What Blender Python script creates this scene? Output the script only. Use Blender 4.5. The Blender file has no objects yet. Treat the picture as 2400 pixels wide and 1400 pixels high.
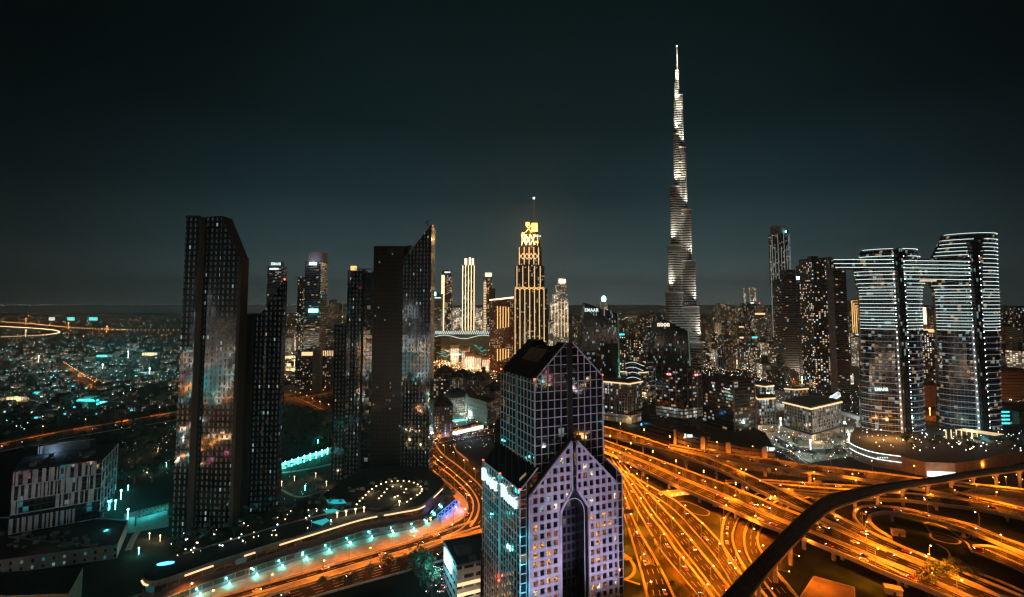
import bpy, math, random
from math import sin, cos, pi, radians, atan2, hypot
S = bpy.context.scene
C = S.collection
# ---------------- camera ----------------
TH = radians(4.0); F = 1200.0; CX = 1200.0; CY = 700 - 0.03*2400*1.0 + 0.09
H = 170.0
st, ct = sin(TH), cos(TH)
cam = bpy.data.objects.new('camera', bpy.data.cameras.new('camera')); C.objects.link(cam)
cam.location = (0, 0, H); cam.rotation_euler = (radians(90)+TH, 0, 0)
cam.data.sensor_width = 36; cam.data.lens = 18.0
cam.data.shift_y = -0.03; cam.data.clip_start = 1; cam.data.clip_end = 80000
S.camera = cam
# ---------------- night sky ----------------
W = bpy.data.worlds.new("World"); S.world = W; W.use_nodes = True
nt = W.node_tree; nt.nodes.clear()
def nn(nt, t, **k):
    n = nt.nodes.new(t)
    for a, b in k.items(): setattr(n, a, b)
    return n
wo = nn(nt, 'ShaderNodeOutputWorld'); bg = nn(nt, 'ShaderNodeBackground')
tc = nn(nt, 'ShaderNodeTexCoord'); sp = nn(nt, 'ShaderNodeSeparateXYZ')
nt.links.new(tc.outputs['Generated'], sp.inputs[0])
rp = nn(nt, 'ShaderNodeValToRGB'); nt.links.new(sp.outputs['Z'], rp.inputs[0])
els = [(0.0, (.135, .180, .178)), (.035, (.098, .143, .146)), (.10, (.036, .068, .073)), (.20, (.0100, .028, .034)), (.33, (.0034, .0125, .0145)), (.6, (.0024, .0082, .0090))]
rp.color_ramp.elements[0].position = els[0][0]; rp.color_ramp.elements[0].color = (*els[0][1], 1)
rp.color_ramp.elements[1].position = els[-1][0]; rp.color_ramp.elements[1].color = (*els[-1][1], 1)
for p_, c_ in els[1:-1]:
    e = rp.color_ramp.elements.new(p_); e.color = (*c_, 1)
# the city's light dome hangs over downtown, so the sky is darker away from it
nrm = nn(nt, 'ShaderNodeVectorMath', operation='NORMALIZE'); nt.links.new(tc.outputs['Generated'], nrm.inputs[0])
dt = nn(nt, 'ShaderNodeVectorMath', operation='DOT_PRODUCT'); nt.links.new(nrm.outputs[0], dt.inputs[0])
dt.inputs[1].default_value = (0.06, 0.995, 0.0)
mr = nn(nt, 'ShaderNodeMapRange', interpolation_type='SMOOTHSTEP')
nt.links.new(dt.outputs['Value'], mr.inputs[0])
for i, v in ((1, .62), (2, 1.0), (3, .20), (4, 1.08)): mr.inputs[i].default_value = v
mx = nn(nt, 'ShaderNodeVectorMath', operation='SCALE')
nt.links.new(rp.outputs[0], mx.inputs[0]); nt.links.new(mr.outputs[0], mx.inputs['Scale'])
nz = nn(nt, 'ShaderNodeTexNoise'); nz.inputs['Scale'].default_value = 2.2; nz.inputs['Detail'].default_value = 3
nt.links.new(nrm.outputs[0], nz.inputs['Vector'])
mr2 = nn(nt, 'ShaderNodeMapRange'); nt.links.new(nz.outputs[0], mr2.inputs[0])
for i, v in ((1, .3), (2, .7), (3, .88), (4, 1.12)): mr2.inputs[i].default_value = v
nt.links.new(mx.outputs[0], bg.inputs[0]); nt.links.new(mr2.outputs[0], bg.inputs[1])
nt.links.new(bg.outputs[0], wo.inputs[0])
# ---------------- exposure and sampling ----------------
S.view_settings.view_transform = 'Standard'; S.view_settings.look = 'None'
S.view_settings.exposure = 0; S.view_settings.gamma = 1
S.render.engine = 'CYCLES'
cy = S.cycles
cy.use_denoising = True; cy.denoiser = 'OPENIMAGEDENOISE'
cy.use_adaptive_sampling = True; cy.adaptive_threshold = 0.02; cy.adaptive_min_samples = 48
cy.max_bounces = 4; cy.diffuse_bounces = 2; cy.glossy_bounces = 3; cy.transmission_bounces = 2; cy.volume_bounces = 0
cy.sample_clamp_indirect = 3.0; cy.sample_clamp_direct = 40.0
cy.use_light_tree = True; cy.caustics_reflective = True; cy.caustics_refractive = False
cy.light_sampling_threshold = 0.02
cy.pixel_filter_type = 'BLACKMAN_HARRIS'; cy.filter_width = 1.35
# ---------------- picture -> world helpers (used only to read positions off the photo) ----------------
def Gp(px, py, z=0.0):                      # point on the level z seen at pixel
    t = (CY-py)/F; k = (z-H)/(st+ct*t); return ((px-CX)/F*k, (ct-st*t)*k, z)
def Pp(px, py, Y):                          # point at depth Y seen at pixel
    t = (CY-py)/F; k = Y/(ct-st*t); return ((px-CX)/F*k, Y, H+(st+ct*t)*k)
def Zp(py, Y): return Pp(CX, py, Y)[2]
def Xp(px, Y, py=712): return Pp(px, py, Y)[0]
R = random.Random(7)
# ---------------- mesh helpers ----------------
class MB:
    def __init__(s): s.v = []; s.f = []; s.uv = []; s.mi = []
    def face(s, pts, uv=None, mi=0):
        n = len(s.v); s.v += [tuple(p) for p in pts]; s.f.append(list(range(n, n+len(pts))))
        s.uv.append(uv or [(p[0], p[1]) for p in pts]); s.mi.append(mi); return s
    def prism(s, poly, z0, z1, cap=1, wall=0, bottom=False, u0=0.0, closed=True):
        n = len(poly); zt = z1 if isinstance(z1, (list, tuple)) else [z1]*n
        zb = z0 if isinstance(z0, (list, tuple)) else [z0]*n
        u = u0
        for i in range(n if closed else n-1):
            j = (i+1) % n; a, b = poly[i], poly[j]; L = hypot(b[0]-a[0], b[1]-a[1])
            s.face([(a[0], a[1], zb[i]), (b[0], b[1], zb[j]), (b[0], b[1], zt[j]), (a[0], a[1], zt[i])],
                   [(u, zb[i]), (u+L, zb[j]), (u+L, zt[j]), (u, zt[i])], wall); u += L
        if cap is not None: s.face([(p[0], p[1], zt[i]) for i, p in enumerate(poly)], None, cap)
        if bottom: s.face([(p[0], p[1], zb[i]) for i, p in reversed(list(enumerate(poly)))], None, cap or 0)
        return s
    def box(s, cx, cy, w, d, z0, z1, rot=0.0, cap=0, wall=0, bottom=True):
        return s.prism(rect(cx, cy, w, d, rot), z0, z1, cap, wall, bottom)
    def bar(s, a, b, w, h=None, up=(0, 0, 1), mi=0):   # box along a->b
        h = h or w
        d = [b[i]-a[i] for i in range(3)]; L = math.sqrt(sum(x*x for x in d)) or 1e-6; d = [x/L for x in d]
        if abs(d[2]) > .95 and abs(up[2]) > .9: up = (0, 1, 0)
        r = cross(d, up); q = math.sqrt(sum(x*x for x in r)) or 1; r = [x/q for x in r]; u = cross(r, d)
        c = []
        for e in (a, b):
            for sx, sy in ((-1, -1), (1, -1), (1, 1), (-1, 1)):
                c.append(tuple(e[i]+r[i]*sx*w/2+u[i]*sy*h/2 for i in range(3)))
        for q in ((0, 1, 5, 4), (1, 2, 6, 5), (2, 3, 7, 6), (3, 0, 4, 7), (3, 2, 1, 0), (4, 5, 6, 7)):
            s.face([c[i] for i in q], [(0, 0), (1, 0), (1, 1), (0, 1)], mi)
        return s
    def ball(s, c, r, mi=0, rz=None, n=6):
        rz = rz or r; m = max(2, n//2+1)
        ring = []
        for i in range(1, m):
            ph = pi*i/m; ring.append([(c[0]+r*sin(ph)*cos(2*pi*k/n), c[1]+r*sin(ph)*sin(2*pi*k/n), c[2]-rz*cos(ph)) for k in range(n)])
        bt, tp = (c[0], c[1], c[2]-rz), (c[0], c[1], c[2]+rz)
        for k in range(n):
            j = (k+1) % n
            s.face([bt, ring[0][j], ring[0][k]], None, mi); s.face([tp, ring[-1][k], ring[-1][j]], None, mi)
            for q in range(len(ring)-1): s.face([ring[q][k], ring[q][j], ring[q+1][j], ring[q+1][k]], None, mi)
        return s
    def mesh(s, name, mats, off=(0, 0, 0)):
        me = bpy.data.meshes.new(name)
        me.from_pydata([(x-off[0], y-off[1], z-off[2]) for x, y, z in s.v], [], s.f)
        ul = me.uv_layers.new(name='UVMap'); fl = []
        for u in s.uv:
            for a in u: fl += [a[0], a[1]]
        ul.data.foreach_set('uv', fl)
        mats = mats if isinstance(mats, (list, tuple)) else [mats]
        for m in mats: me.materials.append(m)
        if len(mats) > 1: me.polygons.foreach_set('material_index', [min(i, len(mats)-1) for i in s.mi])
        me.update(); return me
def cross(a, b): return [a[1]*b[2]-a[2]*b[1], a[2]*b[0]-a[0]*b[2], a[0]*b[1]-a[1]*b[0]]
def rect(cx, cy, w, d, rot=0.0):
    c, s_ = cos(rot), sin(rot)
    return [(cx+x*c-y*s_, cy+x*s_+y*c) for x, y in ((-w/2, -d/2), (w/2, -d/2), (w/2, d/2), (-w/2, d/2))]
def oval(cx, cy, rx, ry, n=28, a0=0, a1=2*pi, rot=0, close=True):
    m = n if close else n+1
    r = []
    for k in range(m):
        a = a0+(a1-a0)*k/n; x, y = rx*cos(a), ry*sin(a)
        r.append((cx+x*cos(rot)-y*sin(rot), cy+x*sin(rot)+y*cos(rot)))
    return r
def tag(o, label=None, cat=None, group=None, kind=None):
    if label: o['label'] = label
    if cat: o['category'] = cat
    if group: o['group'] = group
    if kind: o['kind'] = kind
    return o
def thing(name, label, cat, loc=(0, 0, 0), group=None):
    o = bpy.data.objects.new(name, None); C.objects.link(o); o.location = loc; o.empty_display_size = 1
    return tag(o, label, cat, group)
def part(name, mb, mats, par=None, label=None, kind=None):
    off = WL.get(par.name, tuple(par.location)) if par else (0, 0, 0)
    o = bpy.data.objects.new(name, mb.mesh(name, mats, off)); C.objects.link(o)
    if par: o.parent = par; WL[o.name] = off
    if label: o['label'] = label
    if kind: o['kind'] = kind
    return o
WL = {}
def struct(name, mb, mats): return tag(part(name, mb, mats), kind='structure')
def solo(name, mb, mats, label, cat, group=None, kind=None): return tag(part(name, mb, mats), label, cat, group, kind)
def copy_tree(o, parent=None, loc=None, rz=None):
    c = o.copy(); C.objects.link(c); c.parent = parent
    if loc is not None: c.location = loc
    if rz is not None: c.rotation_euler = (0, 0, rz)
    for ch in list(KIDS.get(o.name, o.children)): copy_tree(ch, c)
    return c
KIDS = {}
def clip(poly, n, d):                         # keep n.p <= d
    out = []
    for i in range(len(poly)):
        a, b = poly[i], poly[(i+1) % len(poly)]
        da, db = n[0]*a[0]+n[1]*a[1]-d, n[0]*b[0]+n[1]*b[1]-d
        if da <= 0: out.append(a)
        if da*db < 0: t = da/(da-db); out.append((a[0]+(b[0]-a[0])*t, a[1]+(b[1]-a[1])*t))
    return out
def clipc(poly, conv):                        # conv: convex, counter-clockwise
    for i in range(len(conv)):
        a, b = conv[i], conv[(i+1) % len(conv)]; n = (b[1]-a[1], a[0]-b[0])
        poly = clip(poly, n, n[0]*a[0]+n[1]*a[1])
        if len(poly) < 3: return []
    return poly
# ---------------- materials ----------------
def mat(name):
    m = bpy.data.materials.new(name); m.use_nodes = True; m.node_tree.nodes.clear()
    o = nn(m.node_tree, 'ShaderNodeOutputMaterial'); p = nn(m.node_tree, 'ShaderNodeBsdfPrincipled')
    m.node_tree.links.new(p.outputs[0], o.inputs[0]); return m, m.node_tree, p
def mth(nt, op, a, b=None, c=None):
    n = nn(nt, 'ShaderNodeMath', operation=op)
    for i, x in enumerate((a, b, c)):
        if x is None: continue
        if isinstance(x, (int, float)): n.inputs[i].default_value = x
        else: nt.links.new(x, n.inputs[i])
    return n.outputs[0]
def mixc(nt, f, a, b):
    n = nn(nt, 'ShaderNodeMix', data_type='RGBA')
    for i, x in ((0, f), (6, a), (7, b)):
        if isinstance(x, (int, float)): n.inputs[i].default_value = x
        elif isinstance(x, tuple): n.inputs[i].default_value = (*x[:3], 1)
        else: nt.links.new(x, n.inputs[i])
    return n.outputs[2]
def plain(name, col, rough=.7, metal=0.0, var=.25, scale=.2, ior=1.5):
    m, nt, p = mat(name)
    tc = nn(nt, 'ShaderNodeTexCoord'); n = nn(nt, 'ShaderNodeTexNoise'); n.inputs['Scale'].default_value = scale; n.inputs['Detail'].default_value = 5
    nt.links.new(tc.outputs['Object'], n.inputs['Vector'])
    a = tuple(x*(1-var) for x in col); b = tuple(min(1, x*(1+var)) for x in col)
    f = nn(nt, 'ShaderNodeMapRange'); nt.links.new(n.outputs[0], f.inputs[0]); f.inputs[1].default_value = .3; f.inputs[2].default_value = .7
    nt.links.new(mixc(nt, f.outputs[0], a, b), p.inputs['Base Color'])
    p.inputs['Roughness'].default_value = rough; p.inputs['Metallic'].default_value = metal; p.inputs['IOR'].default_value = ior
    if ior < 1.2: p.inputs['Specular IOR Level'].default_value = 0
    return m
def glow(name, col, s, sampled=True):
    bk_ = .06 if 'sign' in name else .5
    m, nt, p = mat(name)
    p.inputs['Base Color'].default_value = (*[min(1, c*bk_) for c in col], 1); p.inputs['Roughness'].default_value = .5
    p.inputs['Emission Color'].default_value = (*col, 1); p.inputs['Emission Strength'].default_value = s
    if not sampled: m.cycles.emission_sampling = 'NONE'
    return m
def facade(name, cell=(3.6, 4.0), inner=(.1, .9, .12, .88), icol=(.012, .02, .022), ocol=(.12, .12, .12), irough=.08, orough=.5,
           lit=.12, lcol=((1, .62, .3), (.75, .95, 1)), cool=.3, lstr=2.5, clump=.02, jit=.015, ior=1.9, base=0.0, oior=1.4):
    """cells in metres of the wall's own UV; the inner rectangle is the pane, some panes are lit rooms"""
    m, nt, p = mat(name)
    uv = nn(nt, 'ShaderNodeUVMap'); sx = nn(nt, 'ShaderNodeSeparateXYZ'); nt.links.new(uv.outputs[0], sx.inputs[0])
    oi = nn(nt, 'ShaderNodeObjectInfo')
    u = mth(nt, 'DIVIDE', sx.outputs[0], cell[0]); v = mth(nt, 'DIVIDE', sx.outputs[1], cell[1])
    fu, fv = mth(nt, 'FLOOR', u), mth(nt, 'FLOOR', v); ru, rv = mth(nt, 'FRACT', u), mth(nt, 'FRACT', v)
    cb = nn(nt, 'ShaderNodeCombineXYZ'); nt.links.new(fu, cb.inputs[0]); nt.links.new(fv, cb.inputs[1])
    nt.links.new(mth(nt, 'MULTIPLY', oi.outputs['Random'], 91.0), cb.inputs[2])
    wn = nn(nt, 'ShaderNodeTexWhiteNoise', noise_dimensions='3D'); nt.links.new(cb.outputs[0], wn.inputs['Vector'])
    wc = nn(nt, 'ShaderNodeSeparateColor'); nt.links.new(wn.outputs['Color'], wc.inputs[0])
    ins = mth(nt, 'MULTIPLY', mth(nt, 'MULTIPLY', mth(nt, 'GREATER_THAN', ru, inner[0]), mth(nt, 'LESS_THAN', ru, inner[1])),
              mth(nt, 'MULTIPLY', mth(nt, 'GREATER_THAN', rv, inner[2]), mth(nt, 'LESS_THAN', rv, inner[3])))
    # clusters of lit rooms
    cn = nn(nt, 'ShaderNodeTexNoise'); cn.inputs['Scale'].default_value = .13; cn.inputs['Detail'].default_value = 2
    nt.links.new(cb.outputs[0], cn.inputs['Vector'])
    th = nn(nt, 'ShaderNodeMapRange'); nt.links.new(cn.outputs[0], th.inputs[0])
    for i, x in ((1, .38), (2, .68), (3, lit*.25), (4, lit*2.3)): th.inputs[i].default_value = x
    on = mth(nt, 'LESS_THAN', wn.outputs['Value'], th.outputs[0])
    bri = mth(nt, 'MULTIPLY_ADD', mth(nt, 'POWER', wc.outputs[0], 2.0), .9, .12)
    # inside of the room is not even: ceiling brighter than sill
    rm = mth(nt, 'MULTIPLY_ADD', rv, .8, .45)
    es = mth(nt, 'MULTIPLY', mth(nt, 'MULTIPLY', mth(nt, 'MULTIPLY', ins, on), mth(nt, 'MULTIPLY', bri, rm)), lstr)
    if base: es = mth(nt, 'ADD', es, mth(nt, 'MULTIPLY', mth(nt, 'MULTIPLY', ins, mth(nt, 'MULTIPLY_ADD', wc.outputs[1], .9, .3)), base))
    nt.links.new(es, p.inputs['Emission Strength'])
    nt.links.new(mixc(nt, mth(nt, 'LESS_THAN', wc.outputs[1], cool), lcol[0], lcol[1]), p.inputs['Emission Color'])
    gn = nn(nt, 'ShaderNodeTexNoise'); gn.inputs['Scale'].default_value = .05; nt.links.new(uv.outputs[0], gn.inputs['Vector'])
    oc = mixc(nt, gn.outputs[0], tuple(c*.75 for c in ocol), tuple(min(1, c*1.2) for c in ocol))
    nt.links.new(mixc(nt, ins, oc, icol), p.inputs['Base Color'])
    nt.links.new(mth(nt, 'MULTIPLY_ADD', ins, irough-orough, orough), p.inputs['Roughness'])
    nt.links.new(mth(nt, 'MULTIPLY_ADD', ins, ior-oior, oior), p.inputs['IOR'])
    if jit:                                    # each pane sits a hair off true, so reflections break up
        ge = nn(nt, 'ShaderNodeNewGeometry'); vm = nn(nt, 'ShaderNodeVectorMath', operation='SUBTRACT'); nt.links.new(wn.outputs['Color'], vm.inputs[0]); vm.inputs[1].default_value = (.5, .5, .5)
        vs = nn(nt, 'ShaderNodeVectorMath', operation='SCALE'); nt.links.new(vm.outputs[0], vs.inputs[0]); vs.inputs['Scale'].default_value = jit*2
        va = nn(nt, 'ShaderNodeVectorMath', operation='ADD'); nt.links.new(vs.outputs[0], va.inputs[0]); nt.links.new(ge.outputs['Normal'], va.inputs[1])
        vn = nn(nt, 'ShaderNodeVectorMath', operation='NORMALIZE'); nt.links.new(va.outputs[0], vn.inputs[0]); nt.links.new(vn.outputs[0], p.inputs['Normal'])
    m.cycles.emission_sampling = 'NONE'
    return m
WARM = (1, .66, .32); GOLD = (1, .55, .16); WHITE = (.86, 1, .97); TEAL = (.05, .85, .85); SOD = (1, .30, .035); RED = (1, .05, .04); PURP = (.55, .45, 1.0)
M = {}
M['roof'] = plain('roof felt', (.05, .05, .052), .9)
M['dark'] = plain('dark metal', (.02, .02, .022), .5)
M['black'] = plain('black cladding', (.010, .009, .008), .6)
M['conc'] = plain('pale concrete', (.38, .36, .33), .8, scale=.4)
M['barrier'] = plain('barrier concrete', (.5, .48, .44), .8, scale=.5)
M['darkconc'] = plain('dark concrete', (.12, .11, .10), .85)
M['tan'] = plain('tan stone', (.30, .22, .16), .8)
M['steel'] = plain('lamp steel', (.30, .30, .30), .45, .6)
M['leaf'] = plain('tree leaf', (.05, .085, .03), .7, var=.5, scale=.8)
M['leafd'] = plain('dark leaf', (.035, .06, .03), .7, var=.5, scale=.8)
M['bark'] = plain('bark', (.08, .06, .045), .9)
M['lawn'] = plain('lawn', (.012, .020, .008), .95, var=.6, scale=.06, ior=1.12)
M['white'] = plain('white paint', (.75, .75, .73), .6)
M['grey'] = plain('grey panel', (.25, .25, .27), .6)
M['g_sod'] = glow('sodium lamp', (1, .46, .13), 12, False)
M['g_warm'] = glow('warm lamp', (1, .70, .38), 3.2, False)
M['g_warm2'] = glow('warm strip', (1, .66, .34), 1.25, False)
M['g_white'] = glow('white strip', (.82, 1, .95), 1.3, False)
M['g_whiteh'] = glow('white lamp', (.85, 1, .97), 14, False)
M['g_teal'] = glow('teal strip', (.06, .9, .95), 1.6, False)
M['g_tealh'] = glow('teal lamp', (.25, 1, 1), 12, False)
M['g_gold'] = glow('gold strip', (1, .56, .17), 1.5, False)
M['g_red'] = glow('red beacon', (1, .06, .03), 9, False)
M['g_sign'] = glow('white sign', (.80, 1, .95), 1.1, False)
M['g_blue'] = glow('blue lamp', (.1, .45, 1), 3, False)
# ---------------- lamps ----------------
def spot(name, loc, tgt, e, col, ang=140, blend=.6, size=.4, par=None):
    l = bpy.data.lights.new(name, 'SPOT'); l.energy = e; l.color = col; l.spot_size = radians(ang); l.spot_blend = blend; l.shadow_soft_size = size
    o = bpy.data.objects.new(name, l); C.objects.link(o); o.location = loc
    import mathutils
    d = mathutils.Vector([tgt[i]-loc[i] for i in range(3)]); o.rotation_euler = d.to_track_quat('-Z', 'Y').to_euler()
    if par: o.parent = par; o.location = [loc[i]-par.location[i] for i in range(3)]
    return o
def point(name, loc, e, col, size=.5, par=None):
    l = bpy.data.lights.new(name, 'POINT'); l.energy = e; l.color = col; l.shadow_soft_size = size
    o = bpy.data.objects.new(name, l); C.objects.link(o); o.location = loc
    if par: o.parent = par; o.location = [loc[i]-par.location[i] for i in range(3)]
    return o
def text(txt, par, loc, h, rotz, m, name='sign_lettering', wmax=None, bold=.02, slant=0, tilt=radians(90)):
    cu = bpy.data.curves.new('t', 'FONT'); cu.body = txt; cu.size = 1.0; cu.extrude = .05; cu.offset = bold; cu.space_character = 1.12; cu.shear = slant
    o = bpy.data.objects.new('t', cu); C.objects.link(o); bpy.context.view_layer.update()
    me = bpy.data.meshes.new_from_object(o); bpy.data.objects.remove(o)
    xs = [v.co.x for v in me.vertices]; ys = [v.co.y for v in me.vertices]
    w, hh = max(xs)-min(xs), max(ys)-min(ys); sx = h/hh; sX = (wmax/w) if wmax else sx
    for v in me.vertices: v.co = ((v.co.x-min(xs))*sX, (v.co.y-min(ys))*sx, v.co.z*sx*2)
    me.materials.clear(); me.materials.append(m)
    o = bpy.data.objects.new(name, me); C.objects.link(o); o.rotation_euler = (tilt, 0, rotz)
    if par: o.parent = par; off = WL.get(par.name, tuple(par.location)); o.location = [loc[i]-off[i] for i in range(3)]
    else: o.location = loc
    return o
ORD = ['first', 'second', 'third', 'fourth', 'fifth', 'sixth', 'seventh', 'eighth', 'ninth', 'tenth', 'eleventh', 'twelfth', 'thirteenth', 'fourteenth', 'fifteenth',
       'sixteenth', 'seventeenth', 'eighteenth', 'nineteenth', 'twentieth', 'twenty-first', 'twenty-second', 'twenty-third', 'twenty-fourth', 'twenty-fifth', 'twenty-sixth',
       'twenty-seventh', 'twenty-eighth', 'twenty-ninth', 'thirtieth', 'thirty-first', 'thirty-second', 'thirty-third', 'thirty-fourth', 'thirty-fifth', 'thirty-sixth', 'thirty-seventh', 'thirty-eighth', 'thirty-ninth', 'fortieth']
# ================= ground, sea, roads =================
def ground_mat():
    m, nt, p = mat('city ground')
    tc = nn(nt, 'ShaderNodeTexCoord')
    v = nn(nt, 'ShaderNodeTexVoronoi'); v.inputs['Scale'].default_value = .012; nt.links.new(tc.outputs['Object'], v.inputs['Vector'])
    n = nn(nt, 'ShaderNodeTexNoise'); n.inputs['Scale'].default_value = .03; n.inputs['Detail'].default_value = 6; nt.links.new(tc.outputs['Object'], n.inputs['Vector'])
    sc = nn(nt, 'ShaderNodeSeparateColor'); nt.links.new(v.outputs['Color'], sc.inputs[0])
    a = mixc(nt, sc.outputs[0], (.012, .014, .012), (.035, .03, .024))
    nt.links.new(mixc(nt, n.outputs[0], a, (.014, .02, .012)), p.inputs['Base Color']); p.inputs['Specular IOR Level'].default_value = .04; p.inputs['Roughness'].default_value = .95
    return m
M['ground'] = ground_mat()
g = MB(); g.face([(-45000, -3000, 0), (45000, -3000, 0), (45000, 60000, 0), (-45000, 60000, 0)]); struct('ground', g, M['ground'])
def water_mat():
    m, nt, p = mat('night water')
    tc = nn(nt, 'ShaderNodeTexCoord'); n = nn(nt, 'ShaderNodeTexNoise'); n.inputs['Scale'].default_value = .25; nt.links.new(tc.outputs['Object'], n.inputs['Vector'])
    b = nn(nt, 'ShaderNodeBump'); b.inputs['Strength'].default_value = .25; nt.links.new(n.outputs[0], b.inputs['Height']); nt.links.new(b.outputs[0], p.inputs['Normal'])
    p.inputs['Base Color'].default_value = (.01, .02, .025, 1); p.inputs['Roughness'].default_value = .12; return m
M['water'] = water_mat()
q = [Gp(-500, 734), Gp(1010, 734), Gp(1050, 717.5), Gp(-500, 717)]
g = MB(); g.face([(x, y, .3) for x, y, z in q]); struct('creek_water', g, M['water'])
def asphalt():
    m, nt, p = mat('asphalt with lane lines')
    uv = nn(nt, 'ShaderNodeUVMap'); sx = nn(nt, 'ShaderNodeSeparateXYZ'); nt.links.new(uv.outputs[0], sx.inputs[0])
    lane = mth(nt, 'FRACT', mth(nt, 'DIVIDE', mth(nt, 'SUBTRACT', sx.outputs[0], 1.4), 3.6))
    dash = mth(nt, 'LESS_THAN', mth(nt, 'FRACT', mth(nt, 'DIVIDE', sx.outputs[1], 12.0)), .5)
    ln = mth(nt, 'MULTIPLY', mth(nt, 'LESS_THAN', lane, .075), dash)
    e1 = mth(nt, 'LESS_THAN', mth(nt, 'ABSOLUTE', mth(nt, 'SUBTRACT', sx.outputs[0], 1.5)), .14)
    e2 = mth(nt, 'LESS_THAN', mth(nt, 'ABSOLUTE', mth(nt, 'SUBTRACT', sx.outputs[2], 1.5)), .14)
    tc = nn(nt, 'ShaderNodeTexCoord'); n = nn(nt, 'ShaderNodeTexNoise'); n.inputs['Scale'].default_value = .15; n.inputs['Detail'].default_value = 6
    mp = nn(nt, 'ShaderNodeMapping'); nt.links.new(uv.outputs[0], mp.inputs[0]); mp.inputs['Scale'].default_value = (3, .12, 1); nt.links.new(mp.outputs[0], n.inputs['Vector'])
    base = mixc(nt, n.outputs[0], (.005, .005, .0055), (.016, .0155, .015))
    nt.links.new(mixc(nt, mth(nt, 'MAXIMUM', ln, e1), base, (.65, .65, .62)), p.inputs['Base Color'])
    p.inputs['Roughness'].default_value = .8; p.inputs['Specular IOR Level'].default_value = .04; return m
M['asph'] = asphalt()
M['pave'] = plain('pavement', (.26, .23, .2), .85, scale=.3)
M['verge'] = plain('sand verge', (.035, .027, .018), .95, scale=.12, var=.5, ior=1.12)
def cr(P, n=6):                               # catmull-rom through points of any size
    out = []
    for i in range(len(P)-1):
        a, b, c, d = P[max(i-1, 0)], P[i], P[i+1], P[min(i+2, len(P)-1)]
        for k in range(n):
            t = k/n
            out.append(tuple(.5*((2*b[j])+(-a[j]+c[j])*t+(2*a[j]-5*b[j]+4*c[j]-d[j])*t*t+(-a[j]+3*b[j]-3*c[j]+d[j])*t**3) for j in range(len(b))))
    out.append(tuple(P[-1])); return out
def lerp(a, b, t): return tuple(a[i]+(b[i]-a[i])*t for i in range(len(a)))
def sub(a, b): return tuple(a[i]-b[i] for i in range(len(a)))
def dist(a, b): return math.sqrt(sum((a[i]-b[i])**2 for i in range(len(a))))
def ribbon(mb, A, B, dz=0.0, mi=0, uvw=True):
    s = 0
    for i in range(len(A)-1):
        w0, w1 = dist(A[i], B[i]), dist(A[i+1], B[i+1]); L = dist(lerp(A[i], B[i], .5), lerp(A[i+1], B[i+1], .5))
        up = lambda p: (p[0], p[1], p[2]+dz)
        a, b, c, d = up(A[i]), up(B[i]), up(B[i+1]), up(A[i+1])
        uv = [(0, s), (w0, s), (w1, s+L), (0, s+L)]
        n = (b[0]-a[0])*(d[1]-a[1])-(b[1]-a[1])*(d[0]-a[0])
        if n > 0: mb.face([a, b, c, d], uv, mi)
        else: mb.face([d, c, b, a], uv[::-1], mi)
        s += L
def offset_in(A, B, w):                       # points w metres from A towards B
    return [lerp(a, b, min(.45, w/max(dist(a, b), .1))) for a, b in zip(A, B)]
def wallrow(mb, A, Ain, h0, h1, mi=0):        # solid strip between lines A and Ain from h0 to h1
    for i in range(len(A)-1):
        a0, a1, b0, b1 = A[i], A[i+1], Ain[i], Ain[i+1]
        z = lambda p, h: (p[0], p[1], p[2]+h)
        mb.face([z(a0, h0), z(a1, h0), z(a1, h1), z(a0, h1)], None, mi); mb.face([z(b1, h0), z(b0, h0), z(b0, h1), z(b1, h1)], None, mi)
        mb.face([z(a0, h1), z(a1, h1), z(b1, h1), z(b0, h1)], None, mi)
        if h0 > -.01 or h0 < -.5: mb.face([z(b0, h0), z(b1, h0), z(a1, h0), z(a0, h0)], None, mi)
    for i in (0, len(A)-1):
        a, b = A[i], Ain[i]; mb.face([(a[0], a[1], a[2]+h0), (b[0], b[1], b[2]+h0), (b[0], b[1], b[2]+h1), (a[0], a[1], a[2]+h1)], None, mi)
ROADS = {}
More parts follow.
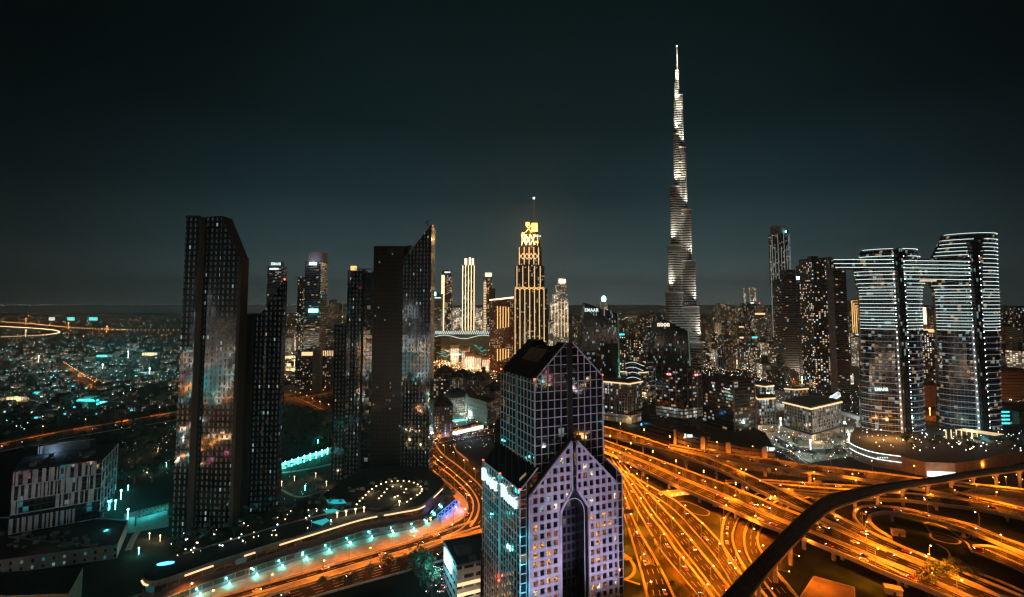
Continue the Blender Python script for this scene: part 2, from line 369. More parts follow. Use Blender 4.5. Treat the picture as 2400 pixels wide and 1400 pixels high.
def road(key, name, A, B, z, label=None, cat='flyover', rail=True, pierstep=32, n=6, shoulder=2.4, world=False, pierkind='pier', thick=1.7):
    zz = z if isinstance(z, (list, tuple)) else [z]*len(A)
    if not world:
        A = [Gp(a[0], a[1], zz[i]) for i, a in enumerate(A)]; B = [Gp(b[0], b[1], zz[i]) for i, b in enumerate(B)]
    A, B = cr(A, n), cr(B, n); ROADS[key] = (A, B)
    deck = MB(); ribbon(deck, A, B)
    if label:
        loc = lerp(A[0], B[0], .5); loc = (loc[0], loc[1], 0)
        r = thing(name, label, cat, loc); part('road_surface', deck, M['asph'], r)
        sl = MB(); Ai, Bi = A, B
        wallrow(sl, A, B, -thick, -.02); part('deck_slab', sl, M['conc'], r)
        s = 0; nxt = pierstep*.5; 
        for i in range(len(A)-1):
            m0, m1 = lerp(A[i], B[i], .5), lerp(A[i+1], B[i+1], .5); L = dist(m0, m1)
            if s+L > nxt:
                p = lerp(m0, m1, (nxt-s)/L); nxt += pierstep; w = dist(A[i], B[i]); d = sub(B[i], A[i]); a = atan2(d[1], d[0])
                if p[2]-thick > 2:
                    pm = MB(); top = p[2]-thick-.003
                    if pierkind == 'pier':
                        pm.box(p[0], p[1], w*.62, 2.4, top-1.4, top, a)
                        for e in (-1, 1): pm.box(p[0]+cos(a)*w*.2*e, p[1]+sin(a)*w*.2*e, 1.9, 1.9, -.5, top-1.4, a)
                    else:
                        pm.box(p[0], p[1], w*.8, 2.6, top-1.8, top, a); pm.prism(oval(p[0], p[1], 1.5, 1.5, 10), -.5, top-1.8, 0, 0)
                    part(pierkind, pm, M['conc'], r)
            s += L
    else:
        r = tag(part(name, deck, M['asph']), kind='structure')
    if shoulder:
        for P, Q in ((A, B), (B, A)): sh = MB(); ribbon(sh, P, offset_in(P, Q, shoulder), .012); part('shoulder', sh, M['barrier'], r)  # pale strips, widened to stand in for the glow of light trails
    if rail:
        for P, Q in ((A, B), (B, A)): pr = MB(); wallrow(pr, P, offset_in(P, Q, .85), 0 if not label else -.015, 1.05); part('parapet' if label else 'kerb_barrier', pr, M['barrier'], r)
    return r
NB = 'north edge of the interchange'
road('R0', 'flyover', [(1180, 915), (1330, 975), (1430, 1004), (1500, 1024), (1568, 1047)], [(1160, 940), (1330, 998), (1430, 1023), (1500, 1042), (1574, 1060)], 14, 'broad upper flyover running out from behind the gabled glass tower', pierstep=40)
road('R1a', 'flyover', [(1568, 1043), (1646, 1056), (1730, 1067), (1805, 1077), (1900, 1091), (2008, 1103), (2150, 1121), (2300, 1140)], [(1571, 1050), (1646, 1064), (1730, 1080), (1805, 1093), (1900, 1107), (2008, 1122), (2090, 1136), (2230, 1160)],
     [14, 14, 14, 14, 13, 12, 10, 8], 'long curving flyover nearest the brown podium building, arching towards the twin towers', pierstep=38, pierkind='pier_column')
road('R1b', 'flyover', [(1571, 1052), (1655, 1073), (1730, 1103), (1805, 1136), (1880, 1171), (1950, 1203), (2024, 1240), (2100, 1275), (2160, 1300), (2260, 1342), (2400, 1400)],
     [(1576, 1061), (1655, 1090), (1715, 1116), (1760, 1142), (1820, 1170), (1925, 1215), (2008, 1256), (2065, 1282), (2145, 1312), (2225, 1346), (2330, 1392)],
     [13.9, 13, 12, 11, 10, 9, 8, 7, 6, 5, 4], 'dark ramp leaving the upper flyover and dropping under the metro viaduct', pierstep=36)
road('M1', 'highway_bridge', [(1330, 1000), (1430, 1037), (1520, 1070), (1610, 1103), (1700, 1136), (1769, 1164), (1830, 1190), (1900, 1216), (2002, 1259), (2060, 1284), (2150, 1320), (2240, 1356), (2400, 1420)],
     [(1330, 1016), (1430, 1051), (1520, 1086), (1610, 1126), (1700, 1162), (1769, 1193), (1820, 1215), (1900, 1245), (2000, 1285), (2055, 1309), (2130, 1337), (2215, 1375), (2330, 1425)],
     8, 'far carriageway of the main highway bridge with a double line of lamps', cat='highway bridge', pierstep=38)
road('M2', 'highway_bridge', [(1330, 1017), (1430, 1052.5), (1519, 1087.5), (1609, 1127.5), (1699, 1163.5), (1768, 1194.5), (1819, 1216.5), (1899, 1246.5), (1999, 1286.5), (2054, 1310.5), (2129, 1338.5), (2214, 1376.5), (2329, 1427)],
     [(1330, 1030), (1430, 1065), (1503, 1100), (1586, 1140), (1665, 1175), (1730, 1203), (1790, 1230), (1880, 1262), (1944, 1288), (2008, 1314), (2091, 1350), (2150, 1372), (2250, 1412)],
     8, 'near carriageway of the main highway bridge above the orange underpass', cat='highway bridge', pierstep=38)
G = [('G1', [(1400, 1080), (1430, 1120), (1452, 1172), (1461, 1207), (1476, 1257), (1493, 1314), (1505, 1360), (1514, 1405), (1520, 1460)], [(1418, 1080), (1448, 1120), (1466, 1165), (1484, 1215), (1506, 1257), (1533, 1303), (1562, 1357), (1585, 1405), (1612, 1460)]),
     ('G2', [(1425, 1075), (1453, 1117), (1476, 1165), (1500, 1210), (1523, 1250), (1544, 1286), (1573, 1324), (1634, 1399), (1690, 1470)], [(1432, 1072), (1462, 1114), (1493, 1160), (1524, 1207), (1559, 1250), (1587, 1291), (1630, 1343), (1672, 1399), (1725, 1470)]),
     ('G3', [(1440, 1075), (1471, 1117), (1502, 1160), (1535, 1207), (1570, 1250), (1600, 1291), (1641, 1343), (1683, 1399), (1736, 1470)], [(1452, 1078), (1490, 1122), (1525, 1160), (1562, 1200), (1592, 1232), (1630, 1277), (1675, 1332), (1722, 1392), (1790, 1470)]),
     ('G4', [(1410, 1068), (1454, 1099), (1504, 1129), (1547, 1153), (1587, 1177), (1641, 1222), (1670, 1251), (1693, 1278), (1717, 1312), (1745, 1353), (1810, 1440)], [(1410, 1076), (1460, 1112), (1506, 1146), (1545, 1172), (1580, 1198), (1618, 1238), (1645, 1270), (1672, 1302), (1700, 1345), (1728, 1392), (1770, 1440)]),
     ('C1', [(1790, 1150), (1735, 1180), (1700, 1212), (1690, 1243), (1689, 1264), (1694, 1284), (1707, 1310), (1744, 1360), (1790, 1420)], [(1840, 1150), (1780, 1180), (1738, 1210), (1721, 1245), (1720, 1270), (1726, 1290), (1738, 1316), (1770, 1364), (1815, 1420)]),
     ('C2', [(1860, 1155), (1800, 1185), (1762, 1214), (1744, 1245), (1742, 1275), (1750, 1303), (1768, 1335), (1800, 1380), (1835, 1425)], [(1910, 1160), (1850, 1190), (1802, 1222), (1781, 1250), (1779, 1275), (1788, 1297), (1812, 1330), (1850, 1375), (1885, 1420)])]
for i, (k, a, b) in enumerate(G): road(k, 'road', a, b, .1+.05*i, shoulder=1.5)
road('H1', 'road', [(1700, 1128), (1790, 1126), (1880, 1132), (1960, 1137), (2040, 1141)], [(1700, 1134), (1790, 1133), (1880, 1141), (1960, 1147), (2040, 1152)], 5, shoulder=.8)
road('H2', 'flyover', [(1860, 1149), (1980, 1155), (2060, 1155), (2130, 1157), (2216, 1166), (2294, 1177), (2400, 1198), (2500, 1222)], [(1860, 1156), (1980, 1168), (2060, 1171), (2130, 1174), (2230, 1186), (2310, 1197), (2400, 1216), (2500, 1242)], 7,
     'low curving flyover beyond the loop ramp', pierstep=44)
road('H3', 'road', [(2090, 1120), (2176, 1140), (2259, 1159), (2330, 1176), (2400, 1193), (2500, 1216)], [(2070, 1124), (2160, 1146), (2245, 1168), (2300, 1179), (2400, 1201), (2500, 1226)], 7.05, shoulder=1)
road('H4', 'flyover', [(2170, 1122), (2230, 1129), (2316, 1139), (2400, 1148), (2520, 1166)], [(2165, 1130), (2230, 1137), (2316, 1148), (2400, 1158), (2520, 1178)], 9, 'straight flyover above the long orange retaining wall', pierstep=500)
w_ = MB(); a_ = [Gp(2170+ (2500-2170)*i/8, 1138+(1176-1138)*i/8, 9) for i in range(9)]
w_.prism([(p[0], p[1]-.5) for p in a_]+[(p[0], p[1]+.5) for p in reversed(a_)], 0, 7, 0, 0); tag(part('retaining_wall', w_, M['conc']), 'long orange-lit concrete retaining wall behind the metro viaduct', 'retaining wall')
w_ = MB(); a_ = [Gp(1790+(2050-1790)*i/8, 1140+(1158-1140)*i/8, 5) for i in range(9)]
w_.prism([(p[0], p[1]-.5) for p in a_]+[(p[0], p[1]+.5) for p in reversed(a_)], 0, 4.6, 0, 0); tag(part('retaining_wall', w_, M['conc']), 'shorter orange-lit retaining wall left of the metro viaduct', 'retaining wall')
road('LP', 'loop_ramp', [(2050, 1254), (2018, 1234), (2001, 1215), (1998, 1203), (2010, 1191), (2045, 1186), (2100, 1190), (2150, 1199), (2201, 1213), (2273, 1230), (2344, 1259), (2400, 1279), (2480, 1310)],
     [(2092, 1262), (2060, 1242), (2043, 1225), (2041, 1215), (2046, 1207), (2064, 1202), (2095, 1202), (2123, 1206), (2150, 1212), (2216, 1228), (2273, 1247), (2320, 1266), (2400, 1298)], [6.4, 6.6, 7, 7.3, 7.6, 8, 8, 8, 7.6, 7, 6, 5.5, 5],
     'tight loop ramp curling round the dark garden', cat='loop ramp', pierstep=46, n=8)
road('E', 'road', [(2279, 1280), (2330, 1283), (2400, 1310), (2480, 1345)], [(2279, 1296), (2330, 1316), (2400, 1345), (2480, 1382)], 3.0, shoulder=1.5)
road('E2', 'road', [(2290, 1343), (2340, 1362), (2400, 1388), (2480, 1425)], [(2270, 1352), (2330, 1378), (2390, 1404), (2460, 1440)], 1.5, shoulder=1.2)
# boulevard at bottom left
L = [('La', [(1110, 1222), (1037, 1247), (969, 1268), (877, 1296), (740, 1335), (600, 1375), (480, 1408), (330, 1450)], [(1125, 1236), (1037, 1266), (969, 1287), (877, 1313), (740, 1354), (620, 1388), (500, 1422), (350, 1465)]),
     ('Lb', [(1190, 1230), (1110, 1255), (1037, 1274), (969, 1297), (877, 1324), (740, 1364), (640, 1393), (520, 1428), (380, 1468)], [(1190, 1270), (1110, 1296), (1037, 1316), (969, 1337), (862, 1366), (760, 1395), (680, 1418), (560, 1450), (420, 1490)]),
     ('Lc', [(965, 1040), (985, 1062), (996, 1085), (1026, 1114), (1067, 1150), (1091, 1177), (1087, 1208), (1049, 1233), (991, 1257)], [(985, 1034), (1000, 1056), (1012, 1079), (1060, 1119), (1095, 1153), (1110, 1178), (1107, 1208), (1082, 1242), (1037, 1262)]),
     ('Ld', [(990, 1036), (1016, 1070), (1064, 1110), (1101, 1145), (1119, 1177), (1117, 1208), (1100, 1235)], [(1015, 1030), (1035, 1062), (1080, 1098), (1122, 1135), (1145, 1170), (1150, 1205), (1135, 1240)]),
     ('Lx', [(940, 1030), (1010, 1026), (1090, 1012), (1160, 1005)], [(940, 1046), (1010, 1042), (1090, 1026), (1160, 1018)]),
     ('Le', [(-60, 1050), (0, 1041), (140, 1013), (260, 993), (410, 967), (560, 942)], [(-60, 1072), (0, 1060), (140, 1031), (270, 1009), (410, 986), (560, 960)]),
     ('Lf', [(600, 950), (700, 932), (775, 920), (860, 905)], [(600, 968), (700, 948), (775, 934), (860, 918)]),
     ('Lf2', [(640, 925), (700, 935), (745, 955), (800, 975)], [(640, 938), (690, 946), (725, 964), (780, 988)]),
     ('Lg', [(1000, 840), (1060, 862), (1110, 884), (1190, 925)], [(1000, 856), (1040, 874), (1090, 898), (1170, 942)]),
     ('Lg2', [(1000, 868), (1050, 905), (1100, 930), (1160, 955)], [(990, 880), (1036, 912), (1085, 940), (1150, 968)]),
     ('Lh', [(150, 858), (190, 885), (230, 912)], [(128, 862), (170, 893), (205, 920)]),
     ('Lk', [(-60, 752), (100, 768), (240, 779), (330, 782)], [(-60, 757), (100, 773), (240, 784), (330, 788)]),
     ('Ll', [(250, 790), (330, 786), (420, 782), (700, 770)], [(250, 795), (330, 791), (420, 787), (700, 775)]),
     ('Lm', [(-60, 765), (60, 772), (130, 778), (143, 783), (130, 788), (60, 792), (-60, 798)], [(-60, 768), (60, 775), (110, 780), (118, 783), (110, 785), (60, 788), (-60, 793)]),
     ('Rn', [(1640, 832), (1700, 842), (1760, 858), (1820, 880), (1870, 905)], [(1640, 840), (1695, 850), (1745, 866), (1800, 890), (1845, 915)]),
     ('Rp', [(2100, 955), (2160, 962), (2220, 968), (2300, 962), (2400, 950)], [(2100, 975), (2160, 984), (2220, 990), (2300, 984), (2400, 968)]),
     ('Rq', [(1815, 1020), (1870, 1046), (1960, 1050), (2040, 1030)], [(1815, 1036), (1860, 1058), (1960, 1064), (2050, 1044)]),
     ('Rr', [(1800, 1040), (1850, 1056), (1880, 1078), (1900, 1090)], [(1790, 1048), (1835, 1064), (1862, 1082), (1880, 1092)])]
for i, (k, a, b) in enumerate(L): road(k, 'road', a, b, .1+.03*i, shoulder=1.2, rail=k[1] in 'abcde')
# the highway carries on behind the camera, where the glass towers mirror it
bk = [(-900, -60), (-450, -20), (-60, 40), (150, 150), (260, 225)]
for k, off in (('B1', 0), ('B2', -34), ('B3', -68)):
    road(k, 'road', [(x+8, y+off, 1.8) for x, y in bk], [(x-8, y+off-17, 1.8) for x, y in bk], 0, world=True, shoulder=2.5)
# verges and pavements
def patch(name, pts, z, m): 
    b = MB(); q = [Gp(x, y, z) for x, y in pts]
    a = sum(q[i][0]*q[(i+1) % len(q)][1]-q[(i+1) % len(q)][0]*q[i][1] for i in range(len(q)))
    b.face(q if a > 0 else q[::-1]); return struct(name, b, m)
patch('pavement', [(300, 1400), (420, 1362), (700, 1296), (985, 1236), (1040, 1205), (1075, 1180), (1052, 1150), (1012, 1105), (1003, 1088), (1018, 1085), (1085, 1150), (1104, 1178), (1100, 1210), (1040, 1262), (740, 1350), (480, 1425)], .05, M['pave'])
patch('verge', [(1037, 1264), (1125, 1240), (1190, 1230), (1190, 1270), (1037, 1318), (740, 1400), (560, 1450), (450, 1440), (740, 1354)], .055, M['pave'])
patch('verge', [(-60, 1030), (120, 998), (240, 985), (410, 960), (410, 1000), (140, 1040), (-60, 1075)], .05, M['verge'])
patch('verge', [(600, 930), (700, 915), (860, 895), (860, 930), (800, 1000), (740, 985), (690, 955), (600, 975)], .05, M['verge'])
patch('plaza', [(1010, 800), (1150, 820), (1200, 860), (1160, 880), (1010, 850)], .06, M['pave'])
patch('lawn', [(1453, 1190), (1462, 1215), (1490, 1310), (1506, 1372), (1512, 1440), (1440, 1440), (1440, 1190)], .06, M['lawn'])
patch('lawn', [(1506, 1215), (1600, 1225), (1690, 1360), (1640, 1420), (1560, 1330)], .04, M['verge'])
patch('sand_verge', [(1690, 1215), (1640, 1180), (1680, 1175), (1900, 1240), (1880, 1300), (1800, 1330), (1740, 1310)], .05, M['verge'])
patch('lawn', [(1880, 1290), (2060, 1360), (2150, 1400), (1800, 1480), (1760, 1400)], .05, M['lawn'])
patch('verge', [(1790, 1125), (2060, 1135), (2400, 1170), (2400, 1195), (2060, 1175), (1850, 1160)], .05, M['verge'])
patch('lawn', [(2050, 1205), (2100, 1203), (2300, 1260), (2290, 1330), (2180, 1320), (2080, 1262)], .07, M['lawn'])
patch('plaza', [(1640, 880), (1900, 930), (2040, 1000), (2060, 1060), (1900, 1085), (1700, 1000)], .05, M['pave'])
patch('car_park', [(660, 905), (770, 895), (775, 915), (665, 930)], .06, M['pave'])
patch('lawn', [(410, 1010), (640, 1000), (790, 1000), (790, 1060), (650, 1085), (640, 1150), (410, 1150)], .05, M['lawn'])
def path(pts, w, z=.12, name='garden_path', m='pave'):
    q = cr([Gp(x, y, z) for x, y in pts], 6); b = MB()
    for i in range(len(q)-1):
        d = sub(q[i+1], q[i]); l = hypot(d[0], d[1]) or 1; n = (-d[1]/l*w/2, d[0]/l*w/2)
        b.face([(q[i][0]+n[0], q[i][1]+n[1], z), (q[i][0]-n[0], q[i][1]-n[1], z), (q[i+1][0]-n[0], q[i+1][1]-n[1], z), (q[i+1][0]+n[0], q[i+1][1]+n[1], z)][::-1] if 0 else
               [(q[i][0]-n[0], q[i][1]-n[1], z), (q[i+1][0]-n[0], q[i+1][1]-n[1], z), (q[i+1][0]+n[0], q[i+1][1]+n[1], z), (q[i][0]+n[0], q[i][1]+n[1], z)])
    return struct(name, b, M[m])
path([(2180, 1247), (2172, 1235), (2166, 1227), (2185, 1226), (2215, 1237), (2246, 1256), (2262, 1262), (2273, 1255), (2268, 1246)], 1.3)
path([(2180, 1250), (2190, 1247), (2225, 1256), (2250, 1268), (2242, 1275), (2215, 1272), (2185, 1262), (2180, 1250)], 1.3, .13)
path([(2250, 1262), (2268, 1275), (2280, 1297)], 1.3, .14); path([(2195, 1275), (2220, 1290), (2226, 1308), (2215, 1320)], 1.2, .12)
path([(1596, 1185), (1590, 1178), (1608, 1176), (1640, 1188), (1662, 1200), (1655, 1209), (1625, 1203), (1598, 1190)], 1.1)
path([(1440, 1290), (1470, 1305), (1487, 1330), (1478, 1352), (1445, 1364)], 2.0, .12, 'garden_path', 'tan'); path([(1440, 1345), (1470, 1360), (1500, 1370)], 1.6, .13, 'garden_path', 'tan')
path([(1475, 1312), (1440, 1290), (1400, 1275)], 6, .11, 'side_road', 'pave')
def hatch(P0, P1, w0, w1, n, z, m='white'):   # painted chevrons in a gore
    b = MB()
    for k in range(n):
        t = k/n; c = lerp(P0, P1, t); d = sub(P1, P0); L = hypot(d[0], d[1]); u = (d[0]/L, d[1]/L); nrm_ = (-u[1], u[0]); w = w0+(w1-w0)*t; th_ = .55
        for e in (-1, 1):
            a = (c[0], c[1]); q = (c[0]+nrm_[0]*w/2*e+u[0]*w*.35, c[1]+nrm_[1]*w/2*e+u[1]*w*.35)
            f = [(a[0], a[1], z), (q[0], q[1], z), (q[0]+u[0]*th_, q[1]+u[1]*th_, z), (a[0]+u[0]*th_, a[1]+u[1]*th_, z)]
            b.face(f if e < 0 else f[::-1])
    return struct('chevron_marking', b, M[m])
hatch(Gp(1494, 1262, .2), Gp(1523, 1324, .2), .6, 7, 22, .22); hatch(Gp(1460+70, 1140, .3), Gp(1520, 1162, .3), .6, 2, 2, .37)
hatch(Gp(1994, 1288, 8), Gp(2150, 1362, 8), 2.4, 2.4, 46, 8.03); hatch(Gp(2310, 1287, 3), Gp(2420, 1335, 3), 2.6, 2.6, 30, 3.03)
hatch(Gp(2045, 1252, 6.4), Gp(2075, 1268, 6), 2, 2, 9, 6.7)
# ---------------- metro viaduct ----------------
va = [(1560, 1560), (1697, 1391), (1799, 1283), (1847, 1232), (1890, 1193), (1930, 1165), (1980, 1150), (2051, 1136), (2150, 1123), (2187, 1118), (2287, 1101), (2359, 1093), (2400, 1089), (2520, 1076)]
vb = [(1655, 1560), (1762, 1391), (1843, 1296), (1880, 1257), (1912, 1222), (1950, 1192), (2000, 1173), (2068, 1152), (2160, 1133), (2200, 1128), (2300, 1111), (2372, 1102), (2410, 1097), (2530, 1085)]
zv = 18.0
A = cr([Gp(x, y, zv) for x, y in va], 8); B = cr([Gp(x, y, zv) for x, y in vb], 8); ROADS['V'] = (A, B)
r = thing('metro_viaduct', 'dark elevated metro viaduct sweeping across the lit interchange', 'viaduct', (A[4][0], A[4][1], 0))
t = MB(); ribbon(t, offset_in(A, B, .5), offset_in(B, A, .5), -1.2); part('track_bed', t, M['darkconc'], r)
for P, Q in ((A, offset_in(A, B, .5)), (offset_in(B, A, .5), B)): t = MB(); wallrow(t, P, Q, -1.6, 0); part('side_wall', t, M['darkconc'], r)
t = MB(); Ai, Bi = offset_in(A, B, 2.4), offset_in(B, A, 2.4)
for i in range(len(A)-1):
    z = lambda p, h: (p[0], p[1], p[2]+h)
    for P, Q in ((A, Ai), (Bi, B)):
        a, b, c, d = z(P[i], -1.6 if P is A else -3.6), z(Q[i], -3.6 if P is A else -1.6), z(Q[i+1], -3.6 if P is A else -1.6), z(P[i+1], -1.6 if P is A else -3.6)
        t.face([a, b, c, d])
    t.face([z(Ai[i], -3.6), z(Bi[i], -3.6), z(Bi[i+1], -3.6), z(Ai[i+1], -3.6)])
part('trough_girder', t, M['conc'], r)
for f in (.3, .42, .58, .7):
    t = MB(); l = [lerp(a, b, f) for a, b in zip(A, B)]
    for i in range(len(l)-1): t.bar((l[i][0], l[i][1], l[i][2]-1.05), (l[i+1][0], l[i+1][1], l[i+1][2]-1.05), .16, .2)
    part('rail', t, M['steel'], r)
s = 0; nxt = 12
for i in range(len(A)-1):
    m0, m1 = lerp(A[i], B[i], .5), lerp(A[i+1], B[i+1], .5); Ls = dist(m0, m1)
    while s+Ls > nxt:
        p = lerp(m0, m1, (nxt-s)/Ls); nxt += 30; d = sub(B[i], A[i]); a = atan2(d[1], d[0])
        pm = MB(); pm.box(p[0], p[1], 6.4, 2.8, zv-5.1, zv-3.62, a); pm.prism(oval(p[0], p[1], 1.35, 1.35, 12), -.5, zv-5.1, 0, 0); pr_ = part('pier', pm, M['conc'], r)
        for e_, w_ in ((-1, 1.0), (1, .5)):  # added uplights on each pier, put in to brighten the girder sides
            lx, ly = p[0]+cos(a)*7.5*(1 if cos(a+pi/2) < 2 else 1)*(-e_), p[1]+sin(a)*7.5*(-e_)
            ul = MB(); ul.bar((p[0], p[1], 8.2), (lx, ly, 8.6), .2); part('added_bracket', ul, M['steel'], pr_); ul = MB(); ul.ball((lx, ly, 8.8), .28); part('added_uplight', ul, M['g_sod'], pr_); point('added_uplight_glow', (lx, ly, 9.3), 2600*w_, (1, .24, .015), .4, r)
    s += Ls
# ---------------- street lamps ----------------
def lamp_proto(name, label, group, h, arms, mhead, e, col, head=.55, lightang=150):
    r = thing(name, label, 'street lamp', (0, -2500, 0), group)
    WL[r.name] = (0, 0, 0)
    b = MB(); b.prism(oval(0, 0, .17, .17, 6), 0, h, 0, 0); part('pole', b, M['steel'], r)
    for a in arms:
        b = MB(); b.bar((0, 0, h-.3), (a*2.2, 0, h+.5), .14); arm_ = part('arm', b, M['steel'], r)
        b = MB(); b.ball((a*2.3, 0, h+.45), head, 0, head*.6, 6); part('lamp_head', b, mhead, arm_)
    l = bpy.data.lights.new('lamp_light', 'SPOT'); l.energy = e; l.color = col; l.spot_size = radians(lightang); l.spot_blend = .7; l.shadow_soft_size = .5
    o = bpy.data.objects.new('lamp_light', l); C.objects.link(o); o.parent = r; o.location = (0, 0, h-.2)
    bpy.context.view_layer.update()
    KIDS[r.name] = list(r.children)
    return r
SODC = (1, .205, .006)
KE = 1.0
PL = {}
def lamps(key, proto, step, f=.5, z=0.0, start=.5, label=None, group=None, ymax=1e9, xmin=-1e9):
    A, B = ROADS[key]; l = [lerp(a, b, f) for a, b in zip(A, B)]; s = 0; nxt = step*start; n = 0
    for i in range(len(l)-1):
        Ls = dist(l[i], l[i+1])
        while s+Ls > nxt:
            p = lerp(l[i], l[i+1], (nxt-s)/Ls); d = sub(B[i], A[i]); a = atan2(d[1], d[0])
            if key == 'V' or min(dist(p[:2], lerp(v0, v1, .5)[:2]) for v0, v1 in zip(*ROADS['V'])) > 13: 
                o = copy_tree(proto, None, (p[0], p[1], p[2]+z), a+(pi if f > .5 else 0)); n += 1
                if label: o['label'] = label
                if group: o['group'] = group
            nxt += step
        s += Ls
    return n
p1 = lamp_proto('street_lamp', 'single-arm orange street lamp beside the motorway slip roads', 'single-arm lamps along the slip roads', 11, (1,), M['g_sod'], 180000, SODC)
p2 = lamp_proto('double_street_lamp', 'tall double-headed street lamp on the median of the highway', 'double lamps on the highway median', 13, (-1, 1), M['g_sod'], 310000, SODC)
p3 = lamp_proto('street_lamp', 'orange street lamp along the boulevard below the dark podium', 'orange lamps along the boulevard', 12, (1,), M['g_sod'], 40000, (1, .235, .02))
p4 = lamp_proto('street_lamp', 'white street lamp in the plaza streets', 'white lamps in the plaza streets', 8, (1,), M['g_whiteh'], 12000, (.75, 1, .9))
n = 0
S1 = 'single-arm orange lamp at the edge of the '
for a in (('R0', p2, 36, .5, 0, .5, 'double-headed lamp on the broad upper flyover', 'double lamps on the upper flyover'), ('R1a', p1, 34, .04, 0, .5, S1+'long curving flyover', 'lamps on the curving flyover'),
          ('R1b', p1, 36, .96, 0, .6, S1+'dark ramp under the viaduct', 'lamps on the dark ramp'),
          ('M1', p2, 34, .98, 0, .3, 'double-headed lamp between the two carriageways of the main highway bridge', 'double lamps on the highway bridge'), ('M2', p1, 40, .97, 0, .5, S1+'near highway carriageway', 'lamps on the near carriageway'),
          ('G1', p1, 32, .03, 0, .3, S1+'slip road closest to the gabled tower', 'lamps on the closest slip road'), ('G2', p1, 32, .02, 0, .6, S1+'second slip road right of the gabled tower', 'lamps on the second slip road'),
          ('G3', p1, 34, .04, 0, .5, S1+'third slip road right of the gabled tower', 'lamps on the third slip road'), ('G4', p1, 32, .97, 0, .2, S1+'outer slip road', 'lamps on the outer slip road'),
          ('C1', p1, 26, .03, 0, .5, S1+'left underpass curve', 'lamps on the left underpass curve'), ('C2', p1, 26, .5, 0, .3, S1+'right underpass curve', 'lamps on the right underpass curve'),
          ('H1', p1, 32, .1, 0, .5, S1+'road above the short retaining wall', 'lamps above the short retaining wall'), ('H2', p1, 34, .05, 0, .5, S1+'low flyover beyond the loop', 'lamps on the low flyover'),
          ('H4', p1, 38, .5, 0, .5, S1+'flyover above the long retaining wall', 'lamps above the long retaining wall'), ('LP', p1, 30, .04, 0, .4, S1+'loop ramp', 'lamps on the loop ramp'),
          ('E', p1, 34, .1, 0, .5, S1+'road at the far right bottom', 'lamps at bottom right'),
          ('La', p3, 30, .03, 0, .3, 'orange lamp on the podium side of the boulevard', 'lamps on the podium side of the boulevard'), ('Lb', p3, 30, .02, 0, .6, 'orange lamp on the planted median of the boulevard', 'lamps on the boulevard median'),
          ('Lc', p3, 26, .05, 0, .5, 'orange lamp on the S-bend left of the gabled tower', 'lamps on the bend'), ('Ld', p3, 30, .95, 0, .5, 'orange lamp on the right side of the S-bend', 'lamps on the right side of the bend'),
          ('Lx', p3, 30, .1, 0, .5, 'orange lamp on the cross street before the domed buildings', 'lamps on the cross street'),
          ('Le', p3, 46, .05, 0, .4, 'orange lamp along the road behind the dark office block', 'lamps along the road behind the office block'), ('Lf', p3, 30, .1, 0, .5, 'orange lamp on the junction between the dark tower clusters', 'lamps on the junction between the towers'),
          ('Lf2', p3, 34, .1, 0, .5, 'orange lamp on the curving ramp between the dark tower clusters', 'lamps on the ramp between the towers'),
          ('Lg', p3, 34, .1, 0, .5, 'orange lamp on the avenue before the bright mall', 'lamps on the mall avenue'), ('Lg2', p3, 40, .9, 0, .5, 'orange lamp on the street behind the domed buildings', 'lamps behind the domed buildings'),
          ('Lh', p3, 30, .1, 0, .5, 'orange lamp on the diagonal street among the villas', 'lamps on the diagonal villa street'),
          ('Rp', p3, 40, .1, 0, .5, 'orange lamp on the road glimpsed between the twin towers', 'lamps between the twin towers'), ('Rn', p3, 60, .1, 0, .5, 'warm lamp along the lit park crescent', 'lamps along the park crescent'),
          ('Rq', p4, 26, .1, 0, .5, 'white lamp on the curved street before the white office block', 'white lamps on the curved street'), ('Rr', p4, 26, .1, 0, .5, 'white lamp on the slip road beside the brown podium', 'white lamps on the podium slip road'),
          ('B1', p2, 70, .5, 0, .5, 'double-headed lamp on the highway behind the viewpoint', 'lamps behind the viewpoint'), ('B3', p2, 70, .5, 0, .5, 'double-headed lamp on the highway behind the viewpoint', 'lamps behind the viewpoint')):
    n += lamps(*a)
for p in (p1, p2, p3, p4):
    def rm(o):
        for c in list(o.children): rm(c)
        bpy.data.objects.remove(o)
    bpy.context.view_layer.update(); rm(p)
print('street lamps', n)
# ================= gabled glass hotel tower in the foreground =================
a0 = radians(23.5); L0 = (3.9, 258.0); UD = (cos(a0), sin(a0)); VD = (-sin(a0), cos(a0))
def hw(u, v, z): return (L0[0]+u*UD[0]+v*VD[0], L0[1]+u*UD[1]+v*VD[1], z)
WF, DP = 60.0, 52.0; CU = WF/2
EAVE, RISE = 78.6, CU
HB = 9.6                                      # the upper body steps in this much
UE = 131.0; UW = WF-2*HB
tow = thing('hotel_tower', 'dark glass hotel tower with two gabled tiers and lilac masonry front in the foreground', 'tower', hw(CU, DP/2, 0))
M['curt'] = facade('hotel curtain wall', (3.4, 4.4), (.0, 1, .0, 1), icol=(.010, .014, .016), irough=.05, lit=.022, lcol=((1, .6, .25), (.9, 1, 1)), cool=.2, lstr=1.4, jit=.007, ior=2.7)
M['mull'] = plain('lilac mullions', (.50, .47, .53), .5)
M['mason'] = plain('lilac masonry', (.50, .455, .56), .75, var=.22, scale=.25)
_n = M['mason'].node_tree; _p = [x for x in _n.nodes if x.type == 'BSDF_PRINCIPLED'][0]; _b = _p.inputs['Base Color'].links[0].from_socket
_uv = nn(_n, 'ShaderNodeUVMap'); _s = nn(_n, 'ShaderNodeSeparateXYZ'); _n.links.new(_uv.outputs[0], _s.inputs[0])
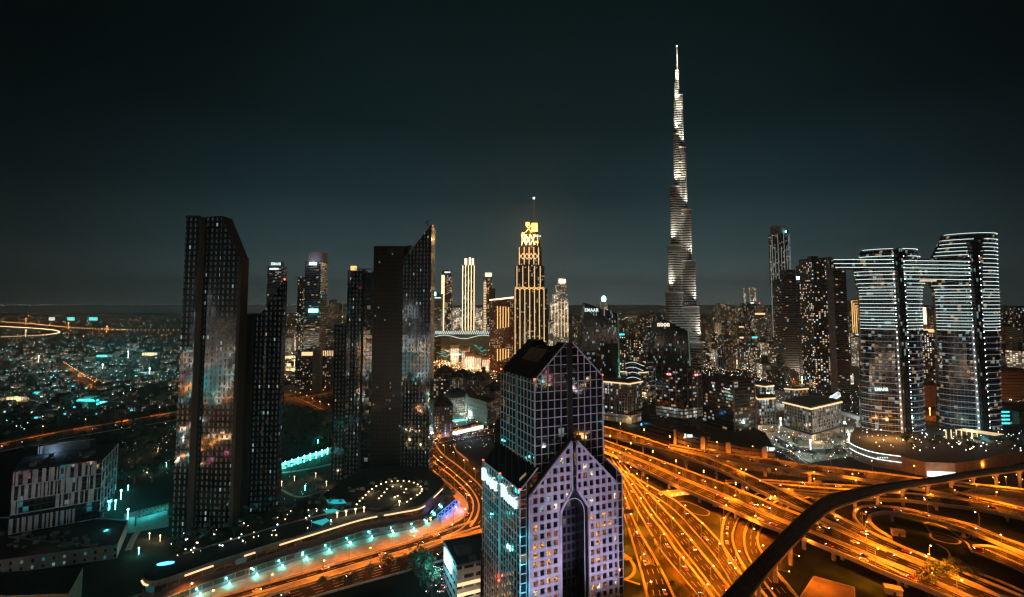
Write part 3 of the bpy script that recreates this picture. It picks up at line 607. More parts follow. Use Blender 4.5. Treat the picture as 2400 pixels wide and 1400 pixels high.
_j = mth(_n, 'MAXIMUM', mth(_n, 'LESS_THAN', mth(_n, 'FRACT', mth(_n, 'DIVIDE', _s.outputs[0], 1.86)), .05), mth(_n, 'LESS_THAN', mth(_n, 'FRACT', mth(_n, 'DIVIDE', _s.outputs[1], 2.175)), .045))
_st = nn(_n, 'ShaderNodeTexNoise'); _st.inputs['Scale'].default_value = .5; _mp = nn(_n, 'ShaderNodeMapping'); _mp.inputs['Scale'].default_value = (1.6, .06, 1); _n.links.new(_uv.outputs[0], _mp.inputs[0]); _n.links.new(_mp.outputs[0], _st.inputs['Vector'])
_n.links.new(mixc(_n, mth(_n, 'ADD', mth(_n, 'MULTIPLY', _j, .55), mth(_n, 'MULTIPLY', mth(_n, 'GREATER_THAN', _st.outputs[0], .56), .16)), _b, (.16, .14, .19)), _p.inputs['Base Color'])
M['mason2'] = plain('lilac masonry joints', (.3, .28, .38), .8)
def wall2d(to3, poly, mb, mi=0):              # poly in (u,z)
    mb.face([to3(p[0], p[1]) for p in poly], [tuple(p) for p in poly], mi)
def grid(to3, nrm3, conv, du, dz, u0, z0, w, mb, depth=.35):
    us = [p[0] for p in conv]; zs = [p[1] for p in conv]
    def rib(r):
        r = clipc(r, conv)
        if len(r) < 3: return
        f = [to3(*p) for p in r]; o = [tuple(a[i]+nrm3[i]*depth for i in range(3)) for a in f]
        mb.face(o)
        for i in range(len(f)):
            j = (i+1) % len(f); mb.face([f[i], f[j], o[j], o[i]])
    u = u0
    while u <= max(us)+.01:
        if u >= min(us)-.01: rib([(u-w/2, min(zs)), (u+w/2, min(zs)), (u+w/2, max(zs)), (u-w/2, max(zs))])
        u += du
    z = z0
    while z <= max(zs)+.01:
        if z >= min(zs): rib([(min(us), z-w/2), (max(us), z-w/2), (max(us), z+w/2), (min(us), z+w/2)])
        z += dz
nF, nL = (-VD[0], -VD[1], 0), (-UD[0], -UD[1], 0)
# upper body
ub = MB(); U0, U1, V0, V1 = HB, WF-HB, 3.0, DP-4
gap = 1.35
upk = UE+UW/2-1.0
def slabgable(mb, v0, v1, u0, u1, ze, zr, zb, mi=0, roofmi=1):
    c = (u0+u1)/2
    pf = [(u0, zb), (u1, zb), (u1, ze), (c, zr), (u0, ze)]
    mb.face([hw(u, v0, z) for u, z in pf], pf, mi)
    mb.face([hw(u, v1, z) for u, z in reversed(pf)], [p for p in reversed(pf)], mi)
    mb.face([hw(u0, v1, zb), hw(u0, v0, zb), hw(u0, v0, ze), hw(u0, v1, ze)], [(v1, zb), (v0, zb), (v0, ze), (v1, ze)], mi)
    mb.face([hw(u1, v0, zb), hw(u1, v1, zb), hw(u1, v1, ze), hw(u1, v0, ze)], [(v0, zb), (v1, zb), (v1, ze), (v0, ze)], mi)
    mb.face([hw(u0, v1, ze), hw(u0, v0, ze), hw(c, v0, zr), hw(c, v1, zr)], None, roofmi)
    mb.face([hw(u1, v0, ze), hw(u1, v1, ze), hw(c, v1, zr), hw(c, v0, zr)], None, roofmi)
# truncated gables at the front and back, a lower roof between them
def gableend(mb, v0, v1, zr):
    c = CU; t = 2.3
    pf = [(U0, UE), (U1, UE), (c+t, zr), (c-t, zr)]
    mb.face([hw(u, v0, z) for u, z in pf], pf, 0); mb.face([hw(u, v1, z) for u, z in reversed(pf)], pf[::-1], 1)
    mb.face([hw(U0, v1, UE), hw(U0, v0, UE), hw(c-t, v0, zr), hw(c-t, v1, zr)], None, 1)
    mb.face([hw(U1, v0, UE), hw(U1, v1, UE), hw(c+t, v1, zr), hw(c+t, v0, zr)], None, 1)
    mb.face([hw(c-t, v0, zr), hw(c+t, v0, zr), hw(c+t, v1, zr), hw(c-t, v1, zr)], None, 1)
zt_ = UE+UW/2-2.3
ub.prism([hw(U0, V0, 0)[:2], hw(U1, V0, 0)[:2], hw(U1, V1, 0)[:2], hw(U0, V1, 0)[:2]], 70, UE, None, 0)
# UV for the front must follow hw coordinates: rebuild it below as glazing
part('upper_glazing', ub, [M['curt'], M['black']], tow)
gm = MB(); gableend(gm, V0, V0+9, zt_); gableend(gm, V1-9, V1, zt_-.5)
zm = zt_-5.5; tm = 7.6
gm.face([hw(U0, V1-9, UE), hw(U0, V0+9, UE), hw(CU-tm, V0+9, UE+UW/2-tm), hw(CU-tm, V1-9, UE+UW/2-tm)], None, 1)
gm.face([hw(U1, V0+9, UE), hw(U1, V1-9, UE), hw(CU+tm, V1-9, UE+UW/2-tm), hw(CU+tm, V0+9, UE+UW/2-tm)], None, 1)
gm.face([hw(CU-tm, V0+9, UE+UW/2-tm), hw(CU+tm, V0+9, UE+UW/2-tm), hw(CU+tm, V1-9, UE+UW/2-tm), hw(CU-tm, V1-9, UE+UW/2-tm)], None, 1)
part('gable_roof', gm, [M['curt'], M['black']], tow)
lm = MB()                                     # corrugated plant screen let into the left slope
for k in range(22):
    v = V0+12+k*(V1-V0-26)/21
    lm.bar(hw(U0+7.5, v, UE+7.5+.35), hw(CU-tm+.5, v, UE+UW/2-tm+1.2), .55, .5)
lm.face([hw(U0+7.2, V1-13, UE+7.4), hw(U0+7.2, V0+11, UE+7.4), hw(CU-tm+.6, V0+11, UE+UW/2-tm+.75), hw(CU-tm+.6, V1-13, UE+UW/2-tm+.75)])
part('plant_louvre', lm, plain('rust louvre', (.20, .13, .10), .6), tow)
lm = MB()
for e in (V0+9.3, V1-9.3): lm.bar(hw(U0+1, e, UE+1.3), hw(CU-tm, e, UE+UW/2-tm+.4), .5)
for dv in (20, 26, 31): lm.box(*hw(CU+random.Random(dv).uniform(-3, 3), dv, 0)[:2], 4, 3, UE+UW/2-tm, UE+UW/2-tm+2.2, a0)
part('roof_plant', lm, M['dark'], tow)
mm = MB()
fr = lambda u, z: hw(u, V0, z); lf = lambda v, z: hw(U0, v, z); rt = lambda v, z: hw(U1, v, z)
cuthalf = [[(U0, 74), (CU-gap, 74), (CU-gap, zt_), (CU-2.3, zt_), (U0, UE)], [(CU+gap, 74), (U1, 74), (U1, UE), (CU+2.3, zt_), (CU+gap, zt_)]]
for cvx, s0 in ((cuthalf[0], U0), (cuthalf[1], CU+gap)): grid(fr, nF, cvx, (CU-gap-U0)/5, 4.45, s0, 75.8, .36, mm)
for v0_, v1_ in ((V0, V0+(V1-V0)*.47), (V0+(V1-V0)*.53, V1)): grid(lf, nL, [(v1_, 74), (v1_, UE), (v0_, UE), (v0_, 74)][::-1] if 0 else [(v0_, 74), (v1_, 74), (v1_, UE), (v0_, UE)], (v1_-v0_)/5, 4.45, v0_, 75.8, .36, mm)
grid(rt, UD+(0,), [(V0, 74), (V1, 74), (V1, UE), (V0, UE)], 4.3, 4.45, V0, 75.8, .36, mm)
for a, b in ((U0, CU-2.3), (U1, CU+2.3)): mm.bar(hw(a, V0-.1, UE), hw(b, V0-.1, zt_), .6, .6)
mm.bar(hw(U0, V0-.2, 74), hw(U0, V0-.2, UE), .7, .7); mm.bar(hw(U1, V0-.2, 74), hw(U1, V0-.2, UE), .7, .7)
part('upper_mullions', mm, M['mull'], tow)
mm = MB()                                     # recessed vertical slots in the middle of each face
mm.face([hw(CU-gap, V0-.38, 74), hw(CU+gap, V0-.38, 74), hw(CU+gap, V0-.38, zt_), hw(CU-gap, V0-.38, zt_)]); mm.bar(hw(CU-gap, V0-.4, 74), hw(CU-gap, V0-.4, zt_), .5, .7); mm.bar(hw(CU+gap, V0-.4, 74), hw(CU+gap, V0-.4, zt_), .5, .7)
part('centre_slot', mm, M['black'], tow)
mm = MB(); vm_ = (V0+V1)/2; mm.bar(hw(U0-.2, vm_-1.2, 70), hw(U0-.2, vm_-1.2, UE), .4, .5); mm.bar(hw(U0-.2, vm_+1.2, 70), hw(U0-.2, vm_+1.2, UE), .4, .5); mm.box(*hw(U0+.1, vm_, 0)[:2], .5, 2.2, 70, UE, a0)
part('side_pilaster', mm, plain('teal pilaster', (.12, .2, .2), .4), tow)
# lower body, with a deep slot behind the arch
sl = 8.6
lb = MB(); pts = [(0, 0), (CU-sl, 0), (CU-sl, 10), (CU+sl, 10), (CU+sl, 0), (WF, 0), (WF, DP), (0, DP)]
lb.prism([hw(u, v, 0)[:2] for u, v in pts], 0, 74.2, 1, 0)
part('lower_glazing', lb, [M['curt'], M['black']], tow)
lb = MB()
def lowgable(mb, v0, v1):
    for sgn in (-1, 1):
        ue, ui = (0, HB) if sgn < 0 else (WF, WF-HB)
        pf = [(ue, 74.2), (ui, 74.2), (ui, EAVE+HB), (ue, EAVE)]
        if sgn > 0: pf = [(ui, 74.2), (ue, 74.2), (ue, EAVE), (ui, EAVE+HB)]
        mb.face([hw(u, v0, z) for u, z in pf], pf, 0); mb.face([hw(u, v1, z) for u, z in reversed(pf)], pf[::-1], 0)
        w = [hw(ue, v1, 74.2), hw(ue, v0, 74.2), hw(ue, v0, EAVE), hw(ue, v1, EAVE)]; mb.face(w if sgn < 0 else w[::-1], [(v1, 74.2), (v0, 74.2), (v0, EAVE), (v1, EAVE)] if sgn < 0 else [(v1, EAVE), (v0, EAVE), (v0, 74.2), (v1, 74.2)], 0)
        r_ = [hw(ue, v1, EAVE), hw(ue, v0, EAVE), hw(ui, v0, EAVE+HB), hw(ui, v1, EAVE+HB)]; mb.face(r_ if sgn < 0 else r_[::-1], None, 1)
lowgable(lb, 0, DP)
part('lower_roof', lb, [M['curt'], facade('roof glazing', (3.6, 2.2), (.04, .96, .05, .95), icol=(.012, .016, .018), ocol=(.03, .03, .03), lit=.01, ior=1.8)], tow)
mm = MB(); lo = lambda v, z: hw(0, v, z); ro = lambda v, z: hw(WF, v, z); fo = lambda u, z: hw(u, 0, z)
VM = DP/2
for v0_, v1_ in ((0, VM-1.5), (VM+1.5, DP)): grid(lo, nL, [(v0_, 0), (v1_, 0), (v1_, EAVE), (v0_, EAVE)], (v1_-v0_)/7, 4.4, v0_, EAVE-4.4*17, .3, mm)
grid(ro, UD+(0,), [(0, 0), (DP, 0), (DP, EAVE), (0, EAVE)], 3.7, 4.4, 0, EAVE-4.4*17, .3, mm)
for u0_, u1_ in ((0, 3.4), (WF-3.4, WF)): grid(fo, nF, [(u0_, 0), (u1_, 0), (u1_, EAVE+(3 if u0_ == 0 else 0)), (u0_, EAVE+(0 if u0_ == 0 else 3))], 3.4, 4.4, u0_, EAVE-4.4*17, .34, mm)
for a, b in ((0, HB), (WF, WF-HB)): mm.bar(hw(a, -.15, EAVE), hw(b, -.15, EAVE+HB), .5)
mm.bar(hw(0, -.15, 0), hw(0, -.15, EAVE), .5); mm.bar(hw(WF, -.15, 0), hw(WF, -.15, EAVE), .5); mm.bar(hw(-.15, 0, EAVE), hw(-.15, DP, EAVE), .5)
part('lower_mullions', mm, M['mull'], tow)
mm = MB(); mm.box(*hw(.1, VM, 0)[:2], .8, 2.8, 0, EAVE, a0); part('side_pilaster', mm, plain('teal pilaster', (.12, .2, .2), .4), tow)
# masonry screen with square windows
SF = -1.6; g0 = 1.5; J = 8.4; E0 = 4.3; SE = 75.2; SA = 99.6
zsl = lambda u: SE+(SA-SE)*(u-E0)/(CU-g0-E0)
regL = [[(E0, 0), (CU-J, 0), (CU-J, zsl(CU-J)), (E0, SE)], [(CU-J, 65.5), (CU-g0, 75.5), (CU-g0, SA), (CU-J, zsl(CU-J))]]
mir = lambda q: [(WF-u, z) for u, z in reversed(q)]
pw, ph = 3.72, 4.35
ms = MB(); wins = []
def screen(regs, inner, outer, us):
    nc = 6; 
    for k in range(-1, 9):
        for r_ in range(-1, 24):
            u_0 = us+(k-1)*pw; z_0 = r_*ph+1.2
            cell = [(u_0, z_0), (u_0+pw, z_0), (u_0+pw, z_0+ph), (u_0, z_0+ph)]
            m0, m1, n0, n1 = u_0+.68, u_0+pw-.68, z_0+.75, z_0+ph-.8
            ring = [[(u_0, z_0), (u_0+pw, z_0), (u_0+pw, n0), (u_0, n0)], [(u_0, n1), (u_0+pw, n1), (u_0+pw, z_0+ph), (u_0, z_0+ph)], [(u_0, n0), (m0, n0), (m0, n1), (u_0, n1)], [(m1, n0), (u_0+pw, n0), (u_0+pw, n1), (m1, n1)]]
            for reg in regs:
                for q in ring:
                    p = clipc(q, reg)
                    if len(p) > 2: wall2d(lambda u, z: hw(u, SF, z), p, ms)
                p = clipc([(m0, n0), (m1, n0), (m1, n1), (m0, n1)], reg)
                if len(p) > 2:
                    ar = abs(sum(p[i][0]*p[(i+1) % len(p)][1]-p[(i+1) % len(p)][0]*p[i][1] for i in range(len(p))))/2
                    if ar < .8: wall2d(lambda u, z: hw(u, SF, z), p, ms); continue
                    wins.append(p)
                    for i in range(len(p)):
                        a, b = p[i], p[(i+1) % len(p)]; ms.face([hw(a[0], SF, a[1]), hw(b[0], SF, b[1]), hw(b[0], SF+.7, b[1]), hw(a[0], SF+.7, a[1])])
screen(regL, 0, 0, E0+1.2+.3); screen([mir(q) for q in regL], 0, 0, CU+J-.2)
# joined jambs, slopes and arch edges
def edge(a, b, w=.9, d=1.2, mb=ms): mb.bar(hw(a[0], SF+.2, a[1]), hw(b[0], SF+.2, b[1]), w, d, up=nF)
for f in (lambda u: u, lambda u: WF-u):
    edge((f(E0), 0), (f(E0), SE)); edge((f(E0), SE), (f(CU-g0), SA)); edge((f(CU-g0), SA), (f(CU-g0), 75.5), .7); edge((f(CU-g0), 75.5), (f(CU-J), 65.5), 1.1); edge((f(CU-J), 65.5), (f(CU-J), 0), 1.1)
part('masonry_front', ms, M['mason'], tow)
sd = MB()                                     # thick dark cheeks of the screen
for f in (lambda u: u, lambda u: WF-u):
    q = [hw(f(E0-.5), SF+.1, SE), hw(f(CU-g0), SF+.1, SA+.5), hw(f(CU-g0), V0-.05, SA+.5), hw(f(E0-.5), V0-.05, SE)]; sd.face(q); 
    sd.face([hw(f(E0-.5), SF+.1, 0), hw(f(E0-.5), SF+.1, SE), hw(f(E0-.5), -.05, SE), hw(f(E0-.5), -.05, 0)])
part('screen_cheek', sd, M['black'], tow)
sd = MB(); sd.face([hw(CU-g0, 1.5, 70), hw(CU+g0, 1.5, 70), hw(CU+g0, 1.5, 101), hw(CU-g0, 1.5, 101)]); part('gable_slot', sd, M['curt'], tow)
pm_dark = plain('window glass dark', (.012, .012, .014), .05, ior=2.0)
ROOMS = [facade('room glass', (40, 40), (0, 1, 0, 1), icol=(.012, .012, .014), irough=.05, lit=0, ior=2.1, jit=.02)]
for nm, c, s_ in (('amber', (1, .42, .08), 1.5), ('dim amber', (1, .35, .08), .35), ('pale', (1, .85, .55), 1.5), ('cool', (.6, .95, 1), .6)):
    m, nt, p = mat('room '+nm); uv = nn(nt, 'ShaderNodeUVMap'); n_ = nn(nt, 'ShaderNodeTexNoise'); n_.inputs['Scale'].default_value = .8; n_.inputs['Detail'].default_value = 3; nt.links.new(uv.outputs[0], n_.inputs['Vector'])
    mr_ = nn(nt, 'ShaderNodeMapRange'); nt.links.new(n_.outputs[0], mr_.inputs[0])
    for i, x in ((1, .42), (2, .62), (3, .03), (4, s_)): mr_.inputs[i].default_value = x
    nt.links.new(mr_.outputs[0], p.inputs['Emission Strength']); p.inputs['Emission Color'].default_value = (*c, 1); p.inputs['Base Color'].default_value = (.012, .012, .014, 1); p.inputs['Roughness'].default_value = .06; p.inputs['IOR'].default_value = 2
    m.cycles.emission_sampling = 'NONE'; ROOMS.append(m)
wins.sort(key=lambda p: -p[0][1]); rest = MB(); RW = random.Random(5)
for i, p in enumerate(wins):
    b = MB() if i < 100 else rest
    right = p[0][0] > CU; z = p[0][1]
    k = 0; t_ = RW.random()
    if z > 62: k = 3 if t_ < .05 else (4 if t_ < .12 and not right else (2 if t_ < .2 and right else 0))
    else: k = (1 if t_ < .28 else 2 if t_ < .62 else 3 if t_ < .68 else 0)
    b.face([hw(u, SF+.68, zz) for u, zz in p], [tuple(q) for q in p], 0 if i < 100 else k)
    if i < 100: part('window', b, ROOMS[k], tow)
part('lower_windows', rest, ROOMS, tow, kind='stuff')
# arch recess
ar = MB(); za = 62.0; rr = sl-1.9
pts = [(CU-rr, 0), (CU-rr, za)]+[(CU-rr*cos(t*pi/12), za+rr*1.25*sin(t*pi/12)) for t in range(1, 12)]+[(CU+rr, za), (CU+rr, 0)]
for i in range(len(pts)-1):
    a, b = pts[i], pts[i+1]; ar.face([hw(a[0], .4, a[1]), hw(b[0], .4, b[1]), hw(b[0], 9.9, b[1]), hw(a[0], 9.9, a[1])], [(0, i*3.), (0, i*3+3.), (9, i*3+3.), (9, i*3.)])
topl = [(CU-sl, 76), (CU+sl, 76)]
for i in range(len(pts)-1):                   # spandrel between arch and slot edge
    a, b = pts[i], pts[i+1]; zc = 76
    if b[1] > .1 and a[1] > .1: ar.face([hw(a[0], .4, a[1]), hw(a[0], .4, zc), hw(b[0], .4, zc), hw(b[0], .4, b[1])])
for e in (-1, 1): ar.face([hw(CU+e*rr, .4, 0), hw(CU+e*sl, .4, 0), hw(CU+e*sl, .4, 76), hw(CU+e*rr, .4, 76)])
at = MB()
for i in range(len(pts)-1): at.bar(hw(pts[i][0], .3, pts[i][1]), hw(pts[i+1][0], .3, pts[i+1][1]), .35)
part('arch_trim', at, M['mull'], tow)
part('arch_recess', ar, plain('dark glazed reveal', (.012, .018, .022), .2, ior=1.6), tow)
ab = MB(); ab.face([hw(CU-rr, 9.8, 0), hw(CU+rr, 9.8, 0), hw(CU+rr, 9.8, 72), hw(CU-rr, 9.8, 72)], [(0, 0), (2*rr, 0), (2*rr, 72), (0, 72)])
part('recess_glazing', ab, facade('recess glazing', (2.7, 4.4), (.14, .86, .16, .84), icol=(.008, .009, .012), ocol=(.03, .028, .045), lit=.05, lcol=((1, .8, .6), (.8, .95, 1)), lstr=.9), tow)
# signs and beacons


for w, v0_, ln in (('Dusit', DP-2.0, 21.5), ('Thani', VM-3.2, 20.0)):
    text(w, tow, hw(-.75, v0_, EAVE-9.8), 6.6 if w == 'Dusit' else 6.2, a0-pi/2, M['g_sign'], 'sign_lettering', ln, -.022)
for (u, v, z) in ((0, 0, EAVE+.4), (0, VM, EAVE+.4), (0, DP, EAVE+.4), (WF, 0, EAVE+.4), (U0, V0, UE+.4), (U1, V0, UE+.4), (U0, V1, UE+.4), (-.6, VM, 24)):
    b = MB(); b.ball(hw(u, v, z), .55); part('beacon', b, M['g_red'], tow)
point('beacon_light', hw(-1.6, VM, 26), 500, (1, .03, .02), .4, tow)
# floodlights at the foot of the tower wash the masonry lilac and the corner teal
for u, e in ((8, 1), (19, 1), (41, 1), (53, 1)):
    spot('flood_light', hw(u, -42, 1.5), hw(u, 0, 62), 82000*e, (.70, .62, .90), 62, .8, 1.0, tow)
spot('flood_light', hw(CU-2, -95, 2.5), hw(CU, 0, 100), 100000, (.74, .68, .90), 34, .9, 1, tow)
spot('flood_light', hw(1.6, -5, 1), hw(1.6, 0, 50), 30000, (.02, .9, 1), 24, .9, .4, tow)
for z in (8, 20, 32, 44, 56): point('edge_light', hw(1.2, -2.6, z), 900, (.02, .8, .95), .3, tow)
for v, z in ((DP-12, EAVE-6), (VM-10, EAVE-6)): point('sign_light', hw(-6, v, z), 900, (.05, .85, .95), 1.5, tow)
spot('flood_light', hw(-70, 40, 2), hw(0, 22, 60), 260000, (.03, .60, .66), 50, .9, 1, tow)
# ================= towers and blocks =================
def fac(*a, **k): return facade(*a, **k)
M['slot'] = fac('slotted dark facade', (3.4, 4.1), (.32, .66, .24, .82), icol=(.05, .055, .06), ocol=(.010, .012, .014), irough=.25, orough=.07, lit=.06, lcol=((1, .75, .45), (.75, .95, 1)), lstr=2.4, ior=1.6, base=.02, cool=.85, jit=.005, oior=2.2)  # base puts a faint glow into the pale slots, too dark under ambient light
M['slot2'] = fac('slotted blue facade', (3.4, 4.1), (.3, .62, .22, .84), icol=(.05, .06, .07), ocol=(.012, .020, .028), irough=.25, orough=.06, lit=.06, lcol=((1, .75, .45), (.75, .95, 1)), lstr=2.4, ior=1.6, base=.02, cool=.85, jit=.005, oior=2.2)  # same faint glow put into these slots
M['mirror'] = fac('mirror glass', (3.6, 4.1), (.04, .96, .05, .95), icol=(.010, .016, .019), ocol=(.015, .017, .02), lit=.03, lstr=1.2, ior=2.4, jit=.01)
M['floors'] = fac('striped floors', (4.5, 3.7), (0, 1, .34, 1), icol=(.012, .02, .025), ocol=(.22, .26, .28), lit=.05, lstr=2.5, ior=1.9, cool=.5)
M['floorsd'] = fac('dark striped floors', (4.5, 3.7), (0, 1, .42, 1), icol=(.010, .012, .013), ocol=(.16, .155, .15), lit=.035, lstr=3, ior=1.8, cool=.35)
M['resid'] = fac('residential windows', (4.6, 3.6), (.22, .74, .2, .8), icol=(.012, .014, .015), ocol=(.075, .07, .07), lit=.15, lstr=5, cool=.3)
M['resid2'] = fac('brown residential windows', (4.0, 3.4), (.24, .72, .2, .8), icol=(.012, .012, .012), ocol=(.13, .085, .07), lit=.18, lstr=4.5, cool=.12)
M['residf'] = fac('far residential windows', (6.5, 4.6), (.25, .7, .2, .75), icol=(.012, .014, .015), ocol=(.07, .072, .075), lit=.16, lstr=6.5, cool=.3)
M['busy'] = fac('busy residential windows', (5.2, 3.8), (.2, .75, .2, .8), icol=(.012, .014, .015), ocol=(.08, .075, .075), lit=.27, lstr=6, cool=.35)
M['office'] = fac('office glass', (3.2, 4.0), (.05, .95, .22, .86), icol=(.010, .013, .015), ocol=(.025, .022, .024), lit=.12, lstr=2.8, cool=.5, ior=2.4, jit=.01)
M['officew'] = fac('white office block', (4.4, 4.2), (.2, .8, .1, .86), icol=(.012, .016, .018), ocol=(.28, .27, .26), lit=.34, lstr=2.6, cool=.6)
M['villa'] = fac('villa windows', (4.5, 3.4), (.3, .7, .3, .75), icol=(.02, .02, .02), ocol=(.22, .20, .17), lit=.35, lstr=3, cool=.55)
M['whitet'] = fac('white lit tower', (5.0, 3.8), (.12, .88, .16, .84), icol=(.05, .05, .05), ocol=(.3, .28, .25), lit=.6, lstr=2.6, lcol=((1, .78, .5), (1, .95, .85)), base=.12)
M['twin'] = fac('twin tower glass', (3.4, 4.0), (.04, .96, .12, 1), icol=(.008, .014, .017), ocol=(.16, .15, .17), lit=.085, lcol=((1, .62, .30), (.6, .95, 1)), lstr=2.6, cool=.35, ior=1.8, jit=.01)
M['brick'] = fac('hotel stone with small windows', (3.3, 3.4), (.3, .7, .25, .75), icol=(.02, .02, .02), ocol=(.33, .27, .25), lit=.2, lstr=3.2, cool=.4)
M['panel'] = fac('white panel and dark strip facade', (3.1, 22), (.58, 1, .02, .95), icol=(.010, .012, .014), ocol=(.34, .35, .37), lit=0, ior=1.9)
M['podium'] = fac('podium wall', (7, 5.2), (.05, .95, .62, .88), icol=(.02, .018, .016), ocol=(.10, .07, .055), lit=0)
CEN = {}
M['hall'] = fac('lit mall front', (2.4, 3.2), (.1, .9, .1, .92), icol=(.1, .09, .08), ocol=(.35, .3, .25), lit=.5, lcol=((1, .72, .38), (1, .92, .75)), cool=.5, lstr=4.5, base=.9)
def block(name, label, cat, pl, pr, ytop, Y, depth, m, rot=0, group=None, z0=0, roofbox=True, pillar=None, slope=None, mroof='roof', yref=None, par=None, pname='facade'):
    """box building whose front spans pl..pr at depth Y with its top at ytop (px); slope = (ytop_left, ytop_right)"""
    yr = yref or min(760, max(ytop, 712))
    xl, xr = Xp(pl, Y, yr), Xp(pr, Y, yr); w = xr-xl; cx = (xl+xr)/2; cyy = Y+depth/2
    r = par or thing(name, label, cat, (cx, cyy, z0), group)
    if slope: zt = [Zp(slope[0], Y), Zp(slope[1], Y), Zp(slope[1], Y), Zp(slope[0], Y)]
    else: zt = Zp(ytop, Y)
    b = MB(); b.prism(rect(cx, cyy, w, depth, rot), z0, zt, 1, 0, u0=R.uniform(0, 50)); part(pname, b, [M[m], M[mroof]], r)
    if not slope:
        rb = MB(); q = rect(cx, cyy, w+.3, depth+.3, rot); 
        for i in range(4):
            a, c = q[i], q[(i+1) % 4]; rb.bar((a[0], a[1], zt+.5), (c[0], c[1], zt+.5), .5, 1.4)
        if roofbox:
            for k in range(2): rb.box(cx+R.uniform(-.2, .2)*w, cyy+R.uniform(-.2, .2)*depth, w*R.uniform(.2, .45), depth*R.uniform(.2, .4), zt+.01, zt+R.uniform(3, 6), rot)
        part('roof_plant' if roofbox else 'parapet', rb, M['darkconc'], r)
    CEN[r.name] = (cx, cyy, w, depth, rot)
    return r, cx, cyy, w, (zt if not slope else max(zt))
def strip(r, name, pts, w, m, h=None):
    b = MB()
    for a, c in zip(pts, pts[1:]): b.bar(a, c, w, h or w)
    return part(name, b, M[m], r)
# ---- leftmost dark cluster ----
t1 = thing('dark_tower', 'tallest dark slotted tower of the left pair, with a sharp slanted crown', 'tower', (Xp(500, 385, 900), 385, 0))
def piece(t, pname, pl, pr, yl, yr, Y, d, m, yref=800, wall=0, z0=-1):
    xl, xr = Xp(pl, Y, yref), Xp(pr, Y, yref)
    b = MB(); b.prism([(xl, Y), (xr, Y), (xr, Y+d), (xl, Y+d)], z0, [Zp(yl, Y), Zp(yr, Y), Zp(yr, Y), Zp(yl, Y)], 1, 0, u0=xl); return part(pname, b, [M[m], M['dark']], t)
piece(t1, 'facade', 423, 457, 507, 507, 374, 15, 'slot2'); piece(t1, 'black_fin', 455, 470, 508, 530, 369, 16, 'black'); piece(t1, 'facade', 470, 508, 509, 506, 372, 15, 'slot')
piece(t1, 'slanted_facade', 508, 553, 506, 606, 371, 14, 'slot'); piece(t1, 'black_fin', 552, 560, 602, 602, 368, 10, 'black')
b = MB(); b.bar(Pp(552, 590, 372), Pp(566, 588, 372), .3); b.bar(Pp(553, 600, 372), Pp(552, 589, 372), .4); part('roof_crane', b, M['dark'], t1)
b = MB(); 
for k in range(9): b.box(*Pp(436+k*4, 508, 380)[:2], .5, .5, Zp(512, 380), Zp(505, 380))
part('roof_railing', b, M['dark'], t1)
t2 = thing('dark_tower', 'shorter dark slotted tower with pointed crown and red beacon at its tip', 'tower', (Xp(620, 415, 900), 415, 0))
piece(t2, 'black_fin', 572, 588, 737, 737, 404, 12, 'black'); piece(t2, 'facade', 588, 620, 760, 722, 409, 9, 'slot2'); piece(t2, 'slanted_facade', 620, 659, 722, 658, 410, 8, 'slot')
b = MB(); b.ball(Pp(667, 655, 411), .7); part('beacon', b, M['g_red'], t2)
# podium shops glowing teal at their feet
for i, (pl, pr, yt, yb, lab) in enumerate(((424, 470, 1283, 1306, 'leftmost'), (482, 528, 1268, 1298, 'corner'), (532, 640, 1216, 1243, 'long'))):
    Y = Gp(pl, yb)[1]; a, c = Gp(pl, yb), Gp(pr, yb-(0 if i < 1 else 38 if i == 1 else 26))
    r = thing('shopfront', f'{lab} teal-lit glass lobby at the foot of the two left dark towers', 'shopfront', (a[0], a[1], 0)); hgt = 7
    dx, dy = c[0]-a[0], c[1]-a[1]; L_ = hypot(dx, dy); nx, ny = -dy/L_*8, dx/L_*8
    b = MB(); b.prism([(a[0], a[1]), (c[0], c[1]), (c[0]+nx, c[1]+ny), (a[0]+nx, a[1]+ny)], 0, hgt, 1, 0)
    part('glazing', b, [fac('teal lobby', (1.8, 2.4), (.06, .94, .06, .94), ocol=(.03, .04, .04), lit=.55, lcol=((.10, .9, .95), (.6, 1, 1)), cool=.25, lstr=1.7, base=.25), M['roof']], r)
    b = MB(); b.box((a[0]+c[0])/2, (a[1]+c[1])/2, L_+2, 14, hgt, hgt+.5, atan2(dy, dx)); part('canopy', b, M['dark'], r)
    point('lobby_light', ((a[0]+c[0])/2+ny*-.7, (a[1]+c[1])/2-7, 4), 2600, (.04, .85, .95), 1, r)
# ---- second dark cluster ----
t3 = thing('dark_tower', 'blue-grey slotted tower with crane arm and gold rooftop box in the middle cluster', 'tower', (Xp(840, 520, 900), 520, 0))
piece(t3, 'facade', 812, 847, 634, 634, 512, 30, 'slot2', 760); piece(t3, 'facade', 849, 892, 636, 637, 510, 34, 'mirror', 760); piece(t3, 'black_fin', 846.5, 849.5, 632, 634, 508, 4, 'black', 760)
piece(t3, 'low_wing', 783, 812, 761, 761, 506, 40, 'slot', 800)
b = MB(); b.bar(Pp(830, 631, 514), Pp(874, 631, 514), .8); b.bar(Pp(855, 642, 514), Pp(855, 631, 514), 1.2); part('roof_crane', b, M['dark'], t3)
b = MB(); b.box(*Pp(829, 632, 524)[:2], 5, 4, Zp(634, 524), Zp(624, 524)); part('lit_plant_room', b, M['g_gold'], t3)
t4 = thing('dark_tower', 'black-sided tower with a sharply slanted glass face, right half of the middle dark cluster', 'tower', (Xp(950, 525, 900), 525, 0))
b = MB(); xl, xr = Xp(874, 508, 700), Xp(944, 508, 700); b.prism([(xl, 508), (xr, 508), (xr, 545), (xl, 545)], -1, Zp(577, 508), 1, 0, u0=2)
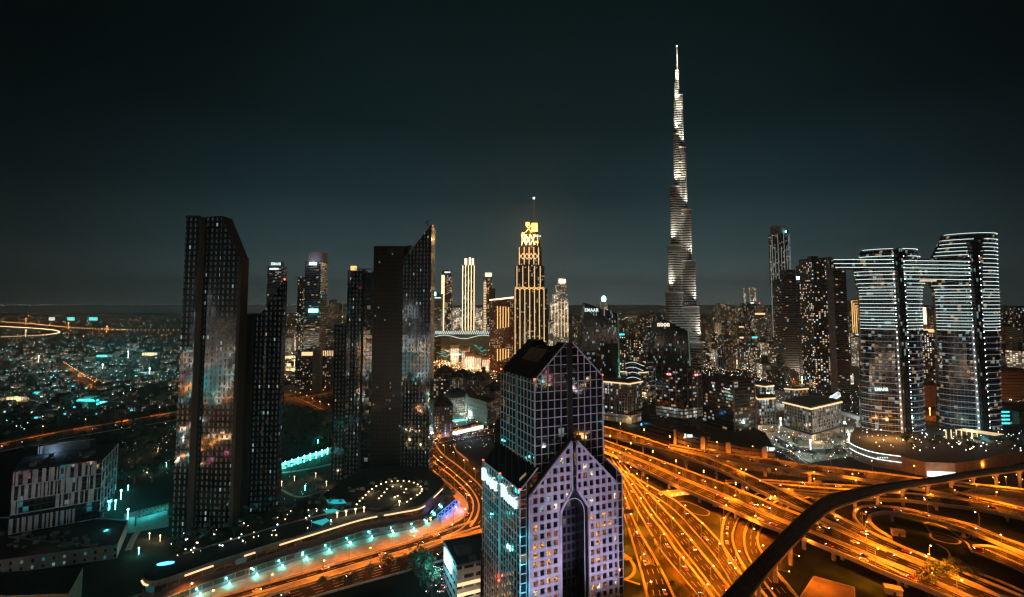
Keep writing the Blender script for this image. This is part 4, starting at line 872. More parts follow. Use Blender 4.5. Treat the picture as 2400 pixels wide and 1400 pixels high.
part('black_side', b, [fac('black side wall', (3.2, 4.1), (.3, .6, .3, .7), icol=(.01, .01, .01), ocol=(.010, .009, .008), orough=.3, lit=.025, lstr=3, ior=1.4, oior=1.4, jit=0), M['dark']], t4)
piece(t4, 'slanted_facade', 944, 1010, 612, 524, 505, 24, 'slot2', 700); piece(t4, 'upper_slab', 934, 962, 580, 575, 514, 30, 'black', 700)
b = MB(); b.bar(Pp(1003, 531, 508), Pp(1003, 522, 508), 1); b.bar(Pp(996, 523, 508), Pp(1006, 517, 508), .8); part('roof_crane', b, M['dark'], t4)
b = MB(); b.bar(Pp(944, 612, 504.6), Pp(1010, 524, 504.6), .5); part('slanted_coping', b, M['grey'], t4)
# glowing curved lobby below it
lob = thing('shopfront', 'bright white curved glass lobby below the black-sided tower', 'lobby', Gp(940, 1120)); a_ = cr([Gp(x, y) for x, y in ((870, 1118), (890, 1112), (930, 1103), (990, 1098))], 5)
b = MB(); b.prism([(p[0], p[1]) for p in a_]+[(p[0]+1, p[1]+14) for p in reversed(a_)], 0, 17, 1, 0)
part('glazing', b, [fac('white lobby', (3.6, 8.4), (.03, .97, .10, .95), ocol=(.05, .06, .06), lit=.5, lcol=((.75, 1, .95), (.2, .85, .85)), cool=.4, lstr=1.6, base=.5), M['roof']], lob)
b = MB()
for k in range(0, len(a_), 4): b.box(a_[k][0], a_[k][1]-1, .8, .8, 0, 21)
part('column', b, M['grey'], lob); b = MB(); b.prism([(p[0], p[1]-2) for p in a_]+[(p[0]+1, p[1]+15) for p in reversed(a_)], 17, 17.8, 0, 0, True); part('canopy', b, M['dark'], lob)
point('lobby_light', (Gp(930, 1110)[0], Gp(930, 1110)[1]-9, 8), 8000, (.3, 1, .95), 2, lob)
# ---- slim pair and the low towers behind ----
r, cx, cyy, w, zt = block('striped_tower', 'tall striped tower with a pale boxed crown and teal sign, between the dark clusters', 'tower', 712, 750, 614, 1060, 40, 'floors')
b = MB(); b.box(cx+2, cyy, w*.9, 30, zt, Zp(590, 1060)); part('crown', b, M['grey'], r)
b = MB(); b.box(cx, 1059, 14, 1, zt-6, zt-2); part('crown_light', b, M['g_whiteh'], r)
b = MB(); b.box(Xp(734, 1058, 727), 1058, 18, 1, Zp(732, 1058), Zp(725, 1058)); part('lit_sign', b, M['g_tealh'], r)
b = MB(); b.box(Xp(706, 1066, 700), 1075, 12, 30, 0, Zp(649, 1066)); part('side_slab', b, M['resid'], r)
point('crown_glow', (cx, 1050, zt+3), 8e3, (.7, .6, .8), 2, r)
r, cx, cyy, w, zt = block('low_tower', 'squat dark tower with a lit crown row below the striped tower', 'tower', 708, 738, 823, 1010, 30, 'resid2')
b = MB(); b.box(cx, 1009, w*.9, .6, zt-9, zt-2); part('crown_row', b, M['g_warm2'], r)
b = MB(); b.box(Xp(746, 1012, 823), 1020, 16, 30, 0, zt+3); part('stair_core', b, M['grey'], r)
r, cx, cyy, w, zt = block('low_tower', 'purple-brown tower with bright vertical crown windows beside the squat dark one', 'tower', 758, 784, 821, 1016, 30, 'resid2')
b = MB()
for k in range(6): b.box(cx-w/2+2+k*3.6, 1015.4, 1.2, .5, zt-11, zt-1)
part('crown_row', b, M['g_warm2'], r)
r, cx, cyy, w, zt = block('low_tower', 'pale flat-topped block left of the middle dark cluster', 'building', 752, 800, 788, 1350, 40, 'resid')
r, cx, cyy, w, zt = block('office_tower', 'slim tower with a lit EMAAR sign seen over the pointed dark tower', 'tower', 624, 656, 625, 1250, 34, 'floors')
b = MB(); b.box(cx+2, cyy, w*.6, 16, zt, Zp(613, 1250)); part('crown', b, M['dark'], r); b = MB(); b.box(cx, 1249, 22, .8, zt-8, zt-4); part('crown_light', b, M['g_white'], r)
text('EMAAR', r, (Xp(635, 1248, 640), 1248, Zp(622, 1248)), 7, 0, M['g_sign'], wmax=24)
# ---- lit skyline in the middle ----
def fins(r, cx, Y, w, z0, z1, n, m='g_warm2', t=.9, name='light_fin'):
    for k in range(n):
        b = MB(); x = cx-w/2+w*k/(n-1); b.box(x, Y-.6, t, .8, z0, z1); part(name, b, M[m], r)
def crown(r, pieces, Y, m, d=20, name='crown'):
    for pl, pr, y0, y1 in pieces:
        b = MB(); a, c = Xp(pl, Y, y0), Xp(pr, Y, y0); b.box((a+c)/2, Y+d/2, c-a, d, Zp(y1, Y), Zp(y0, Y)); part(name, b, M[m], r)
D_ = 1720
r, cx, cyy, w, zt = block('lit_tower', 'white-edged tower with bright sign, leftmost of the three lit towers', 'tower', 1035, 1058, 636, D_, 36, 'busy')
fins(r, cx-w/2+4, D_, 7, Zp(775, D_), Zp(645, D_), 3, 'g_warm', t=2.0); b = MB(); b.box(cx+2, D_-1, 20, .8, zt-6, zt-1); part('lit_sign', b, M['g_sign'], r)
r, cx, cyy, w, zt = block('lit_tower', 'tall tower outlined by bright gold vertical fins, middle of the three lit towers', 'tower', 1084, 1111, 622, D_, 40, 'busy')
fins(r, cx, D_, w, Zp(775, D_), zt, 5, 'g_warm', 1.8); crown(r, ((1089, 1094, 606, 622), (1099, 1103, 604, 622), (1106, 1110, 606, 622)), D_, 'g_warm', 12)
r, cx, cyy, w, zt = block('lit_tower', 'tower with ladder of bright floors on its left edge, rightmost of the three lit towers', 'tower', 1133, 1153, 652, D_, 36, 'busy')
b = MB(); 
for k in range(30): b.box(cx-w/2+5, D_-.8, 9, .8, Zp(775, D_)+k*5.5, Zp(775, D_)+k*5.5+2.8)
part('lit_floors', b, M['g_warm2'], r); crown(r, ((1137, 1152, 640, 648),), D_, 'g_warm', 12)
r, cx, cyy, w, zt = block('glass_tower', 'blue-lit glass tower at the edge of the slanted dark tower', 'tower', 1008, 1034, 690, 1500, 40, 'floors')
b = MB(); b.box(cx+4, 1499, 22, .8, zt-12, zt-9); part('lit_sign', b, M['g_white'], r); b = MB(); b.box(cx-2, 1499, 5, .8, zt-4, zt+6); part('lit_emblem', b, M['g_tealh'], r)
r, cx, cyy, w, zt = block('hotel_block', 'low pale hotel wing between the lit towers', 'building', 1060, 1130, 722, 1760, 30, 'whitet')
# opera-like mall with zigzag lit edge
mall = thing('shopping_mall', 'broad mall roof with a zigzag of lights along its edge below the lit towers', 'mall', (Xp(1090, 1500), 1500, 0))
b = MB(); xa, xb = Xp(1020, 1500), Xp(1160, 1500); b.box((xa+xb)/2, 1560, xb-xa, 120, 0, Zp(782, 1500)); part('roof_block', b, plain('dark mall roof', (.035, .05, .045), .9), mall)
b = MB(); zA, zB = Zp(784, 1499), Zp(776, 1499)
for k in range(28):
    x0 = xa+(xb-xa)*k/28; x1 = xa+(xb-xa)*(k+1)/28; b.bar((x0, 1498, zA), ((x0+x1)/2, 1498, zB), .9); b.bar(((x0+x1)/2, 1498, zB), (x1, 1498, zA), .9)
part('zigzag_lights', b, M['g_white'], mall)
b = MB(); zc = Zp(790, 1497)
for k in range(40):
    x0 = xa+(xb-xa)*k/40; x1 = xa+(xb-xa)*(k+1)/40; f = lambda x: zc+5*sin((x-xa)/18)
    b.bar((x0, 1497, f(x0)), (x1, 1497, f(x1)), 1.0)
part('wave_light', b, M['g_white'], mall)
zr_ = Zp(782, 1500)
RM = random.Random(4)
for k in range(26):
    b = MB(); x = RM.uniform(xa+5, xb-20); z_ = RM.uniform(18, zr_-34); L_ = RM.uniform(8, 34); q = [(x+L_*t/6, 1496.6, z_+2.2*sin(t*1.1+k)) for t in range(7)]
    for a, c in zip(q, q[1:]): b.bar(a, c, .4, .5)
    part('front_light', b, M[RM.choice(['g_white', 'g_warm2', 'g_teal', 'g_warm2'])], mall)
# bright mall halls
for i, (pl, pr, yt, yb, m, lab) in enumerate(((1012, 1055, 812, 842, 'g_warm2', 'long low'), (1056, 1076, 812, 850, 'g_warm', 'small cubic'), (1082, 1098, 818, 862, 'g_warm2', 'tall narrow'), (1090, 1112, 832, 868, 'g_warm', 'stepped'),
                                            (1112, 1128, 836, 868, 'g_white', 'glass-cylinder'), (1130, 1150, 840, 872, 'g_warm', 'rightmost'))):
    Y = Gp(pl, yb)[1]; r, cx, cyy, w, zt = block('mall_hall', f'{lab} brightly lit hall on the front of the mall', 'mall hall', pl, pr, yt, Y, 40, 'tan', yref=yt, roofbox=False)
    b = MB(); n_ = 4
    for k in range(n_): b.face([(cx-w/2+w*(k+.12)/n_, Y-.6, zt*.1), (cx-w/2+w*(k+.88)/n_, Y-.6, zt*.1), (cx-w/2+w*(k+.88)/n_, Y-.6, zt*.88), (cx-w/2+w*(k+.12)/n_, Y-.6, zt*.88)], [(0, 0), (9, 0), (9, zt), (0, zt)])
    part('lit_window', b, M['hall'], r); point('hall_light', (cx, Y-14, 9), 16000, (1, .62, .25), 3, r)
    b = MB(); b.box(cx, cyy, w*1.15, 44, zt+1.2, zt+3.5); part('roof_slab', b, M['tan'], r)
# ---- gold-crowned tower ----
ab = thing('crowned_tower', 'tall stepped tower with gold lattice crown and twin spires in the centre of the skyline', 'tower', (Xp(1244, 1160, 700), 1180, 0))
M['addr'] = fac('fluted tower glass', (5.2, 3.9), (.12, .88, .3, 1), icol=(.010, .011, .012), ocol=(.08, .075, .07), lit=.09, lstr=3.2, cool=.3, ior=1.8)
YA = 1160
tiers = [(1204, 1284, 676, 900), (1208, 1277, 622, 676), (1214, 1271, 577, 622), (1220, 1267, 547, 577), (1231, 1262, 523, 547)]
for i, (pl, pr, y0, y1) in enumerate(tiers):
    a, c = Xp(pl, YA, y1 if y1 < 800 else 740), Xp(pr, YA, y1 if y1 < 800 else 740); z0 = Zp(y1, YA) if i else 0; z1 = Zp(y0, YA); d = 62-i*8
    b = MB(); b.prism([(a, YA+14+i), (a+(c-a)*.25, YA+4+i), ((a+c)/2, YA+i), (c-(c-a)*.25, YA+4+i), (c, YA+14+i), (c, YA+d), (a, YA+d)], z0, z1, 1, 0, u0=3); part('tier', b, [M['addr'], M['roof']], ab)
    n_ = 5 if i else 7
    if i < 4:
        for k in range(n_):
            x = a+(c-a)*(k+.15)/n_+1.5; t_ = abs((x-a)/(c-a)-.5)*2; y_ = YA+i+(4*t_*2 if t_ < .5 else 4+(t_-.5)*20)-1.4
            b = MB(); b.box(x, y_, 1.5, 1.2, z0+2, z1-(2 if i else 0)); part('light_fin', b, M['g_warm2'], ab)
def lattice(pl, pr, y0, y1, n, Y, m, t=1.3):
    a, c = Xp(pl, Y, y1), Xp(pr, Y, y1); z0, z1 = Zp(y1, Y), Zp(y0, Y); b = MB()
    for k in range(n):
        x0, x1 = a+(c-a)*k/n, a+(c-a)*(k+1)/n; b.bar((x0, Y, z0), (x1, Y, z1), t); b.bar((x1, Y, z0), (x0, Y, z1), t)
    part('lattice_band', b, M[m], ab)
lattice(1222, 1254, 551, 574, 3, YA-3, 'g_warm', 1.6); lattice(1216, 1264, 594, 608, 5, YA-2, 'g_warm2'); lattice(1207, 1274, 673, 679, 6, YA-3, 'g_gold'); lattice(1232, 1246, 527, 545, 1, YA-1, 'g_warm2')
crown(ab, ((1232, 1241, 521, 529), (1246, 1260, 523, 543), (1223, 1230, 545, 553), (1254, 1262, 565, 570)), YA-2.5, 'g_gold', 4, 'gold_panel')
text('EMAAR', ab, (Xp(1253, YA-1, 600), YA-1, Zp(556, YA-1)), 4.5, 0, M['g_sign'], wmax=15)
for px, y0 in ((1244, 512), (1252, 466)):
    b = MB(); x = Xp(px, YA+20, 620); b.prism(oval(x, YA+20, .8, .8, 6), Zp(545, YA+20), Zp(y0, YA+20), 0, 0); part('spire', b, M['grey'], ab)
b = MB(); b.ball((Xp(1252, YA+20, 620), YA+20, Zp(465, YA+20)), 2.0); part('spire_light', b, M['g_whiteh'], ab)
for px, y in ((1238, 535), (1256, 540), (1228, 560)): point('crown_light', (Xp(px, YA-14, y), YA-14, Zp(y, YA-14)), 9e4, (1, .5, .12), 2, ab)
# brown hotel tower with gold vertical stripes
r, cx, cyy, w, zt = block('brown_tower', 'brown hotel slab with gold vertical light stripes left of the crowned tower', 'tower', 1147, 1206, 703, 1270, 40, 'resid2')
b = MB(); b.prism([(cx-w/2, 1269), (cx+w/2, 1269), (cx+w/2, 1272), (cx-w/2, 1272)], [zt-2, zt+4, zt+4, zt-2], [zt+.5, zt+8, zt+8, zt+.5], 0, 0, True); part('crown_light', b, M['g_warm'], r)
for k in range(5):
    b = MB(); x = Xp(1166+k*6.5, 1268.5, 760); b.box(x, 1268.6, 1.9, .8, Zp(771-k*1, 1268.5), Zp(718+k*.5, 1268.5)); part('light_stripe', b, M['g_gold'], r)
    b = MB(); b.box(x, 1268.6, 1.9, .8, Zp(847-k*2, 1268.5), Zp(818, 1268.5)); part('light_stripe', b, M['g_gold'], r)
crown(r, ((1147, 1160, 676, 703),), 1272, 'dark', 30)
# white tower right of it
D_ = 1700
wt = thing('white_tower', 'brightly floodlit white stepped tower with thin mast right of the crowned tower', 'tower', (Xp(1310, D_), D_, 0))
for pl, pr, y0, y1 in ((1290, 1333, 712, 850), (1295, 1332, 690, 712), (1305, 1328, 668, 690), (1311, 1325, 652, 668)):
    a, c = Xp(pl, D_, 740), Xp(pr, D_, 740); b = MB(); b.box((a+c)/2, D_+25, c-a, 50-(y1 < 800)*10, Zp(y1, D_) if y1 < 800 else 0, Zp(y0, D_)); part('tier', b, M['whitet'], wt)
for k in range(6):
    b = MB(); b.box(Xp(1293+k*7.5, D_-1, 740), D_-1, 1.6, 1, Zp(790, D_-1), Zp(700+abs(k-3)*6, D_-1)); part('light_fin', b, M['g_warm2'], wt)
crown(wt, ((1310, 1326, 655, 664),), D_-2, 'g_warm', 6)
b = MB(); b.box(Xp(1310, D_, 690), D_, 1.6, 1.6, Zp(668, D_), Zp(645, D_)); b.box(Xp(1316, D_, 690), D_, 1, 1, Zp(655, D_), Zp(622, D_)); part('mast', b, M['white'], wt)
r, cx, cyy, w, zt = block('white_tower', 'narrow lit wing at the left foot of the white stepped tower', 'building', 1287, 1296, 752, 1660, 30, 'whitet')
# ---- sail-shaped office towers ----
def sail(label, pl, pr, yl, yr, Y, curve, sign, sx, sy, sw, edge, Yd=34):
    r = thing('sail_tower', label, 'office tower', (Xp((pl+pr)/2, Y, 800), Y, 0)); n = 14; zb = 0
    zt_l, zt_r = Zp(yl, Y), Zp(yr, Y); b = MB(); prev = None
    def span(z):                                # outline bulges like a blade
        t = z/zt_l; l = Xp(pl, Y, 800)-curve*(1-(2*t-1)**2)*.5+curve*.9*max(0, t-.55)**1.5*2; return l, Xp(pr, Y, 800)+curve*.35*(1-t*1.1)
    for k in range(n):
        z0_, z1_ = zt_l*k/n, zt_l*(k+1)/n; (l0, r0), (l1, r1) = span(z0_), span(z1_)
        def top(z, l, rr): return [(x, min(z, zt_l+(zt_r-zt_l)*(x-l1)/max(1, r1-l1))) for x in (l, rr)]
        A0, A1 = [(l0, z0_), (r0, min(z0_, zt_r))], [(l1, z1_), (r1, min(z1_, zt_r))]
        q = [(l0, z0_), (r0, z0_), (r1, z1_), (l1, z1_)]
        q = clip(q, (-(zt_r-zt_l)/(r1-l1), 1), zt_l-(zt_r-zt_l)/(r1-l1)*l1) if True else q
        if len(q) < 3: continue
        for yy, rev in ((Y, 0), (Y+Yd, 1)):
            f = [(x, yy, z) for x, z in q]; b.face(f if not rev else f[::-1], [(x, z) for x, z in (q if not rev else q[::-1])])
        for i in range(len(q)):
            a, c = q[i], q[(i+1) % len(q)]
            if abs(a[1]-c[1]) < .01 and k and abs(a[1]-z0_) < .01: continue
            if abs(a[1]-c[1]) < .01 and abs(a[1]-z1_) < .01 and k < n-1: continue
            b.face([(a[0], Y, a[1]), (a[0], Y+Yd, a[1]), (c[0], Y+Yd, c[1]), (c[0], Y, c[1])], [(0, a[1]), (Yd, a[1]), (Yd, c[1]), (0, c[1])], 0)
    part('facade', b, M['sailg'], r)
    b = MB(); pts = [span(zt_r*k/8) for k in range(9)]
    for k in range(8): b.bar((pts[k][1]+.8, Y+2, zt_r*k/8), (pts[k+1][1]+.8, Y+2, zt_r*(k+1)/8), edge, 5)
    part('edge_blade', b, plain('pale green edge blade', (.45, .55, .5), .5), r)
    text(sign, r, (Xp(sx, Y-1, 760), Y-1, Zp(sy, Y-1)), 6.2, 0, M['g_sign'] if sign != 'noon' else glow('cream sign', (1, .82, .6), 1.2, False), wmax=sw)
    spot('edge_light', (pts[0][1]+5, Y-14, 1), (pts[0][1], Y, 70), 260000, (.45, 1, .75), 26, .8, 1, r)
    return r
M['sailg'] = fac('ribbed dark glass', (2.4, 4.1), (.16, 1, .04, 1), icol=(.008, .013, .014), ocol=(.03, .045, .045), lit=.045, lcol=((.9, .9, .8), (.5, .95, 1)), cool=.6, lstr=2.2, ior=1.45, jit=.008)
sail('dark blade-topped office tower with EMAAR sign and pale green edge', 1368, 1448, 710, 735, 930, 5, 'EMAAR', 1371, 731, 25, 2.5)
sail('curved dark office tower with cream noon sign, before the tallest tower', 1538, 1612, 742, 776, 870, 11, 'noon', 1541, 766, 20, 2.2)
r, cx, cyy, w, zt = block('beacon_tower', 'tower with a glowing teal dome seen behind the blade-topped office tower', 'tower', 1409, 1424, 708, 2000, 24, 'whitet')
b = MB(); b.ball((cx, cyy, zt+11), 9, 0, 13, 10); part('glowing_dome', b, M['g_tealh'], r)
# curved stacked building between the sails
sb = thing('terraced_building', 'low wavy terraced building with lit white floor lines between the two sail towers', 'building', (Xp(1490, 950), 960, 0))
for k in range(6):
    b = MB(); z_ = 6+k*9; w_ = 62-k*4; xc = Xp(1489, 950); f = oval(xc, 975, w_/2+3*sin(k*1.3), 22, 24); b.prism(f, z_, z_+6.5, 0, 0, True); part('floor', b, M['office'], sb)
    b = MB(); ff = [(x, y) for x, y in f if y < 978]
    for a, c in zip(ff, ff[1:]): 
        if dist(a, c) < 12: b.bar((a[0], a[1]-.4, z_+7.2+4*sin(a[0]*.12)), (c[0], c[1]-.4, z_+7.2+4*sin(c[0]*.12)), .6)
    part('floor_light', b, M['g_white'], sb)
b = MB(); b.box(Xp(1489, 950), 975, 40, 26, 0, 60); part('core', b, M['darkconc'], sb)
# ---- corner office with hexagon emblems and its podium ----
def corner(name, label, cat, pl, pc, pr, ytc, ybc, m, dL, dR, par=None, z0=0, ang=None):
    """two visible faces meeting at the near corner pc"""
    c = Gp(pc, ybc, z0); z1 = Zp(ytc, c[1])
    l = Pp(pl, 900, c[1]+dL); q = Pp(pr, 900, c[1]+dR); l = (Xp(pl, c[1]+dL, 880), c[1]+dL); q = (Xp(pr, c[1]+dR, 880), c[1]+dR)
    back = (l[0]+q[0]-c[0], l[1]+q[1]-c[1])
    r = par or thing(name, label, cat, (c[0], c[1], z0)); b = MB(); P_ = [l, c[:2], q, back]; b.prism(P_, z0, z1, 1, 0, u0=1); part('facade', b, [M[m] if isinstance(m, str) else m, M['roof']], r)
    return r, P_, z0, z1
lowlit = fac('lit lower floors', (3.2, 4.6), (.06, .94, .14, .86), icol=(.02, .02, .02), ocol=(.02, .02, .022), lit=.62, lcol=((1, .86, .6), (.9, 1, .95)), cool=.4, lstr=1.9, base=.1)
POD = 17
r, P_, z0, z1 = corner('corner_office', 'dark cube office with red and white hexagon emblems and three bright lower floors', 'office building', 1536, 1602, 1644, 864, 985, 'office', 24, 17, z0=POD)
b = MB(); c = P_[1]; l, q = P_[0], P_[2]
b.prism([sub(l, (.3, .5)), sub(c, (0, .6)), (q[0]+.4, q[1]-.4)], POD+1, POD+14, None, 0, closed=False, u0=1); part('lit_floors', b, lowlit, r)
b = MB()
for k in range(5):
    for A_, B_ in ((l, c), (c, q)):
        p = lerp(A_, B_, k/4); b.box(p[0], p[1]-.5, .55, .8, z0, z1)
part('vertical_fin', b, M['mull'], r)
def hexlogo(A_, B_, f, z, s, par):
    d = sub(B_, A_); L_ = hypot(*d); u = (d[0]/L_, d[1]/L_); p = lerp(A_, B_, f); n = (u[1], -u[0])
    def T(x, y, o=1.0): return (p[0]+u[0]*x+n[0]*o, p[1]+u[1]*x+n[1]*o, z+y)
    w = MB(); w.face([T(-s, -s/2*1.1), T(s, -s*.55), T(s, s*.55), T(-s, s*.55)]); part('emblem', w, glow('emblem white', (1, .9, .9), 1.6, False), par)
    w = MB()
    for tri in (((-s, s*.55), (-s*1.7, 0), (-s, -s*.55)), ((s, -s*.55), (s*1.7, 0), (s, s*.55)), ((-s, s*.55), (0, 0), (s, s*.55)), ((-s, -s*.55), (0, 0), (s, -s*.55))):
        w.face([T(x, y, 1.15) for x, y in tri]); 
    part('emblem', w, glow('emblem red', (1, .03, .05), 2.2, False), par)
hexlogo(l, c, .52, z1-9, 2.6, r); hexlogo(c, q, .70, z1-10, 2.6, r)
r, P_, z0, z1 = corner('corner_office', 'wide dark mirrored office block right of the emblem cube, with a small teal-white sign', 'office building', 1645, 1722, 1768, 893, 1012, 'office', 44, 14, z0=POD)
l, c, q = P_[0], P_[1], P_[2]; u = sub(c, l); L_ = hypot(*u); an = atan2(u[1], u[0])
for k, (x, w_) in enumerate(((.36, 2.2), (.42, 7))):
    b = MB(); p = lerp(l, c, x); b.box(p[0]+(w_/2 if k else 0), p[1]-1, w_, .6, z1-12, z1-9, an); part('lit_sign', b, M['g_sign'], r)
b = MB(); b.box(c[0], c[1]-.4, 1.6, 1.2, POD, z1+.5, an); b.box(q[0]-.5, q[1]-.5, 1.6, 1.2, POD, z1+.5, an); part('stone_edge', b, M['tan'], r)
pod = thing('podium_building', 'long brown podium building with tall orange-lit piers beside the curving flyover', 'podium', (Gp(1650, 1070)[0], Gp(1650, 1070)[1], 0))
pp = [Gp(1503, 1022), Gp(1586, 1046), Gp(1660, 1068), Gp(1746, 1088), Gp(1818, 1094)]
bk_ = [(Gp(1818, 1094)[0]+25, Gp(1818, 1094)[1]+70), (Xp(1640, 800), 800), (Xp(1500, 790), 790)]
b = MB(); b.prism([p[:2] for p in pp]+bk_, 0, POD, 1, 0); part('walls', b, [M['podium'], M['roof']], pod)
for px, y, w_ in ((1581, 1046, 3.2), (1646, 1065, 4.6), (1661, 1066, 2.4), (1706, 1080, 4.6), (1791, 1093, 4.8)):
    g_ = Gp(px, y); b = MB(); b.box(g_[0], g_[1]-1.6, w_, 2.4, 0, POD+3); part('pier', b, M['tan'], pod); point('pier_light', (g_[0], g_[1]-9, 4), 9000, (1, .3, .03), .8, pod)
for px, y, n_ in ((1613, 1022, 1), (1805, 1053, 1)):
    Y = Gp(px, 1056 if px < 1700 else 1092)[1]-2.2; x = Xp(px, Y, y); zz = Zp(y, Y)
    b = MB(); b.box(x-3.4, Y, 2.2, .5, zz-2.4, zz+2.4); b.box(x+1.9, Y, 6, .5, zz-1.8, zz+1.6); part('lit_sign', b, M['g_sign'], pod); point('sign_glow', (x, Y-3, zz), 700, (.5, .7, 1), .8, pod)
b = MB(); g_ = Gp(1510, 1022); b.box(g_[0], g_[1]-1.2, 9, .5, POD-3.5, POD-1); part('lit_sign', b, M['g_blue'], pod); point('sign_glow', (g_[0], g_[1]-6, POD+1), 2500, (.1, .5, 1), 1, pod)
b = MB(); 
for k in range(26): 
    a_ = R.uniform(0, 1); x = lerp(pp[0], pp[2], a_); b.box(x[0]+R.uniform(2, 20), x[1]+R.uniform(20, 60), R.uniform(3, 9), .8, POD, POD+1.2, .3)
part('roof_plant', b, M['grey'], pod)
# ---- pale blocks with gold cornices ----
def cornice_block(label, pl, pc, pr, ytc, ybc, dL, dR, m='officew', lowlit_=True):
    r, P_, z0, z1 = corner('cornice_building', label, 'office building', pl, pc, pr, ytc, ybc, m, dL, dR)
    l, c, q = P_[:3]; b = MB(); k_ = 1.04; cc = ((l[0]+q[0])/2, (l[1]+q[1])/2); ex = [(cc[0]+(p[0]-cc[0])*1.07, cc[1]+(p[1]-cc[1])*1.07) for p in P_]
    b.prism(ex, z1, z1+1.2, 0, 0, True); part('roof_slab', b, M['darkconc'], r)
    b = MB()
    for a, d in ((0, 1), (1, 2)): b.bar((ex[a][0], ex[a][1]-.3, z1-1.2), (ex[d][0], ex[d][1]-.3, z1-1.2), .8, 1.7)
    part('cornice_light', b, M['g_warm2'], r)
    if lowlit_:
        b = MB(); e2 = [(cc[0]+(p[0]-cc[0])*1.18, cc[1]+(p[1]-cc[1])*1.18) for p in P_]; b.prism(e2, 0, z1*.2, 1, 0); part('arcade', b, [fac('arcade', (5, 8), (.14, .86, .05, .8), icol=(.1, .08, .06), ocol=(.3, .27, .24), lit=.5, lstr=1.0, base=.12), M['roof']], r)
        point('arcade_light', (c[0], c[1]-10, 6), 9000, (1, .72, .42), 2, r)
    b = MB()
    for A_, B_ in ((l, c), (c, q)):
        n_ = max(3, int(dist(A_, B_)/7))
        for k in range(n_+1): p = lerp(A_, B_, k/n_); b.box(p[0], p[1]-.4, .9, .9, z1*.2, z1-2)
    part('vertical_fin', b, M['grey'], r)
    return r
cornice_block('pale block with a gold-lit cornice touching the gabled tower', 1405, 1475, 1503, 898, 992, 25, 22); cornice_block('smaller gold-corniced block behind the first, under the blade-topped tower', 1430, 1508, 1536, 872, 930, 20, 20)
cornice_block('slim ribbed block with gold cornice right of the mirrored office', 1769, 1780, 1814, 934, 1012, 20, 8); cornice_block('wide white-ribbed office block with gold cornice above the lit plaza', 1836, 1904, 1966, 956, 1032, 42, 44)
cornice_block('low flat block with gold cornice behind the wide white-ribbed one', 1838, 1866, 1892, 912, 960, 10, 10, lowlit_=False); cornice_block('small brown block with gold trim beside the slim ribbed one', 1770, 1795, 1812, 905, 950, 16, 10, lowlit_=False)
# tubular lit footbridge
fb = thing('footbridge', 'white lattice tube footbridge above the lit plaza', 'footbridge', Gp(1945, 950)); a_, c_ = Pp(1935, 945, 790), Pp(1965, 925, 815)
b = MB()
for k in range(14):
    p = lerp(a_, c_, k/13); o_ = [(p[0], p[1]+5*cos(t*pi/4), p[2]+4*sin(t*pi/4)) for t in range(8)]
    for i in range(8): b.bar(o_[i], o_[(i+1) % 8], .5)
part('lattice', b, M['g_white'], fb); b = MB(); b.bar((a_[0], a_[1], a_[2]-4), (c_[0], c_[1], c_[2]-4), 8, .8); b.box(a_[0], a_[1], 2, 2, -.5, a_[2]-4); b.box(c_[0], c_[1], 2, 2, -.5, c_[2]-4); part('walkway', b, M['darkconc'], fb)
fb = thing('footbridge', 'long teal-lit covered metro footbridge left of the left twin tower', 'footbridge', Gp(1990, 985)); a_, c_ = Pp(1962, 965, 740), Pp(2022, 982, 700)
b = MB(); b.bar(a_, c_, 6, 5); part('deck', b, M['grey'], fb); b = MB(); b.bar((a_[0], a_[1]-3.4, a_[2]+.6), (c_[0], c_[1]-3.4, c_[2]+.6), .4, 1.6); part('light_strip', b, M['g_teal'], fb)
b = MB(); b.box(lerp(a_, c_, .3)[0], lerp(a_, c_, .3)[1], 2, 2, -.5, lerp(a_, c_, .3)[2]-2); b.box(lerp(a_, c_, .8)[0], lerp(a_, c_, .8)[1], 2, 2, -.5, lerp(a_, c_, .8)[2]-2); part('column', b, M['conc'], fb)
# ---- right-hand towers ----
rt_ = thing('round_tower', 'very tall round-topped tower with thin vertical white ribs', 'tower', (Xp(1845, 1500), 1500, 0)); xc = Xp(1843, 1500, 700)
b = MB(); b.prism(oval(xc, 1530, 28.5, 28, 28), 0, Zp(548, 1500), 1, 0); part('shaft', b, [M['resid'], M['roof']], rt_)
b = MB(); f = oval(xc+3, 1530, 24.5, 24, 24); b.prism(f, Zp(548, 1500), [Zp(528, 1500)-max(0, x-xc)*.45 for x, y in f], 1, 0); part('crown', b, M['grey'], rt_)
for k in range(11):
    th_ = pi+pi*(k+.5)/11; b = MB(); b.box(xc+28.8*cos(th_), 1530+28.4*sin(th_), 1.1, 1.1, 60, Zp(547 if k % 2 else 578, 1500)); part('light_fin', b, glow('dim white fin', (.7, .9, .9), .22, False) if k == 0 else bpy.data.materials['dim white fin'], rt_)
b = MB(); b.ball((xc+6, 1500, Zp(543, 1500)), 2.4); part('crown_lamp', b, M['g_tealh'], rt_)
r, cx, cyy, w, zt = block('striped_tower', 'left half of the dark finely striped twin with two lit windows near the top', 'tower', 1834, 1868, 655, 1120, 36, 'floorsd'); crown(r, ((1841, 1864, 632, 655),), 1124, 'floorsd', 26)
r, cx, cyy, w, zt = block('striped_tower', 'right half of the dark finely striped twin with a bright sign box', 'tower', 1871, 1906, 657, 1130, 36, 'floorsd'); b = MB(); b.box(Xp(1875, 1128, 652), 1129, 13, 3, zt+1.5, zt+8); part('lit_sign', b, M['g_tealh'], r)
crown(r, ((1876, 1898, 622, 656),), 1150, 'dark', 20)
r, cx, cyy, w, zt = block('residential_tower', 'big residential tower with columns of warm windows left of the twin towers', 'tower', 1906, 1942, 606, 990, 44, 'busy'); 
